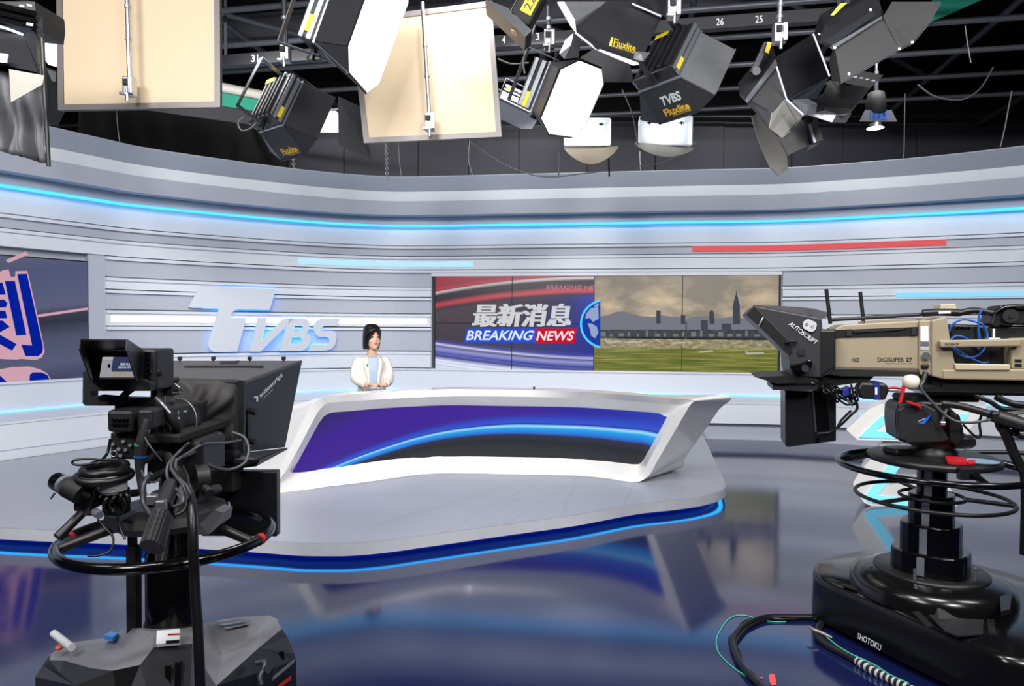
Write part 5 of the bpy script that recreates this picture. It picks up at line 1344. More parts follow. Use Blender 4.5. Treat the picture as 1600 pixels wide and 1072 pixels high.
setp(MB().cyl(P(84, 990, 2.42), P(112, 1012, 2.30), 0.013, 0.013, n=10).raw([], []).build('paper_roll', mat('paper_white', (206, 208, 212), 0.7)), 'rolled white paper scrap stuck on left wing of the left pedestal', 'paper roll')
mb = MB(); q = [P(86, 1016, 2.36), P(93, 1008, 2.4), P(100, 1011, 2.38), P(97, 1015, 2.36), P(89, 1018, 2.34)]; mb.prism(q, (0, 0, .008)); setp(mb.build('orange_tape', mat('tape_orange', (232, 110, 80), 0.5)), 'small orange tape piece under the paper roll on left pedestal', 'tape')

# pan and tilt head with handles
head = empty('pan_tilt_head', (AX, AY, 0.80), 'black pan and tilt head with two handles under the left camera', 'camera head')
mb = MB(); mb.lathe([(0.085, 0.80), (0.085, 0.84), (0.06, 0.85), (0.06, 0.90)], (AX + 0.03, AY, 0), n=24); mb.build('bowl', BLACK, head)
mb = MB(); mb.box((AX + 0.03, AY + 0.08, 0.955), (0.20, 0.22, 0.15), bev=0.02); mb.build('head_body', BLACK, head)
mb = MB(); mb.cyl(P(302, 748, 2.42), P(322, 745, 2.45), 0.05, n=20); mb.cyl(P(322, 768, 2.42), P(340, 764, 2.5), 0.018, n=14); mb.cyl(P(320, 762, 2.4), P(328, 770, 2.38), 0.014); mb.build('tilt_drag_knob', DARK, head)
mb = MB(); mb.box((AX + 0.02, AY + 0.1, 1.045), (0.15, 0.42, 0.03), bev=0.006); mb.build('mounting_plate', BLACKM, head)
mb = MB(); mb.tube([P(222, 722, 2.3), P(262, 704, 2.5), P(300, 690, 2.7)], 0.012, n=8); mb.tube([P(232, 750, 2.3), P(262, 735, 2.4)], 0.014, n=8); mb.build('support_rod', DARK, head)
# left bar, zoom demand and grip
mb = MB(); mb.tube([P(215, 770, 2.4), P(175, 775, 2.3), P(142, 790, 2.2)], 0.014, n=10); mb.cyl(P(138, 785, 2.2), P(136, 806, 2.19), 0.017); mb.box(P(140, 776, 2.2), (0.045, 0.04, 0.07), bev=0.008, rot=(0, 0.5, 0)); mb.box(P(130, 790, 2.2), (0.04, 0.04, 0.03), bev=0.006); mb.build('pan_bar', BLACK, head)
mb = MB(); mb.cyl(P(134, 796, 2.2), P(90, 840, 2.12), 0.0145, 0.0155, n=16); mb.build('hand_grip', RUBBER, head)
mb = MB(); mb.cyl(P(148, 800, 2.18), P(156, 805, 2.16), 0.013, n=14); mb.build('clamp_knob', ALU, head)
zd = MB(); zd.cyl(P(90, 752, 2.2), P(103, 759, 2.17), 0.029, 0.031, n=24); zdo = zd.build('zoom_demand', BLACKG, head)
mb = MB(); mb.cyl(P(102, 757, 2.175), P(106, 760, 2.165), 0.0325, n=24); mb.build('silver_ring', ALU, zdo)
mb = MB(); mb.cyl(P(106, 760, 2.165), P(128, 772, 2.16), 0.034, n=24); mb.cyl(P(128, 770, 2.17), P(140, 776, 2.18), 0.014, n=12); mb.build('focus_wheel', BLACKM, zdo)
mb = MB(); mb.cyl(P(86, 770, 2.18), P(79, 780, 2.17), 0.003, n=6); mb.cyl(P(92, 746, 2.19), P(94, 739, 2.19), 0.003, n=6); mb.build('thumb_lever', BLACK, zdo)
# right grip
mb = MB(); mb.cyl(P(262, 800, 2.1), P(243, 858, 1.98), 0.023, 0.024, n=14); mb.build('hand_grip', DARK, head)
mb = MB(); mb.cyl(P(268, 782, 2.14), P(260, 806, 2.08), 0.026, n=16); mb.build('clamp_ring', BLACKG, head)
mb = MB(); mb.cyl(P(251, 800, 2.05), P(233, 853, 1.94), 0.0235, n=20)
for k in range(14):
    a = 2 * math.pi * k / 14; d = (P(233, 853, 1.94) - P(251, 800, 2.05)).normalized(); q = d.to_track_quat('Z', 'Y').to_matrix(); o_ = q @ Vector((math.cos(a) * 0.0235, math.sin(a) * 0.0235, 0)); mb.cyl(P(251, 800, 2.05) + o_, P(233, 853, 1.94) + o_, 0.003, n=6)
mb.build('ribbed_grip', DARK, head)
mb = MB(); mb.cyl(P(268, 757, 2.16), P(254, 792, 2.07), 0.024, 0.026, n=18); mb.cyl(P(254, 790, 2.075), P(250, 801, 2.05), 0.019, n=14); mb.build('pan_bar', DARK, head)
mb = MB(); mb.box(P(252, 789, 2.04), (0.03, 0.02, 0.03), bev=0.004); mb.box(P(240, 780, 2.1), (0.035, 0.03, 0.03), bev=0.004); mb.build('chrome_clamp', STEEL, head)
mb = MB(); mb.tube([P(236, 740, 2.2), P(225, 755, 2.2), P(226, 775, 2.16), P(234, 790, 2.1)], 0.008, n=8); mb.tube([P(232, 745, 2.15), P(224, 760, 2.12), P(224, 785, 2.1), P(236, 806, 2.06)], 0.008, n=8, mi=0); mb.build('lever_arm', DARKM, head)

# camera body and viewfinder
camL = empty('broadcast_camera', P(240, 700, 2.5), 'black broadcast camera with hooded viewfinder on the left pedestal', 'camera')
def pb(e, name, x0, y0, x1, y1, Y, d, m, bev=0.006):
    a = P(x0, y0, Y); b = P(x1, y1, Y); mb = MB(); c = (a + b) / 2; mb.box((c.x, Y + d / 2, c.z), (abs(b.x - a.x), d, abs(b.z - a.z)), bev=bev); return mb.build(name, m, e)
pb(camL, 'camera_body', 206, 640, 262, 716, 2.38, 0.42, BLACK, 0.015)
pb(camL, 'rear_block', 172, 676, 214, 718, 2.32, 0.2, BLACKM)
pnl = pb(camL, 'control_panel', 166, 641, 207, 676, 2.28, 0.16, DARK, 0.012)
mb = MB()
for r_ in range(2):
    for c_ in range(5): mb.cyl(P(176 + c_ * 6, 656 + r_ * 7, 2.285), P(176 + c_ * 6, 656 + r_ * 7, 2.268), 0.0045, n=10)
mb.build('knob_row', BLACKG, pnl)
mb = MB(); mb.torus(P(178, 709, 2.31), 0.010, 0.0018, n=20, m=6, axis=(0, 1, 0)); mb.build('port_ring', STEEL, camL)
mb = MB()
for x, y in ((192, 690), (185, 702), (196, 703), (203, 696), (188, 712), (176, 694)): mb.cyl(P(x, y, 2.325), P(x, y, 2.31), 0.006, n=10)
mb.build('rear_connector', ALU, camL)
pb(camL, 'plug_box', 213, 640, 238, 672, 2.26, 0.1, DARK, 0.01)
pl_ = MB(); pl_.tube([P(231, 655, 2.24), P(227, 668, 2.235), P(222, 690, 2.23), P(219, 715, 2.23), P(219, 745, 2.23), P(224, 775, 2.22)], [0.014, 0.016, 0.018, 0.0175, 0.012, 0.011], n=14); po = pl_.build('power_plug', DARK, camL)
mb = MB(); mb.cyl(P(220.6, 694, 2.232), P(220.3, 696, 2.232), 0.0205, n=16); mb.build('green_band', mat('band_green', (30, 150, 110), 0.5), po)
mb = MB(); mb.cyl(P(219.3, 712, 2.232), P(219.2, 714.5, 2.232), 0.0200, n=16); mb.build('blue_band', BLUE, po)
mb = MB(); mb.cyl(P(227, 670, 2.235), P(224.8, 678, 2.235), 0.0168, n=16); mb.build('silver_collar', STEEL, po)
# lens drum
mb = MB(); mb.lathe([(0.05, -0.16), (0.075, -0.12), (0.082, -0.03), (0.082, 0.06), (0.07, 0.075)], P(268, 660, 2.56), n=32, axis=(0.35, 0.95, 0)); dr = mb.build('lens_barrel', BLACK, camL)
mb = MB(); mb.torus(P(281, 657, 2.585), 0.0825, 0.0025, n=40, m=6, axis=(0.35, 0.95, 0)); mb.build('barrel_ring', ALU, dr)
mb = MB(); text_quad(mb, 'SONY', *[P(*q) for q in ((283, 645, 2.49), (293, 644, 2.51), (293, 641, 2.51), (283, 642, 2.49))], bold=0.02); mb.build('maker_lettering', TXTW, camL)
mb = MB()
for (x0, y0, x1, y1) in ((271, 642, 279, 648), (257, 654, 262, 660), (264, 652, 281, 655)): mb.prism([P(x0, y1, 2.455), P(x1, y1, 2.455), P(x1, y0, 2.455), P(x0, y0, 2.455)], (0, 0.002, 0))
mb.build('label_patch', mat('label_grey', (176, 178, 182), 0.5), camL)
mb = MB(); mb.tube([P(243, 622, 2.38), P(252, 632, 2.36), P(266, 650, 2.36), P(276, 668, 2.38), P(272, 680, 2.42)], [0.010, 0.017, 0.017, 0.015, 0.010], n=10); mb.build('hand_strap', BLACKM, camL)
mb = MB(); mb.tube([P(244, 622, 2.355), P(254, 632, 2.335), P(266, 646, 2.335)], 0.005, n=6); mb.build('strap_edge', ALU, camL)
mb = MB(); mb.cyl(P(245, 600, 2.45), P(276, 593, 2.6), 0.011, n=12); mb.tube([P(272, 594, 2.6), P(278, 604, 2.58), P(282, 612, 2.56)], 0.008, n=8); mb.build('top_handle', BLACK, camL)
mb = MB(); mb.box(P(262, 609, 2.5), (0.06, 0.05, 0.04), bev=0.004); mb.box(P(276, 612, 2.5), (0.03, 0.03, 0.02), bev=0.003); mb.build('shoe_mount', DARK, camL)
mb = MB(); mb.cyl(P(266, 616, 2.48), P(282, 613, 2.48), 0.004); mb.cyl(P(273, 600, 2.48), P(280, 606, 2.48), 0.004); mb.build('bright_screw', STEEL, camL)
# lower camera wedge under the barrel
pb(camL, 'lens_support', 232, 684, 300, 722, 2.5, 0.3, BLACK, 0.01)
# viewfinder
vf = pb(camL, 'viewfinder', 136, 545, 244.5, 610, 2.36, 0.13, DARK, 0.01)
mb = MB()
fo = [P(*q) for q in ((124.5, 530, 2.14), (199, 530, 2.14), (198, 547, 2.13), (213.5, 595, 2.22), (141, 595, 2.24), (122.5, 546, 2.13))]
bo = [P(*q) for q in ((138, 548, 2.36), (222, 545, 2.36), (222, 560, 2.36), (219, 598, 2.36), (146, 598, 2.36), (138, 560, 2.36))]
mb.raw(fo + bo, [(i, (i + 1) % 6, 6 + (i + 1) % 6, 6 + i) for i in range(6) if i != 3], 0)
hd = mb.build('sun_hood', BLACK, vf); sm = hd.modifiers.new('thickness', 'SOLIDIFY'); sm.thickness = 0.004
mb = MB(); mb.prism([P(*q) for q in ((133, 592, 2.33), (220, 592, 2.33), (236, 600, 2.33), (234, 611, 2.33), (136, 611, 2.33))], (0, 0.04, 0)); mb.build('lower_bezel', DARK, vf)
VFM = screen_mat('viewfinder_image', lambda nt, u, v, uv: mixc(nt, mth(nt, 'GREATER_THAN', u, 0.40), mixc(nt, mth(nt, 'GREATER_THAN', v, 0.88), (172, 174, 180), (196, 196, 196)), mixc(nt, mth(nt, 'LESS_THAN', v, 0.28), (58, 66, 104), (178, 168, 160))), 0.75)
sq = [P(*q) for q in ((155.5, 589.7, 2.352), (208.5, 589.7, 2.352), (202, 558, 2.352), (160.3, 558, 2.352))]
vs_ = quad_uv('screen', sq, [(0, 0), (1, 0), (1, 1), (0, 1)], VFM, vf)
mb = MB(); mb.lathe([(0.001, 0), (0.0052, 0.0005), (0.001, 0.001)], P(170.5, 572, 2.35), n=14, axis=(0, -1, 0), sy=1.4); mb.build('person_image', TXTK, vs_)
mb = MB(); text_quad(mb, '最新消息', P(188, 571, 2.348), P(205, 571, 2.348), P(204, 567, 2.348), P(188, 567, 2.348)); text_quad(mb, 'BREAKING NEWS', P(185, 575.5, 2.348), P(206, 575.5, 2.348), P(205, 572.5, 2.348), P(185, 572.5, 2.348)); mb.build('screen_lettering', emis('screen_white', (228, 232, 240), 1.0), vs_)
mb = MB()
for k in range(6): mb.cyl(P(228, 552 + k * 8.5, 2.36), P(228, 552 + k * 8.5, 2.348), 0.006, n=10); mb.box(P(233, 552 + k * 8.5, 2.356), (0.006, 0.008, 0.01))
mb.build('button_column', BLACKG, vf)
mb = MB()
mb.prism([P(*q) for q in ((129.5, 582, 2.42), (134, 580, 2.42), (141.5, 600, 2.42), (141.5, 620, 2.42), (235, 622, 2.42), (236, 590, 2.42), (245.5, 578, 2.42), (245.5, 630, 2.42), (238, 634, 2.42), (133, 634, 2.42), (129, 630, 2.42))], (0, 0.045, 0)); mb.build('yoke_bracket', DARK, camL)
mb = MB(); mb.cyl(P(238, 580, 2.40), P(238, 580, 2.36), 0.008); mb.box(P(246, 582, 2.38), (0.035, 0.03, 0.028), bev=0.01); mb.build('tilt_knob', BLACK, camL)
mb = MB(); mb.tube([P(190, 622, 2.42), P(198, 614, 2.4), P(206, 608, 2.4)], 0.012, n=8); mb.tube([P(152, 622, 2.41), P(165, 619, 2.41), P(205, 623, 2.41)], 0.006, n=8); mb.build('yoke_lock', BLACKM, camL)
pb(camL, 'viewfinder_mount', 178, 632, 205, 642, 2.42, 0.08, BLACK)

# teleprompter of the left camera
pr = empty('teleprompter', P(365, 650, 3.0), 'black teleprompter hood with white lettering on left camera, its screen hanging below', 'teleprompter')
def sheet(e, name, pts, m, th=0.01, d=None):
    q = [P(*p) for p in pts]; n = (q[1] - q[0]).cross(q[2] - q[0]).normalized()
    if n.dot(q[0] - CAM) < 0: n = -n
    mb = MB(); mb.prism(q, (n * th) if d is None else Vector(d)); return mb.build(name, m, e)
HG = mat('prompter_grey', (72, 72, 76), 0.45, noise=0.08, nscale=60)
HB = mat('prompter_black', (44, 46, 54), 0.42, noise=0.08, nscale=60)
t_ = sheet(pr, 'hood_top', [(256.4, 563.6, 3.25), (472, 563.6, 3.25), (383, 596.5, 2.80), (372, 594.5, 2.80), (256, 591, 2.82)], HG)
sheet(pr, 'hood_side', [(256.4, 563.6, 3.25), (256, 591, 2.82), (262, 700, 2.82), (275, 699, 3.25)], HB)
sheet(pr, 'hood_frame', [(372, 594, 2.79), (382, 596, 2.79), (380, 706, 2.79), (373, 706, 2.79)], BLACK, d=(0, 0.02, 0))
mb = MB()
for x in (281, 333.4, 390.3, 443.2): mb.cyl(P(x, 566, 3.24), P(x, 560.5, 3.24), 0.005, n=10); mb.lathe([(0.009, 0), (0.011, 0.008), (0.009, 0.016)], P(x, 562.5, 3.24), n=12)
mb.build('thumb_screw', BLACKM, t_)
mb = MB(); mb.prism([P(*q) for q in ((343, 566, 3.2), (374, 564.5, 3.22), (370, 569, 3.15), (346, 569, 3.15))], (0, 0, 0.004)); mb.prism([P(*q) for q in ((288, 573, 3.08), (412, 573, 3.08), (410, 575, 3.06), (288, 575, 3.06))], (0, 0, 0.006)); mb.build('top_handle', BLACK, t_)
sd_ = [Vector(P(472, 563.6, 3.25)), Vector(P(445.3, 699, 3.25)), Vector(P(381.5, 596.5, 2.80))]
sn = (sd_[1] - sd_[0]).cross(sd_[2] - sd_[0]).normalized()
if sn.dot(CAM - sd_[0]) < 0: sn = -sn
q_ = [sd_[0], sd_[1], PP(379.5, 706.5, sd_[0], sn), sd_[2]]; mb = MB(); mb.prism(q_, -sn * 0.01); mb.build('hood_side', HB, pr)
def sp_(x, y): return PP(240 + x / 4.871, 540 + y / 4.871, sd_[0] + sn * 0.003, sn)
mb = MB(); text_quad(mb, 'autoscript', sp_(818, 405), sp_(992, 238), sp_(972, 205), sp_(800, 372), bold=0.03); mb.prism([sp_(762, 388), sp_(795, 384), sp_(795, 425), sp_(780, 425), sp_(782, 400), sp_(765, 402)], sn * 0.0006); m2 = mb.build('white_lettering', TXTW, pr)
mb = MB(); text_quad(mb, 'a vitec group', sp_(832, 415), sp_(912, 338), sp_(905, 326), sp_(825, 403)); mb.build('small_lettering', TXTW, pr)
mb = MB(); mb.prism([sp_(700, 490), sp_(722, 488), sp_(722, 740), sp_(700, 740)], sn * 0.01); mb.cyl(sp_(735, 500), sp_(735, 500) + sn * 0.03, 0.013, n=14); mb.cyl(sp_(730, 728), sp_(730, 728) + sn * 0.03, 0.012, n=14); mb.build('height_slide', BLACK, pr)
# cloth draped between lens and hood
mb = MB(); NU, NV = 24, 12; ring0 = []; ring1 = []
def per(pts, t):
    L = [0]; n = len(pts)
    for i in range(n): L.append(L[-1] + (pts[(i + 1) % n] - pts[i]).length)
    d = t * L[-1]
    for i in range(n):
        if d <= L[i + 1] + 1e-9: return pts[i].lerp(pts[(i + 1) % n], (d - L[i]) / (L[i + 1] - L[i]))
o0 = [P(*q) for q in ((257, 590, 2.81), (372, 593, 2.81), (374, 706, 2.81), (262, 700, 2.81))]
o1 = [P(*q) for q in ((268, 632, 2.62), (300, 634, 2.62), (304, 690, 2.62), (268, 690, 2.62))]
vs = []
NU = 96
for j in range(NV + 1):
    w = j / NV
    for i in range(NU):
        t = i / NU; a = per(o0, t); b = per(o1, t); p = a.lerp(b, w)
        f = math.sin(w * math.pi); sag = Vector((0, 0.05 * f, -0.0)) if True else 0
        fold = 0.012 * f * (math.sin(t * 43 + w * 3) + 0.7 * math.sin(t * 71 + 1.3 - w * 5))
        cdir = (p - (o0[0] + o0[2]) / 2); cdir.y = 0
        if cdir.length > 1e-6: cdir.normalize()
        vs.append(p + sag + cdir * fold)
mb.raw(vs, [(j * NU + i, j * NU + (i + 1) % NU, (j + 1) * NU + (i + 1) % NU, (j + 1) * NU + i) for j in range(NV) for i in range(NU)], 0, True)
mb.build('cloth_cover', mat('prompter_cloth', (36, 34, 34), 0.7, bump=0.1, nscale=30), pr)
sheet(pr, 'tray', [(366, 706, 2.75), (446, 699.5, 3.2), (446.5, 701, 3.2), (406, 722, 2.85), (366, 728, 2.75)], HG, d=(0, 0, -0.008)) if False else None
tp = [P(366, 709, 2.78), P(446, 700, 3.2), P(405, 718.5, 2.83), P(366, 718.5, 2.74)]
mb = MB(); mb.prism(tp, (0, 0, -0.012)); mb.build('tray', HB, pr)
mb = MB(); mb.prism([P(366, 719, 2.74), P(406, 719, 2.82), P(446, 701, 3.2), P(446, 704, 3.2), P(400, 729, 2.85), P(366, 733, 2.76)], (0.0, 0.03, 0.0)); mb.build('tray_edge', BLACK, pr)
mb = MB(); mb.cyl(P(369, 648, 2.72), P(369, 715, 2.72), 0.008, n=12); mb.lathe([(0.012, 0), (0.018, 0.012), (0.012, 0.03)], P(370, 716, 2.72), n=12); mb.build('adjust_post', BLACKM, pr)
mb = MB(); mb.box(P(330, 712, 2.85), (0.28, 0.12, 0.06), bev=0.005); mb.box(P(352, 740, 2.84), (0.12, 0.1, 0.14), bev=0.01); mb.build('rail_bracket', BLACKM, pr)
mon = empty('x', (0, 0, 0), None, None) if False else None
a = P(313, 736, 2.86); b = P(432.5, 839, 2.86); mb = MB(); mb.box(((a.x + b.x) / 2, 2.885, (a.z + b.z) / 2), (b.x - a.x, 0.05, a.z - b.z), bev=0.006); mn = mb.build('prompter_monitor', mat('monitor_back', (20, 21, 25), 0.35), pr)
mb = MB(); mb.cyl(P(357, 784, 2.855), P(360, 800, 2.845), 0.006, n=8); mb.build('monitor_clip', ALU, mn)

# cables of the left camera
def cab(name, pts, r, m, label, group=None, n=8):
    mb = MB(); mb.tube([P(*p) for p in pts], r, n=n); return setp(mb.build(name, m), label, 'cable', group)
cab('cable_bundle', [(262, 712, 2.3), (270, 728, 2.26), (281, 742, 2.22), (292, 760, 2.16), (298, 780, 2.12), (301, 813, 2.07), (302, 854, 2.05), (304, 900, 2.05), (306, 940, 2.04), (309, 980, 2.03), (311, 1023, 2.02), (313, 1072, 2.02), (314, 1120, 2.02)], 0.0150, RUBBER, 'thick black taped cable bundle hanging down in front of the left pedestal')
kz = lambda x, y, Y: (220 + x / 4.873, 680 + y / 4.873, Y)
cab('camera_cable', [kz(860, -160, 2.66), kz(800, -90, 2.64), kz(740, -40, 2.6), kz(640, 40, 2.5), kz(480, 60, 2.45), kz(380, 100, 2.36), kz(270, 190, 2.28), kz(215, 260, 2.24), kz(200, 330, 2.22)], 0.0045, CABLEG, 'grey cable running from prompter post over lens to the bundle', 'thin cables strung around the left camera') if False else None
for i, (pts, r, lab) in enumerate([
    ([kz(600, -10, 2.6), kz(500, 60, 2.5), kz(390, 140, 2.4), kz(290, 180, 2.3), kz(250, 240, 2.24), kz(300, 330, 2.2), kz(350, 400, 2.14)], 0.005, 'grey cable arcing from prompter down into the black bundle, uppermost'),
    ([kz(760, 40, 2.66), kz(640, 60, 2.55), kz(480, 70, 2.45), kz(370, 130, 2.36), kz(270, 200, 2.26), kz(280, 300, 2.2), kz(340, 420, 2.12)], 0.005, 'grey cable arcing from prompter down into the black bundle, middle'),
    ([kz(700, -20, 2.66), kz(790, 20, 2.66), kz(822, 110, 2.64), kz(790, 210, 2.6), kz(680, 262, 2.56), kz(560, 245, 2.5), kz(440, 190, 2.45)], 0.006, 'thick grey cable making the wide loop under the prompter hood'),
    ([kz(365, 60, 2.3), kz(300, 120, 2.3), kz(210, 220, 2.24), kz(205, 330, 2.2), kz(260, 400, 2.14), kz(310, 450, 2.1), kz(320, 510, 2.08), kz(250, 545, 2.08)], 0.005, 'grey cable curling beside the ribbed right grip'),
    ([kz(320, 240, 2.22), kz(360, 340, 2.16), kz(350, 480, 2.1), kz(330, 570, 2.08), kz(260, 610, 2.06)], 0.005, 'dark cable curling behind the ribbed right grip'),
    ([kz(30, 20, 2.22), kz(90, 110, 2.2), kz(160, 195, 2.22)], 0.0025, 'thin pale cord stretched from camera to the support rod'),
    ([kz(5, 270, 2.2), kz(40, 340, 2.16), kz(100, 360, 2.14), kz(150, 330, 2.14)], 0.003, 'thin pale cord looping left of the right grip')]):
    cab('camera_cable', pts, r, CABLEG if i not in (4,) else RUBBER, lab)
rr = random.Random(11)
for i in range(6):
    o1_, o2_ = rr.uniform(-14, 14), rr.uniform(-14, 14)
    cab('camera_cable', [kz(260 + o1_, 180 + o2_, 2.26), kz(245 + o1_ * 1.5, 240, 2.22), kz(275 + o2_ * 2, 310, 2.17), kz(330 + o1_ * 1.2, 380 + o2_, 2.12), kz(372 + o1_ * .5, 450 + i * 6, 2.085)], 0.0042, CABLEG if i % 2 else RUBBER, 'thin cable strand feeding into the taped bundle beside the right grip', 'cable strands feeding the taped bundle')
for lab_ in ('black', 'grey'):
    pass
k3_ = lambda x, y, Y: (70 + x / 4.875, 680 + y / 4.875, Y)
mb = MB(); c1 = P(*k3_(450, 310, 2.22)); c2 = P(*k3_(455, 252, 2.22))
mb.torus(c1, 0.078, 0.0125, n=40, m=10, axis=(0.05, -0.1, 1), sy=0.9); mb.torus(c1 + Vector((0.01, 0, 0.012)), 0.06, 0.012, n=40, m=10, axis=(-0.05, 0.1, 1)); mb.torus(c2, 0.062, 0.0125, n=40, m=10, axis=(0, -0.15, 1)); setp(mb.build('cable_coil', RUBBER), 'coiled thick black cable beside the left camera body', 'cable')
mb = MB(); q = P(*k3_(520, 400, 2.22)); mb.lathe([(0.032, -0.018), (0.038, -0.010), (0.042, 0.0), (0.042, 0.028)], q, n=24)
for z_ in (-0.006, 0.004, 0.012, 0.02): mb.torus(q + Vector((0, 0, z_)), 0.0405, 0.002, n=28, m=6)
setp(mb.build('tape_roll', mat('tape_grey', (170, 168, 168), 0.6)), 'grey tape roll hanging under the coiled cable', 'tape roll')
cab('camera_cable', [k3_(560, 185, 2.2), k3_(440, 190, 2.2), k3_(330, 180, 2.2), k3_(230, 190, 2.18), k3_(212, 215, 2.18), k3_(260, 228, 2.18), k3_(380, 215, 2.2)], 0.004, RUBBER, 'thin black cable loop sticking out left above the coil')
mb = MB()
rr = random.Random(3)
for i in range(9):
    x0 = 430 + rr.random() * 180; pts = [(x0, 400), (x0 + rr.uniform(-50, 50), 470), (x0 + rr.uniform(-70, 60), 530), (x0 + rr.uniform(-40, 40), 590)]
    mb.tube([P(*k3_(a, b, 2.22 + rr.uniform(-.03, .04))) for a, b in pts], 0.007, n=6)
mb.box(P(*k3_(545, 500, 2.28)), (0.07, 0.06, 0.09), bev=0.01)
setp(mb.build('cable_knot', RUBBER), 'tangled knot of black cables below the grey tape roll', 'cable')
cab('camera_cable', [k3_(540, 560, 2.2), k3_(570, 690, 2.2), k3_(610, 790, 2.18)], 0.004, RUBBER, 'black cable falling from the knot toward the steering hub')
cab('camera_cable', [k3_(400, 640, 2.16), k3_(450, 700, 2.16), k3_(520, 780, 2.14), k3_(500, 880, 2.1), k3_(400, 920, 2.08), k3_(330, 920, 2.08)], 0.0035, RUBBER, 'thin black cable drooping inside the steering ring at left')
cab('camera_cable', [k3_(400, 350, 2.16), k3_(380, 400, 2.16), k3_(370, 440, 2.16)], 0.004, RUBBER, 'short black cable at the focus wheel of the left camera')
cab('camera_cable', [k3_(500, 30, 2.26), k3_(480, 130, 2.26), k3_(440, 185, 2.22)], 0.005, RUBBER, 'black cable dropping from the control panel to the coil')

# ================================================================ RIGHT CAMERA
BX, BY = 1.92, 3.10
fr = Vector((-0.962, 0.275, 0)); sr = Vector((-0.275, -0.962, 0)); RA = Vector((BX, BY, 0))
def rp(x, y, w): return PP(x, y, RA + sr * w, sr)
ZA = lambda x, y: (1160 + x / 4.468, 460 + y / 4.468)
ZBk = lambda x, y: (1420 + x / 4.122, 460 + y / 4.122)
ZC = lambda x, y: (1300 + x / 4.873, 600 + y / 4.873)
ZD_ = lambda x, y: (1270 + x / 3.673, 780 + y / 3.673)
def rblk(e, name, Z, pts, w, d, m, bev=0.0):
    mb = MB(); mb.prism([rp(*Z(*p), w) for p in pts], -sr * d); o = mb.build(name, m, e)
    if bev:
        bm_ = o.modifiers.new('soft_edge', 'BEVEL'); bm_.width = bev; bm_.segments = 2; bm_.limit_method = 'ANGLE'
    return o
ped2 = empty('camera_pedestal', (BX, BY, 0), 'glossy black camera pedestal with wide triangular base and stepped column at right', 'camera pedestal')
bot = [(1.515, 3.40), (1.492, 3.27), (1.60, 2.99), (1.78, 2.56), (1.84, 2.47), (1.95, 2.45), (2.15, 2.56), (2.45, 2.85), (2.56, 3.05), (2.52, 3.3), (2.30, 3.62), (2.0, 3.72), (1.72, 3.62), (1.58, 3.52)]
cx_, cy_ = BX, BY
def ringz(sc_, z): return [Vector((cx_ + (x - cx_) * sc_, cy_ + (y - cy_) * sc_, z)) for x, y in bot]
def dens(r, k=3):
    return crs(r, k, closed=True)
GB = mat('pedestal_gloss_black', (14, 14, 16), 0.2)
mb = MB(); mb.loft([dens(ringz(1.0, 0.03)), dens(ringz(1.0, 0.06)), dens(ringz(0.99, 0.20)), dens(ringz(0.975, 0.222)), dens(ringz(0.94, 0.235)), dens(ringz(0.66, 0.245))], smooth=True); bs = mb.build('base_cover', GB, ped2)
es = bs.modifiers.new('split', 'EDGE_SPLIT') if False else None
mb = MB(); mb.lathe([(0.335, 0.235), (0.33, 0.28), (0.315, 0.31), (0.285, 0.325), (0.235, 0.335)], (BX, BY, 0), n=40); mb.build('raised_hump', GB, ped2)
mb = MB(); mb.lathe([(0.232, 0.335), (0.232, 0.343), (0.16, 0.343)], (BX, BY, 0), n=40); mb.build('deck_plate', BLACK, ped2)
for r0, z0, z1 in ((0.160, 0.34, 0.44), (0.125, 0.43, 0.56), (0.094, 0.55, 0.69), (0.062, 0.68, 0.84)):
    q = []
    for i in range(24):
        a = 2 * math.pi * i / 24; rr_ = r0 * (1 + 0.05 * math.cos(4 * a)); q.append((math.cos(a) * rr_, math.sin(a) * rr_))
    mb = MB(); mb.loft([[Vector((BX + x, BY + y, z0)) for x, y in q], [Vector((BX + x, BY + y, z1 - 0.006)) for x, y in q], [Vector((BX + x * .96, BY + y * .96, z1)) for x, y in q]], smooth=False); mb.build('column_stage', BLACKG, ped2)
    mb = MB(); mb.box((BX - r0 * 0.72, BY - r0 * 0.72, (z0 + z1) / 2), (0.03, 0.006, z1 - z0 - 0.02), rot=(0, 0, R(-45))); mb.build('guide_strip', ALU, ped2)
for x, y in ((585, 430), (932, 425)):
    a = PZ(*ZD_(x, y + 35), 0.345); mb = MB(); mb.cyl(a, a + Vector((0, 0, 0.05)), 0.006); mb.build('steel_pin', STEEL, ped2)
a = PZ(*ZD_(335, 500), 0.243); mb = MB(); mb.cyl(a, a + Vector((0, 0, 0.09)), 0.008); mb.build('lock_pin', BLACKM, ped2)
a = PZ(*ZD_(290, 480), 0.243); mb = MB(); mb.lathe([(0.02, 0), (0.02, 0.015), (0.012, 0.022)], a, n=14); mb.build('round_knob', BLACK, ped2)
def onz(pts, z): return [PZ(*ZD_(*p), z) for p in pts]
mb = MB(); mb.prism(onz([(135, 488), (180, 490), (290, 520), (240, 524)], 0.243), (0, 0, 0.005)); mb.build('recess', BLACKM, ped2)
mb = MB(); mb.prism(onz([(570, 655), (610, 655), (690, 738), (655, 742)], 0.243), (0, 0, 0.008)); mb.build('recess', BLACKM, ped2)
mb = MB(); mb.prism(onz([(1000, 698), (1040, 698), (1052, 782), (1008, 775)], 0.243), (0, 0, 0.008)); mb.build('recess', BLACKM, ped2)
mb = MB(); mb.prism(onz([(665, 672), (720, 668), (980, 700), (975, 782), (830, 792), (760, 765)], 0.245), (0, 0, 0.006)); mb.build('foot_pad', DARK, ped2)
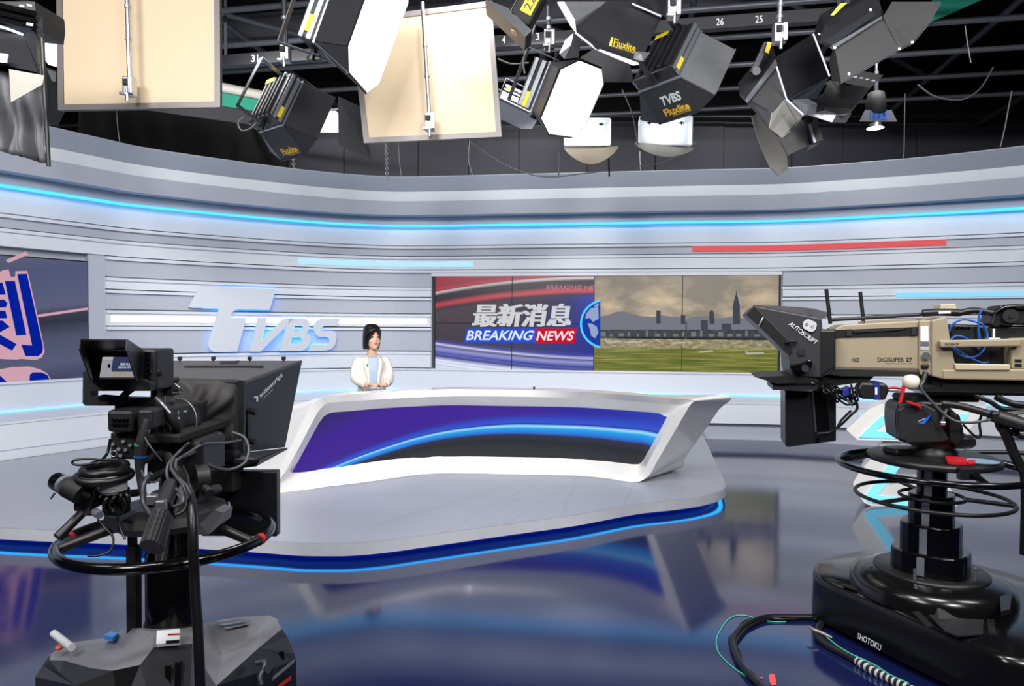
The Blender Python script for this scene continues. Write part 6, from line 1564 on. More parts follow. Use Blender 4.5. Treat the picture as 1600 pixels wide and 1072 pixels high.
q = onz([(695, 676), (725, 690), (885, 682), (740, 640)], 0.250); mb = MB(); ap = PZ(*ZD_(715, 622), 0.285); mb.raw(q + [ap], [(0, 1, 4), (1, 2, 4), (2, 3, 4), (3, 0, 4), (3, 2, 1, 0)], 0); mb.build('foot_pedal', DARK, ped2)
mb = MB(); q = onz([(1070, 560), (1140, 580), (1130, 660), (1080, 672)], 0.3); mb.prism(q, (0, 0, 0.02)); mb.build('brake_bracket', BLACK, ped2)
fn = Vector((-(3.27 - 2.56), -(1.78 - 1.492), 0)).normalized(); f0 = Vector((1.492, 3.27, 0)) + fn * 0.022
def fp(x, y, o=0.0): return PP(*ZD_(x, y), f0 + fn * o, fn)
mb = MB(); text_quad(mb, 'SHOTOKU', fp(254, 798), fp(388, 872), fp(394, 836), fp(260, 766), bold=0.015); mb.build('white_lettering', TXTW, ped2)
rg2 = MB(); rg2.torus((BX + 0.005, BY, 0.812), 0.392, 0.014, n=80, m=10); rg2.build('steering_ring', BLACKG, ped2)
mb = MB(); mb.lathe([(0.25, 0.832), (0.268, 0.838), (0.268, 0.858), (0.255, 0.864), (0.07, 0.864)], (BX, BY, 0), n=48); mb.build('ring_disc', BLACK, ped2)
for ang in (100, 160, 268, -20, 40):
    d = Vector((math.cos(R(ang)), math.sin(R(ang)), 0)); mb = MB(); mb.cyl(Vector((BX, BY, 0.85)) + d * 0.25, Vector((BX, BY, 0.812)) + d * 0.385, 0.014, n=8); mb.build('ring_spoke', BLACKG, ped2)
mb = MB(); d = Vector((-0.05, -1, 0)); mb.box((BX - 0.02, BY - 0.275, 0.838), (0.085, 0.03, 0.05), bev=0.005); mb.build('ring_bracket', BLACK, ped2)
mb = MB(); mb.torus((BX, BY, 0.672), 0.312, 0.009, n=72, m=8); sr2 = mb.build('height_ring', BLACK, ped2)
mb = MB(); mb.torus((BX, BY, 0.676), 0.13, 0.008, n=40, m=8)
for ang in (200, -30, 85):
    d = Vector((math.cos(R(ang)), math.sin(R(ang)), 0)); mb.cyl(Vector((BX, BY, 0.676)) + d * 0.13, Vector((BX, BY, 0.672)) + d * 0.31, 0.010, n=8)
mb.build('ring_arm', BLACK, ped2)
mb = MB(); mb.box((BX - 0.11, BY + 0.03, 0.878), (0.17, 0.09, 0.028), bev=0.01, rot=(0, 0, 0.2)); mb.build('disc_block', RUBBER, ped2)
mb = MB(); q = [PZ(*ZC(*p), 0.868) for p in ((862, 572), (900, 566), (1025, 582), (1030, 615), (940, 616), (880, 608))]; mb.prism(q, (0, 0, 0.012)); setp(mb.build('red_cloth', RED), 'red cloth lying on the round disc of the right pedestal', 'cloth')
mb = MB(); q = [PZ(*ZC(*p), 0.868) for p in ((1035, 590), (1090, 588), (1092, 612), (1035, 614))]; mb.prism(q, (0, 0, 0.008)); setp(mb.build('red_tape_roll', RED), 'small red tape piece beside the red cloth on right pedestal', 'tape')
mb = MB(); c_ = PZ(*ZC(1135, 592), 0.868); mb.lathe([(0.07, 0), (0.07, 0.003)], c_, n=30, sy=0.9); setp(mb.build('compact_disc', mat('disc_iridescent', (150, 200, 220), 0.15, metal=0.8)), 'shiny pale blue disc lying on the right pedestal beside red cloth', 'disc')

hd2 = empty('pan_tilt_head', (BX, BY, 0.87), 'black faceted pan and tilt head with blue flash under the beige camera', 'camera head')
mb = MB(); mb.lathe([(0.10, 0.864), (0.10, 0.89), (0.085, 0.90), (0.10, 0.93), (0.13, 0.95)], (BX, BY, 0), n=28); mb.build('bowl', BLACK, hd2)
rblk(hd2, 'head_body', ZC, [(490, 185), (520, 150), (700, 130), (860, 140), (960, 235), (1005, 330), (1010, 425), (870, 455), (620, 470), (500, 428), (485, 290)], 0.10, 0.22, BLACK, 0.012)
rblk(hd2, 'side_shell', ZC, [(500, 195), (560, 160), (700, 150), (800, 200), (840, 330), (900, 430), (780, 455), (620, 462), (512, 420), (500, 300)], 0.125, 0.03, DARK, 0.008)
rblk(hd2, 'facet_panel', ZC, [(640, 300), (780, 300), (860, 440), (560, 448), (575, 420)], 0.132, 0.008, BLACKM, 0.003)
rblk(hd2, 'blue_flash', ZC, [(664, 300), (700, 276), (762, 230), (735, 268), (705, 303)], 0.135, 0.006, mat('flash_blue', (30, 100, 220), 0.4))
mb = MB(); text_quad(mb, 'SHOTOKU', *[rp(*ZC(*p), 0.136) for p in ((655, 290), (712, 266), (716, 256), (660, 278))], bold=0.01); mb.build('white_lettering', TXTW, hd2)
rblk(hd2, 'drag_unit', ZC, [(895, 210), (975, 235), (1015, 410), (960, 470), (900, 440)], 0.14, 0.18, BLACK, 0.008)
rblk(hd2, 'drag_unit', ZC, [(930, 400), (1085, 402), (1105, 430), (1108, 475), (1060, 498), (930, 500)], 0.10, 0.16, BLACK, 0.012)
mb = MB(); mb.cyl(rp(*ZC(875, 190), 0.16), rp(*ZC(838, 295), 0.16), 0.006); mb.cyl(rp(*ZC(850, 158), 0.15), rp(*ZC(895, 165), 0.15), 0.012); mb.cyl(rp(*ZC(825, 298), 0.16), rp(*ZC(858, 298), 0.16), 0.011); mb.build('lock_lever', STEEL, hd2)
rblk(hd2, 'balance_plate', ZC, [(540, 120), (560, 95), (1130, 95), (1120, 140), (800, 135), (560, 150)], 0.09, 0.2, BLACKM, 0.004)
mb = MB(); mb.tube([rp(*ZC(840, 150), 0.15), rp(*ZC(960, 165), 0.16), rp(*ZC(1100, 200), 0.18), rp(*ZC(1250, 245), 0.2)], 0.016, n=12); mb.tube([rp(*ZC(1250, 245), 0.2), rp(*ZC(1480, 320), 0.24)], 0.03, n=12); mb.build('pan_bar', BLACK, hd2)
rblk(hd2, 'bar_clamp', ZC, [(1215, 215), (1285, 210), (1300, 300), (1225, 295)], 0.23, 0.07, BLACK, 0.008)

cam2 = empty('broadcast_camera', RA + Vector((0, 0, 1.12)), 'beige box lens broadcast camera seen from the side on right pedestal', 'camera')
BEI2 = mat('camera_cream', (188, 176, 150), 0.45)
GRYB = mat('lens_grey_strip', (98, 92, 84), 0.45)
rblk(cam2, 'lens_box', ZA, [(648, 300), (648, 240), (705, 212), (1245, 182), (1245, 545), (648, 532)], 0.120, 0.24, BEIGE, 0.006)
lh = rblk(cam2, 'lens_handle', ZA, [(640, 250), (1225, 227), (1225, 288), (640, 303)], 0.124, 0.02, BLACK)
rblk(lh, 'grip_bar', ZA, [(765, 252), (1130, 232), (1145, 238), (1095, 250), (780, 268)], 0.130, 0.01, DARK)
rblk(lh, 'handle_end', ZA, [(728, 244), (762, 243), (762, 290), (728, 292)], 0.130, 0.01, DARK)
rblk(lh, 'handle_end', ZA, [(1180, 230), (1215, 229), (1215, 284), (1180, 286)], 0.130, 0.01, DARK)
rblk(cam2, 'grey_stripe', ZA, [(648, 506), (1232, 514), (1232, 528), (648, 524)], 0.1235, 0.01, GRYB)
rblk(cam2, 'lower_skirt', ZA, [(560, 520), (648, 526), (1240, 540), (1240, 575), (700, 572), (600, 560)], 0.122, 0.2, BLACKM)
mb = MB(); text_quad(mb, 'HD', *[rp(*ZA(*p), 0.122) for p in ((764, 470), (815, 470), (815, 442), (764, 442))], bold=0.01); text_quad(mb, 'DIGISUPER', *[rp(*ZA(*p), 0.122) for p in ((945, 470), (1128, 470), (1128, 440), (945, 440))], bold=0.008); text_quad(mb, '27', *[rp(*ZA(*p), 0.122) for p in ((1142, 470), (1186, 470), (1186, 440), (1142, 440))], bold=0.03); mb.build('model_lettering', TXTK, cam2)
mb = MB(); text_quad(mb, 'XJ27x6.5B AF', *[rp(*ZA(*p), 0.122) for p in ((1000, 488), (1186, 488), (1186, 478), (1000, 478))]); mb.build('small_lettering', GRYB, cam2)
rblk(cam2, 'painted_top_highlight', ZA, [(855, 205), (855, 188), (1010, 180), (1245, 168), (1245, 186)], 0.05, 0.14, BEI2)  # highlight along the lens top painted as a lighter cream strip
cs = rblk(cam2, 'control_strip', ZBk, [(66, 170), (140, 166), (150, 200), (150, 510), (128, 528), (78, 522), (66, 480)], 0.135, 0.24, BEIGE, 0.005)
rblk(cs, 'label_card', ZBk, [(76, 205), (126, 203), (128, 304), (76, 302)], 0.138, 0.005, TXTW)
rblk(cs, 'grey_window', ZBk, [(76, 308), (128, 308), (128, 332), (76, 332)], 0.138, 0.005, mat('window_grey', (96, 100, 110), 0.4))
rblk(cs, 'tape_patch', ZBk, [(76, 336), (128, 336), (128, 360), (76, 358)], 0.138, 0.005, mat('label_grey', (176, 178, 182), 0.5))
mb = MB(); c_ = rp(*ZBk(106, 395), 0.138); mb.cyl(c_, c_ + sr * 0.012, 0.016, n=18); mb.build('chrome_dial', STEEL, cs)
rblk(cs, 'port_cover', ZBk, [(80, 450), (130, 450), (132, 470), (120, 480), (82, 478)], 0.145, 0.015, BLACK, 0.004)
rblk(cam2, 'front_housing', ZBk, [(148, 168), (240, 142), (252, 175), (268, 290), (300, 445), (300, 525), (222, 546), (148, 528)], 0.15, 0.28, BEIGE, 0.006)
rblk(cam2, 'lower_housing', ZBk, [(215, 486), (900, 480), (900, 560), (222, 548)], 0.155, 0.29, BEIGE, 0.006)
rblk(cam2, 'rear_housing', ZBk, [(658, 292), (700, 282), (900, 278), (900, 486), (662, 482)], 0.152, 0.28, BEIGE, 0.006)
rblk(cam2, 'lower_lip', ZBk, [(292, 446), (655, 452), (655, 489), (305, 489)], 0.162, 0.03, BEI2, 0.004)
ch = rblk(cam2, 'carry_handle', ZBk, [(196, 297), (735, 284), (722, 336), (206, 343)], 0.180, 0.03, BEIGE, 0.006)
mb = MB(); text_quad(mb, 'SONY', *[rp(*ZBk(*p), 0.1815) for p in ((232, 328), (328, 328), (328, 314), (232, 314))], bold=0.02); mb.build('maker_lettering', TXTK, ch)
rblk(cam2, 'inner_body', ZBk, [(250, 190), (560, 200), (900, 200), (900, 460), (300, 460)], 0.08, 0.2, BLACK, 0.01)
mb = MB()
for k in range(4): c_ = rp(*ZBk(315 + k * 24, 216), 0.08); mb.cyl(c_, c_ + sr * 0.006, 0.0055, n=12)
mb.build('button_row', BLACKG, cam2)
rblk(cam2, 'hatch_outline', ZBk, [(220, 458), (285, 460), (285, 513), (220, 512)], 0.1515, 0.002, mat('hatch_beige', (164, 150, 126), 0.45)) if False else None
for y0 in (418, 448):
    rblk(cam2, 'side_vent', ZBk, [(682, y0), (728, y0), (728, y0 + 20), (682, y0 + 20)], 0.1535, 0.003, BLACK)
tc_ = rblk(cam2, 'tally_cap', ZBk, [(200, 100), (204, 64), (300, 60), (312, 98)], 0.06, 0.1, BEI2, 0.004)
rblk(cam2, 'base_plate', ZBk, [(95, 604), (215, 596), (222, 550), (900, 560), (900, 652), (95, 632)], 0.12, 0.2, BLACK)
rblk(cam2, 'base_rail', ZBk, [(95, 628), (900, 640), (900, 656), (95, 645)], 0.135, 0.23, BLACKG)
rblk(cam2, 'lens_support', ZBk, [(60, 560), (90, 536), (218, 534), (218, 606), (100, 612), (60, 610)], 0.10, 0.18, DARKM)
vf2 = rblk(cam2, 'viewfinder_arm', ZBk, [(525, 195), (545, 130), (590, 72), (640, 66), (900, 62), (900, 200), (690, 196), (640, 205), (600, 196), (565, 214)], 0.10, 0.14, BLACK, 0.008)
mb = MB(); c_ = rp(*ZBk(645, 140), 0.10); mb.cyl(c_, c_ + sr * 0.02, 0.030, n=24); mb.cyl(c_ + sr * 0.02, c_ + sr * 0.024, 0.009, n=14); mb.build('pivot_knob', BLACKM, vf2)
mb = MB(); mb.tube([rp(*ZBk(560, 120), 0.11), rp(*ZBk(640, 80), 0.11), rp(*ZBk(800, 84), 0.11)], 0.010, n=8); mb.build('arm_tube', BLACKG, vf2)
mb = MB(); mb.cyl(rp(*ZBk(548, 225), 0.09), rp(*ZBk(545, 292), 0.1), 0.008, n=10); mb.build('steel_stem', STEEL, cam2)
rblk(cam2, 'stem_foot', ZBk, [(520, 280), (590, 280), (590, 296), (520, 296)], 0.13, 0.05, TXTW)
mic = MB(); mic.tube([rp(1296, 500, 0.06), rp(1440, 491.5, 0.06)], 0.0085, n=10); mco = mic.build('top_rail', BLACK, cam2)
mb = MB(); mb.tube([rp(*ZBk(90, 122), 0.08), rp(*ZBk(200, 115), 0.08), rp(*ZBk(320, 118), 0.08)], 0.017, n=12); mb.tube([rp(*ZBk(320, 122), 0.08), rp(*ZBk(420, 104), 0.08), rp(*ZBk(540, 122), 0.08)], 0.014, n=10); tt = mb.build('padded_tube', RUBBER, cam2)
mb = MB(); mb.prism([rp(*ZBk(*p), 0.1) for p in ((192, 110), (270, 106), (270, 122), (192, 124))], sr * 0.001); mb.build('tube_label', TXTW, tt)

pr2 = empty('teleprompter', rp(1250, 560, 0.1), 'black angled teleprompter hood in front of the beige lens, screen hanging below', 'teleprompter')
h2 = rblk(pr2, 'hood', ZA, [(30, 130), (82, 78), (555, 168), (560, 245), (648, 252), (648, 515), (600, 560), (545, 582), (340, 572), (325, 425), (110, 218), (34, 150)], 0.19, 0.38, mat('prompter_dark', (46, 46, 52), 0.45, noise=0.08, nscale=50), 0.006)
rblk(pr2, 'hood_top', ZA, [(82, 76), (250, 80), (400, 88), (500, 100), (635, 136), (600, 160), (555, 167)], 0.0, 0.16, HG)
rblk(pr2, 'glass_rim', ZA, [(30, 130), (82, 78), (330, 330), (350, 400), (325, 425), (110, 218), (34, 150)], 0.196, 0.008, BLACK, 0.002)
rblk(pr2, 'rear_collar', ZA, [(545, 250), (650, 250), (650, 505), (545, 580)], 0.194, 0.36, BLACK, 0.006)
mb = MB(); text_quad(mb, 'AUTOSCRIPT', *[rp(*ZA(*p), 0.1975) for p in ((320, 212), (508, 352), (530, 328), (342, 190))], bold=0.003); mb.build('white_lettering', TXTW, pr2)
lg_ = rblk(pr2, 'badge', ZA, [(420, 218), (428, 190), (445, 176), (465, 174), (510, 194), (520, 210), (512, 245), (490, 262), (468, 260), (428, 238)], 0.1975, 0.003, mat('badge_grey', (190, 192, 198), 0.5))
mb = MB()
for dx, dy in ((-20, -8), (20, 8)):
    mb.torus(rp(*ZA(470 + dx, 218 + dy), 0.199), 0.0045 * 1.0 + 0.001, 0.0011, n=20, m=6, axis=tuple(sr))
mb.build('badge_loops', HG, lg_)
mb = MB(); mb.tube([rp(*ZA(145, 160), 0.2), rp(*ZA(128, 195), 0.205), rp(*ZA(115, 220), 0.2)], 0.004, n=8); mb.build('latch', ALU, pr2)
mb = MB(); mb.tube([rp(*ZA(300, 340), 0.2), rp(*ZA(340, 328), 0.21), rp(*ZA(378, 335), 0.2)], 0.006, n=8); mb.build('side_lever', BLACK, pr2)
rblk(pr2, 'adjust_slot', ZA, [(384, 385), (435, 380), (438, 425), (388, 425)], 0.1975, 0.003, BLACKM)
rblk(pr2, 'hinge_block', ZA, [(325, 495), (410, 480), (470, 455), (495, 480), (480, 520), (430, 550), (350, 540)], 0.23, 0.05, BLACKG, 0.006)
mb = MB(); c_ = rp(*ZA(435, 515), 0.23); mb.cyl(c_, c_ + sr * 0.02, 0.016, n=16); mb.build('hinge_knob', DARKM, pr2)
mb = MB(); mb.cyl(rp(1291, 452, 0.12), rp(1297.5, 506, 0.12), 0.0085, n=10); mb.build('vertical_rod', BLACK, pr2)
mb = MB(); mb.cyl(rp(1344, 456, -0.08), rp(1349.5, 505, -0.08), 0.0085, n=10); mb.build('vertical_rod', BLACK, pr2)
rblk(pr2, 'tray', ZA, [(86, 577), (330, 568), (520, 590), (545, 612), (240, 624)], 0.2, 0.36, BLACK)
rblk(pr2, 'tray', ZA, [(211, 633), (520, 636), (520, 665), (213, 668)], 0.18, 0.3, DARK)
rblk(pr2, 'support_rail', ZA, [(520, 600), (545, 582), (600, 560), (920, 572), (880, 610), (640, 640), (620, 690), (530, 690)], 0.10, 0.14, BLACK)
m2_ = rblk(pr2, 'prompter_monitor', ZA, [(298, 672), (655, 688), (655, 1025), (314, 1068), (300, 1060)], 0.10, 0.22, mat('monitor_back', (20, 21, 25), 0.35), 0.006)
rblk(m2_, 'monitor_channel', ZA, [(488, 672), (580, 680), (612, 958), (502, 972)], 0.103, 0.01, BLACKG)
rblk(m2_, 'channel_rib', ZA, [(484, 672), (496, 672), (520, 960), (505, 966)], 0.108, 0.012, DARKM)
rblk(m2_, 'monitor_slot', ZA, [(510, 1003), (536, 1000), (536, 1038), (510, 1040)], 0.103, 0.01, BLACKG)

def rcab(name, Z, pts, w, r, m, label, cat_='cable', n=8):
    mb = MB(); mb.tube([rp(*Z(p[0], p[1]), p[2] if len(p) > 2 else w) for p in pts], r, n=n); return setp(mb.build(name, m), label, cat_)
rcab('blue_cable', ZBk, [(455, 355, .09), (380, 290, .10), (310, 268, .11), (268, 300, .12), (290, 360, .12), (370, 405, .12), (440, 395, .12), (492, 345, .11), (505, 260, .10), (480, 200, .10), (440, 180, .1), (350, 162, .1), (280, 195, .1), (262, 240, .1)], .1, 0.0045, BLUE, 'bright blue cable coiled in the window of the beige camera')
rcab('blue_cable', ZBk, [(480, 95, .1), (455, 130, .1), (448, 200, .1), (455, 290, .1)], .1, 0.0045, BLUE, 'bright blue cable end standing up above the beige camera')
rcab('blue_cable', ZBk, [(290, 345, .12), (380, 400, .12), (470, 440, .12), (515, 436, .12)], .12, 0.0045, BLUE, 'bright blue cable crossing the bottom of the camera window')
rcab('lens_cable', ZBk, [(105, 520, .15), (95, 560, .17), (78, 600, .18), (120, 660, .18), (200, 745, .18), (290, 812, .19), (400, 826, .2), (520, 808, .21), (640, 780, .22), (760, 760, .22)], .18, 0.006, CABLEG, 'grey cable sweeping from lens control strip across the right head')
mb = MB(); mb.cyl(rp(*ZBk(108, 505), .15), rp(*ZBk(92, 575), .17), 0.013, 0.009, n=12); setp(mb.build('cable_plug', BLACK), 'black plug at the bottom of the lens control strip', 'plug')
rcab('lens_cable', ZBk, [(350, 838, .16), (400, 890, .16), (445, 925, .16), (462, 900, .16), (455, 830, .16), (470, 770, .16)], .16, 0.005, RUBBER, 'thin black cable hanging in a small loop right of the right head')
for i, (pts, r) in enumerate([([(430, 655), (520, 690), (600, 735), (742, 745)], .010), ([(560, 660), (650, 700), (742, 712)], .014), ([(590, 800), (640, 880), (742, 915)], .012), ([(585, 790), (575, 840), (610, 890), (680, 880), (800, 830)], .012), ([(600, 770), (700, 760), (800, 735)], .012)]):
    rcab('camera_cable', ZBk, pts, .2, r, RUBBER, ['thin black cable leaving under the beige camera, uppermost at right edge', 'thick black cable under the beige camera plate at right edge', 'black cable sagging lowest at right edge below pan bar', 'black cable looped around the pan bar clamp', 'black cable running above the pan bar to the right edge'][i])
rcab('cable_bundle', ZC, [(1300, 330, .2), (1340, 420, .2), (1380, 520, .2), (1430, 620, .2), (1470, 700, .2), (1480, 900, .2), (1475, 1100, .2), (1470, 1300, .2)], .2, 0.020, RUBBER, 'thick black cable bundle hanging down at the right edge')
rcab('camera_cable', ZC, [(1000, 515), (1100, 520), (1300, 520), (1500, 530)], -.6, 0.012, RUBBER, 'black cable stretched across behind the right pedestal disc')
mb = MB()
rr = random.Random(5)
for i in range(12):
    x0, y0 = 560 + rr.random() * 120, 600 + rr.random() * 60
    pts = [(x0, y0), (x0 + rr.uniform(10, 90), y0 + rr.uniform(0, 70)), (x0 + rr.uniform(60, 160), y0 + rr.uniform(20, 140)), (x0 + rr.uniform(100, 200), y0 + rr.uniform(0, 60))]
    mb.tube([rp(*ZA(a, b), .14 + rr.uniform(-.03, .05)) for a, b in pts], 0.0045, n=6)
setp(mb.build('cable_tangle', RUBBER), 'tangle of thin black cables under the beige lens', 'cable')
rcab('camera_cable', ZA, [(655, 935, .13), (700, 900, .14), (760, 840, .15), (800, 800, .15), (790, 740, .15), (740, 690, .15)], .14, 0.006, RUBBER, 'black cable hanging from the tangle down to the prompter screen')
rcab('camera_cable', ZA, [(520, 972, .12), (600, 965, .12), (655, 935, .13), (690, 880, .13), (760, 810, .14)], .13, 0.005, RUBBER, 'thin black cable entering the hanging prompter screen')
rblk_e = empty('cable_connector', rp(1360, 600, .16), 'black inline connector box with blue band below the beige lens', 'connector')
rblk(rblk_e, 'connector_body', ZA, [(800, 660), (830, 615), (1000, 620), (1030, 660), (1000, 740), (830, 730)], .18, .08, BLACK, 0.01)
rblk(rblk_e, 'blue_band', ZA, [(918, 612), (958, 612), (962, 738), (922, 738)], .185, .09, mat('band_navy', (24, 36, 120), 0.5))
mb = MB(); mb.prism([rp(*ZA(*p), .187) for p in ((926, 700), (926, 650), (942, 650), (942, 700))], sr * .001); mb.build('white_marking', TXTW, rblk_e)
rblk_f = rblk(None, 'navy_tie', ZA, [(700, 665), (745, 640), (748, 705), (700, 712)], .19, .04, mat('band_navy', (24, 36, 120), 0.5), 0.004); setp(rblk_f, 'navy blue cable tie around the tangle below the lens', 'cable tie')
rcab('red_wire', ZA, [(1000, 665), (1050, 650), (1120, 662)], .17, 0.005, RED, 'short red wire running right from the connector box')
rcab('red_wire', ZA, [(1125, 640), (1118, 690), (1100, 760)], .17, 0.008, RED, 'red spiral wire hanging at front of the right head')
rcab('pale_rod', ZA, [(1010, 668), (1130, 672)], .165, 0.008, ALU, 'short pale metal rod below the beige lens', 'rod')
mb = MB(); mb.lathe([(0.01, -0.03), (0.034, -0.02), (0.036, 0.01), (0.026, 0.028), (0.008, 0.034)], rp(*ZA(1178, 615), .14), n=20); setp(mb.build('white_knob', mat('knob_cream', (222, 214, 196), 0.5)), 'cream round knob below the beige lens', 'knob')
mb = MB(); mb.prism([rp(*ZC(*p), .15) for p in ((562, 135), (590, 128), (640, 150), (668, 148), (682, 196), (655, 170), (590, 148))], -sr * .02); setp(mb.build('red_tape', RED), 'red tape strip stuck on top of the right head', 'tape')

# ---- cables lying on the floor at right
ZF = lambda x, y: (1100 + x / 5.0, 930 + y / 5.0)
def fcab(name, pts, r, m, label, z=None, n=8):
    mb = MB(); mb.tube([PZ(*ZF(*p), (z or r)) for p in pts], r, n=n); return setp(mb.build(name, m), label, 'cable')
base_path = [(1000, 172), (920, 172), (760, 170), (600, 168), (470, 175), (340, 225), (260, 290), (225, 360), (240, 440), (280, 530), (340, 610), (420, 690), (500, 770)]
fcab('floor_cable', base_path, 0.014, RUBBER, 'thick black cable curving on the floor left of right pedestal')
fcab('floor_cable', [(x + 25 - (10 if i % 2 else -12), y + 14 + (8 if i % 2 else -6)) for i, (x, y) in enumerate(base_path)], 0.009, RUBBER, 'thinner black cable twisted beside the thick curving floor cable')
fcab('floor_cable', [(x - 18 + (14 if i % 2 else -8), y - 8 + (6 if i % 2 else -8)) for i, (x, y) in enumerate(base_path[3:])], 0.007, RUBBER, 'thin black cable weaving over the curving floor cables')
fcab('green_wire', [(640, 207), (540, 207), (430, 190), (340, 162), (260, 158), (190, 190), (130, 270), (96, 350), (110, 440), (170, 515), (240, 575), (340, 640), (450, 710), (560, 780)], 0.0028, mat('wire_green', (70, 190, 160), 0.4), 'thin pale green wire looping widest on the floor', n=6)
spiral = [(925, 215), (900, 245), (885, 300), (905, 345), (1000, 410), (1100, 460), (1200, 515), (1300, 580), (1420, 640), (1540, 700), (1660, 760)]
fcab('spiral_wrap_cable', spiral, 0.016, mat('wrap_black', (26, 26, 28), 0.45), 'black cable with white spiral wrap hugging the right pedestal base')
so = bpy.data.objects['spiral_wrap_cable']
mb = MB(); sp3 = crs([PZ(*ZF(*p), 0.016) for p in spiral[6:]], 14); hx = []
for i in range(len(sp3) - 1):
    p = sp3[i]; t = (sp3[i + 1] - p).normalized(); u = t.orthogonal().normalized(); w = t.cross(u)
for i in range(0, len(sp3) - 4, 5):
    a_, b_ = sp3[i], sp3[min(i + 2, len(sp3) - 1)]; mb.cyl(a_, b_, 0.0175, n=12)
mb.build('white_wrap', mat('wrap_white', (196, 198, 202), 0.5), so)
fcab('green_wire', [(960, 330), (1050, 400), (1150, 460), (1250, 505), (1350, 555), (1450, 620), (1600, 690)], 0.003, mat('wire_green', (70, 190, 160), 0.4), 'thin green wire following the spiral wrapped cable', z=0.034, n=6)
mb = MB(); mb.tube([PZ(*ZF(805, 238), 0.05), PZ(*ZF(860, 270), 0.045), PZ(*ZF(930, 300), 0.035), PZ(*ZF(1000, 332), 0.03)], [0.002, 0.008, 0.009, 0.006], n=6); setp(mb.build('metal_strip', mat('strip_grey', (150, 146, 142), 0.4, metal=0.5)), 'pale metal strip leaning over cables at pedestal base', 'metal strip')
mb = MB(); c_ = [PZ(*ZF(*p), 0.002) for p in ((508, 632), (520, 616), (548, 618), (558, 650), (566, 690), (556, 706), (524, 706), (514, 680))]; mb.prism(c_, (0, 0, 0.002)); setp(mb.build('floor_tape', mat('tape_pink_red', (236, 84, 92), 0.5)), 'red tape mark on the floor inside the cable loop', 'tape')
mb = MB(); c_ = [PZ(*ZF(*p), 0.002) for p in ((440, 644), (458, 642), (460, 652), (445, 656))]; mb.prism(c_, (0, 0, 0.002)); setp(mb.build('floor_tape', mat('tape_pink_red', (236, 84, 92), 0.5)), 'tiny red tape scrap beside the curving floor cable', 'tape')

# ================================================================ NEWS ANCHOR
NX_, NY_ = P(581, 560, 6.75).x, 6.75
BZ = Matrix.Translation((NX_, NY_, 0)) @ Matrix.Rotation(R(20), 4, 'Z')
HZ = Matrix.Translation((NX_, NY_, 0)) @ Matrix.Rotation(R(20), 4, 'Z') @ Matrix.Translation((0.0, -0.02, 0)) @ Matrix.Rotation(R(14), 4, 'Z')
SKIN = mat('skin', (222, 178, 152), 0.5)
JACK = mat('jacket_ivory', (236, 230, 220), 0.7, bump=0.05, nscale=120)
BLOU = mat('blouse_pale_blue', (176, 194, 212), 0.6)
HAIR = mat('hair_black', (20, 17, 18), 0.35)
person = empty('person', (NX_, NY_, 0.12), 'person with black bob hair in ivory blazer sitting behind the news desk', 'person')
def ring(z, rx, ry, cy=0.0, cx=0.0, n=28, flat=0.0):
    return [Vector((cx + math.cos(2 * math.pi * i / n) * rx, cy + math.sin(2 * math.pi * i / n) * ry, z)) for i in range(n)]
def ell(mb, c, r, n=16, rot=None):
    M = Matrix.Translation(c) @ (Euler(rot).to_matrix().to_4x4() if rot else Matrix.Identity(4)) @ Matrix.Diagonal((*r, 1))
    pr_ = [(math.sin(math.pi * k / 10), -math.cos(math.pi * k / 10)) for k in range(11)]
    pr_[0] = (0.02, -1); pr_[-1] = (0.02, 1)
    old = mb.M; mb.M = mb.M @ M; mb.lathe(pr_, n=n); mb.M = old
def limb(mb, pts, rs, n=14): mb.tube(pts, rs, n=n, sub=6)
def remesh(o, vox, sm=2):
    r = o.modifiers.new('union', 'REMESH'); r.mode = 'VOXEL'; r.voxel_size = vox; r.use_smooth_shade = True
    if sm: s_ = o.modifiers.new('smooth', 'SMOOTH'); s_.iterations = sm; s_.factor = 0.4
    return o
# --- body: head, neck, torso, legs, hands in one surface
mb = MB(HZ)
mb.loft([ring(*a) for a in [(1.208, .012, .016, -.062), (1.214, .026, .032, -.052), (1.228, .042, .052, -.038), (1.25, .055, .070, -.022), (1.28, .064, .082, -.011), (1.31, .069, .089, -.002), (1.345, .072, .094, .004), (1.38, .071, .094, .008), (1.41, .062, .083, .011), (1.432, .044, .06, .012), (1.444, .018, .03, .012)]])
ell(mb, (0, -.090, 1.300), (.011, .016, .016)); ell(mb, (0, -.084, 1.322), (.007, .012, .028)); ell(mb, (.009, -.086, 1.296), (.008, .010, .008)); ell(mb, (-.009, -.086, 1.296), (.008, .010, .008))
ell(mb, (0, -.078, 1.222), (.018, .014, .012)); ell(mb, (0, -.082, 1.262), (.022, .010, .012))
for sx in (-1, 1):
    ell(mb, (sx * .071, .004, 1.312), (.008, .018, .030), rot=(0.15, 0, 0)); ell(mb, (sx * .036, -.066, 1.287), (.022, .020, .022)); ell(mb, (sx * .030, -.076, 1.343), (.022, .010, .007))
mb.M = BZ
limb(mb, [(0, .012, 1.06), (0, .006, 1.13), (0, -.010, 1.19), (0, -.016, 1.24)], [.075, .050, .046, .048])
mb.loft([ring(*a) for a in [(.56, .14, .12, .02), (.64, .155, .125, .02), (.74, .13, .10, .01), (.84, .118, .09, 0), (.95, .128, .098, -.005), (1.03, .145, .10, -.004), (1.09, .150, .085, .0), (1.125, .115, .065, .005), (1.15, .05, .04, .008)]])
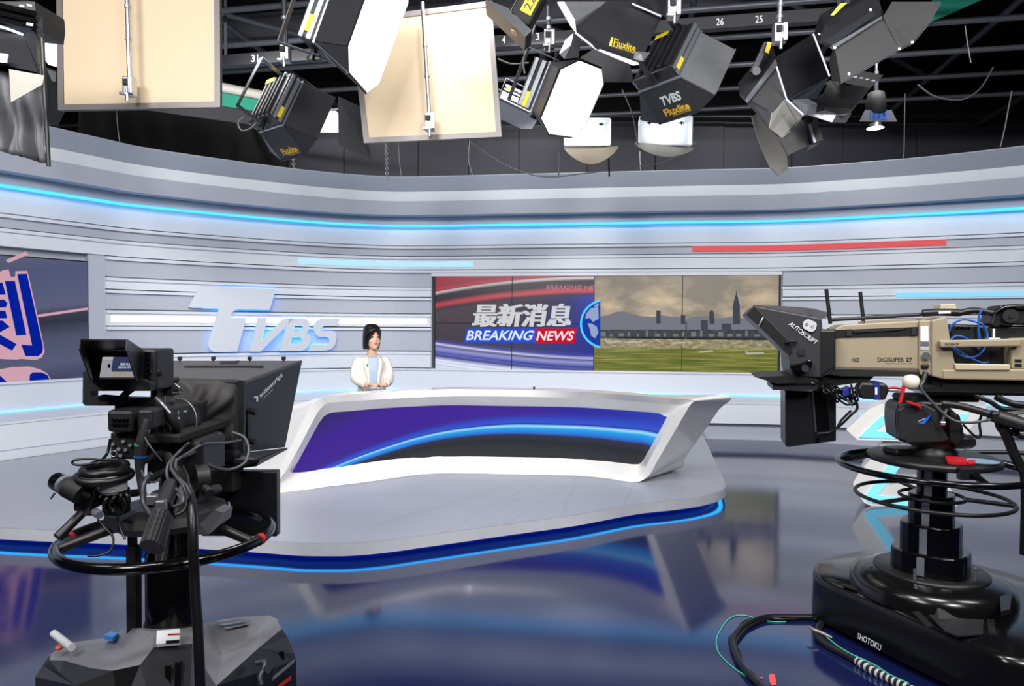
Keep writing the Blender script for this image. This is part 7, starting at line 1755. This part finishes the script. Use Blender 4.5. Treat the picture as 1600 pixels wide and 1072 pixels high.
for sx in (-1, 1):
    limb(mb, [(sx * .09, .0, .62), (sx * .10, -.20, .625), (sx * .10, -.38, .61)], [.085, .072, .055])
    limb(mb, [(sx * .10, -.37, .61), (sx * .10, -.355, .40), (sx * .10, -.33, .21)], [.055, .052, .035])
    limb(mb, [(sx * .10, -.30, .16), (sx * .10, -.40, .15), (sx * .10, -.46, .143)], [.034, .032, .020])
    limb(mb, [(sx * .140, .0, 1.10), (sx * .160, -.01, 1.0), (sx * .165, -.04, .925)], [.040, .038, .034])
    limb(mb, [(sx * .165, -.04, .925), (sx * .13, -.17, .885), (sx * .075, -.275, .872)], [.034, .030, .024])
# hands: palms and five separate fingers each, right hand resting over left
def hand(mb, w, d, up, side, curl=0.3):
    w = Vector(w); d = Vector(d).normalized(); up = Vector(up); up = (up - d * up.dot(d)).normalized(); s_ = d.cross(up) * side
    palm = w + d * 0.045
    q = Matrix((( s_.x, d.x, up.x, palm.x), (s_.y, d.y, up.y, palm.y), (s_.z, d.z, up.z, palm.z), (0, 0, 0, 1)))
    old = mb.M; mb.M = old @ q; ell(mb, (0, 0, 0), (.034, .048, .014)); mb.M = old
    for k, (o_, L) in enumerate(((-.024, .062), (-.008, .070), (.009, .066), (.025, .052))):
        b_ = palm + d * 0.036 + s_ * o_
        limb(mb, [b_, b_ + d * L * .45 + up * .002, b_ + d * L * .78 - up * L * curl * .5 + s_ * o_ * .1, b_ + d * L * .95 - up * L * curl * 1.1], [.0082, .0078, .0072, .0058], n=8)
    b_ = palm - d * 0.018 - s_ * .024
    limb(mb, [b_, b_ - s_ * .018 + d * .018, b_ - s_ * .022 + d * .045 - up * .004], [.011, .009, .007], n=8)
hand(mb, (.072, -.275, .870), (-.80, -.45, -.02), (0, 0, 1), 1)
hand(mb, (-.072, -.285, .880), (.85, -.40, .05), (0, -.05, 1), -1)
bd = mb.build('body', SKIN, person); remesh(bd, 0.0042, 3)
# --- eyes, brows, lips
mb = MB(HZ)
for sx in (-1, 1): ell(mb, (sx * .030, -.0785, 1.327), (.0135, .006, .0055), n=12)
mb.build('eye', mat('eye_white', (226, 218, 214), 0.3), person)
mb = MB(HZ)
for sx in (-1, 1): ell(mb, (sx * .030, -.0838, 1.327), (.0078, .0035, .0066), n=12)
for sx in (-1, 1): mb.tube([(sx * .016, -.0835, 1.331), (sx * .030, -.0865, 1.3345), (sx * .045, -.077, 1.330)], .0026, n=6)
mb.build('iris', mat('iris_dark', (34, 24, 22), 0.3), person)
mb = MB(HZ)
for sx in (-1, 1): mb.tube([(sx * .014, -.089, 1.350), (sx * .030, -.0885, 1.355), (sx * .048, -.075, 1.350)], [.0034, .0036, .0018], n=6)
mb.build('eyebrow', mat('brow_brown', (58, 42, 38), 0.6), person)
mb = MB(HZ); ell(mb, (0, -.0895, 1.2665), (.019, .0055, .0045)); ell(mb, (0, -.0890, 1.2590), (.017, .0062, .0052)); mb.build('lips', mat('lip_red', (198, 52, 70), 0.4), person)
# --- hair: bob with side parting
mb = MB(HZ)
n = 32; rings = []
for (z, rx, ry, cy, cut) in [(1.205, .078, .062, .030, .62), (1.225, .084, .072, .026, .60), (1.26, .087, .084, .020, .57), (1.30, .087, .096, .014, .53), (1.335, .087, .104, .010, .45), (1.36, .087, .108, .004, .34), (1.388, .085, .109, .002, .05), (1.395, .084, .108, .004, -.2), (1.42, .076, .096, .010, -.6), (1.445, .056, .072, .012, -1), (1.455, .036, .046, .014, -1), (1.4595, .016, .02, .014, -1)]:
    r_ = []
    for i in range(n):
        # open at the front: angles run from front-left round the back to front-right
        half = max(0.0, cut) * 0.95
        a = -math.pi / 2 + half + (2 * math.pi - 2 * half) * i / (n - 1)
        r_.append(Vector((math.cos(a) * rx, cy + math.sin(a) * ry, z)))
    rings.append(r_)
vs = [p for r_ in rings for p in r_]
mb.raw(vs, [(k * n + i, k * n + i + 1, (k + 1) * n + i + 1, (k + 1) * n + i) for k in range(len(rings) - 1) for i in range(n - 1)], 0, True)
mb.raw(rings[-1], [tuple(range(n))], 0, True)
# fringe swept to one side
mb.raw([Vector(p) for p in ((.030, -.100, 1.400), (-.030, -.102, 1.415), (-.062, -.080, 1.405), (-.080, -.045, 1.35), (-.084, -.025, 1.28), (-.076, -.050, 1.33), (-.058, -.084, 1.372), (-.018, -.104, 1.388))], [(0, 1, 6, 7), (1, 2, 6), (2, 3, 5, 6), (3, 4, 5)], 0, True)
hr = mb.build('hair', HAIR, person); sm = hr.modifiers.new('thickness', 'SOLIDIFY'); sm.thickness = 0.012; sm.offset = -1.0
# --- jacket
mb = MB(BZ)
mb.loft([ring(*a) for a in [(.66, .165, .14, .015), (.74, .150, .12, .01), (.84, .135, .108, 0), (.95, .145, .115, -.005), (1.03, .145, .112, -.004), (1.09, .142, .095, .0), (1.125, .110, .078, .006), (1.142, .070, .060, .012)]])
for sx in (-1, 1):
    ell(mb, (sx * .125, .0, 1.098), (.046, .050, .036))
    limb(mb, [(sx * .136, .0, 1.09), (sx * .162, -.01, 1.01), (sx * .172, -.03, .93)], [.046, .045, .043])
    limb(mb, [(sx * .172, -.03, .93), (sx * .145, -.14, .895), (sx * .098, -.245, .880)], [.043, .040, .034])
    ell(mb, (sx * .17, -.035, .925), (.044, .048, .045))
jk = mb.build('blazer', JACK, person); remesh(jk, 0.006, 4)
# blouse panel standing proud between the lapels
mb = MB(BZ)
def frontp(x, z, o): 
    rows_ = [(.66, .165, .14, .015), (.74, .150, .12, .01), (.84, .135, .108, 0), (.95, .145, .115, -.005), (1.03, .160, .118, -.004), (1.09, .160, .100, .0), (1.125, .125, .080, .006), (1.15, .07, .058, .01), (1.17, .05, .05, .01)]
    for a, b in zip(rows_, rows_[1:]):
        if a[0] <= z <= b[0]: t = (z - a[0]) / (b[0] - a[0]); rx, ry, cy = [a[k] + (b[k] - a[k]) * t for k in (1, 2, 3)]; break
    return Vector((x, cy - math.sqrt(max(0.02, 1 - (x / rx) ** 2)) * ry - o, z))
zs = [.80, .84, .88, .92, .96, 1.0, 1.04, 1.08, 1.11, 1.135]
hw = [.045, .040, .034, .034, .036, .040, .044, .048, .052, .045]
vs = []
for z, w in zip(zs, hw):
    for i in range(9): vs.append(frontp(-w + 2 * w * i / 8, z, .003 + .004 * math.sin(i * 2.2 + z * 20)))
mb.raw(vs, [(j * 9 + i, j * 9 + i + 1, (j + 1) * 9 + i + 1, (j + 1) * 9 + i) for j in range(len(zs) - 1) for i in range(8)], 0, True)
bl = mb.build('blouse', BLOU, person); sm = bl.modifiers.new('thickness', 'SOLIDIFY'); sm.thickness = 0.02; sm.offset = 0
mb = MB(BZ); mb.prism([frontp(-.035, .895, .012), frontp(.035, .895, .012), frontp(.036, .915, .012), frontp(-.036, .915, .012)], (0, .006, 0)); mb.build('waist_belt', mat('belt_grey_blue', (120, 134, 152), 0.5), person)
for sx in (-1, 1):
    mb = MB(BZ)
    pts_in = [frontp(sx * w, z, .010) for z, w in zip(zs[::-1], hw[::-1])]; pts_out = [frontp(sx * (w + o), z, .012) for z, w, o in zip(zs[::-1], hw[::-1], [.02, .035, .045, .045, .040, .034, .028, .022, .018, .015])]
    nn = len(pts_in)
    mb.raw(pts_in + pts_out, [(i, i + 1, nn + i + 1, nn + i) for i in range(nn - 1)], 0, True)
    lp_ = mb.build('lapel', JACK, person); sm = lp_.modifiers.new('thickness', 'SOLIDIFY'); sm.thickness = 0.008
mb = MB(BZ); q = frontp(-.062, 1.055, .024); ell(mb, q, (.006, .008, .012)); mb.build('clip_microphone', BLACK, person)
# trousers and shoes hidden behind the desk
mb = MB(BZ)
mb.loft([ring(*a) for a in [(.555, .15, .13, .02), (.62, .165, .14, .02), (.70, .15, .12, .015)]])
for sx in (-1, 1):
    limb(mb, [(sx * .09, .0, .62), (sx * .10, -.20, .625), (sx * .10, -.385, .61)], [.093, .080, .064]); limb(mb, [(sx * .10, -.37, .61), (sx * .10, -.355, .40), (sx * .10, -.33, .20)], [.064, .062, .05])
tr_ = mb.build('trousers', mat('trouser_blue', (150, 172, 200), 0.7), person); remesh(tr_, 0.01, 2)
# chair behind the desk
chair = empty('office_chair', (NX_, NY_ + 0.06, 0.12), 'office chair hidden under the person behind the news desk', 'chair')
mb = MB(BZ); mb.box((0, 0.02, .485), (.46, .44, .07), bev=0.03); mb.build('seat', BLACKM, chair)
mb = MB(BZ); mb.cyl((0, .03, .17), (0, .03, .455), .028); mb.build('gas_column', STEEL, chair)
for k in range(5):
    a = R(18 + 72 * k); mb = MB(BZ); d = Vector((math.cos(a), math.sin(a), 0)); mb.cyl(Vector((0, .03, .175)), Vector((0, .03, .155)) + d * .26, .02, .014); mb.cyl(Vector((0, .03, .145)) + d * .26 - Vector((-d.y, d.x, 0)) * .012, Vector((0, .03, .145)) + d * .26 + Vector((-d.y, d.x, 0)) * .012, .024); mb.build('chair_foot', BLACK, chair)
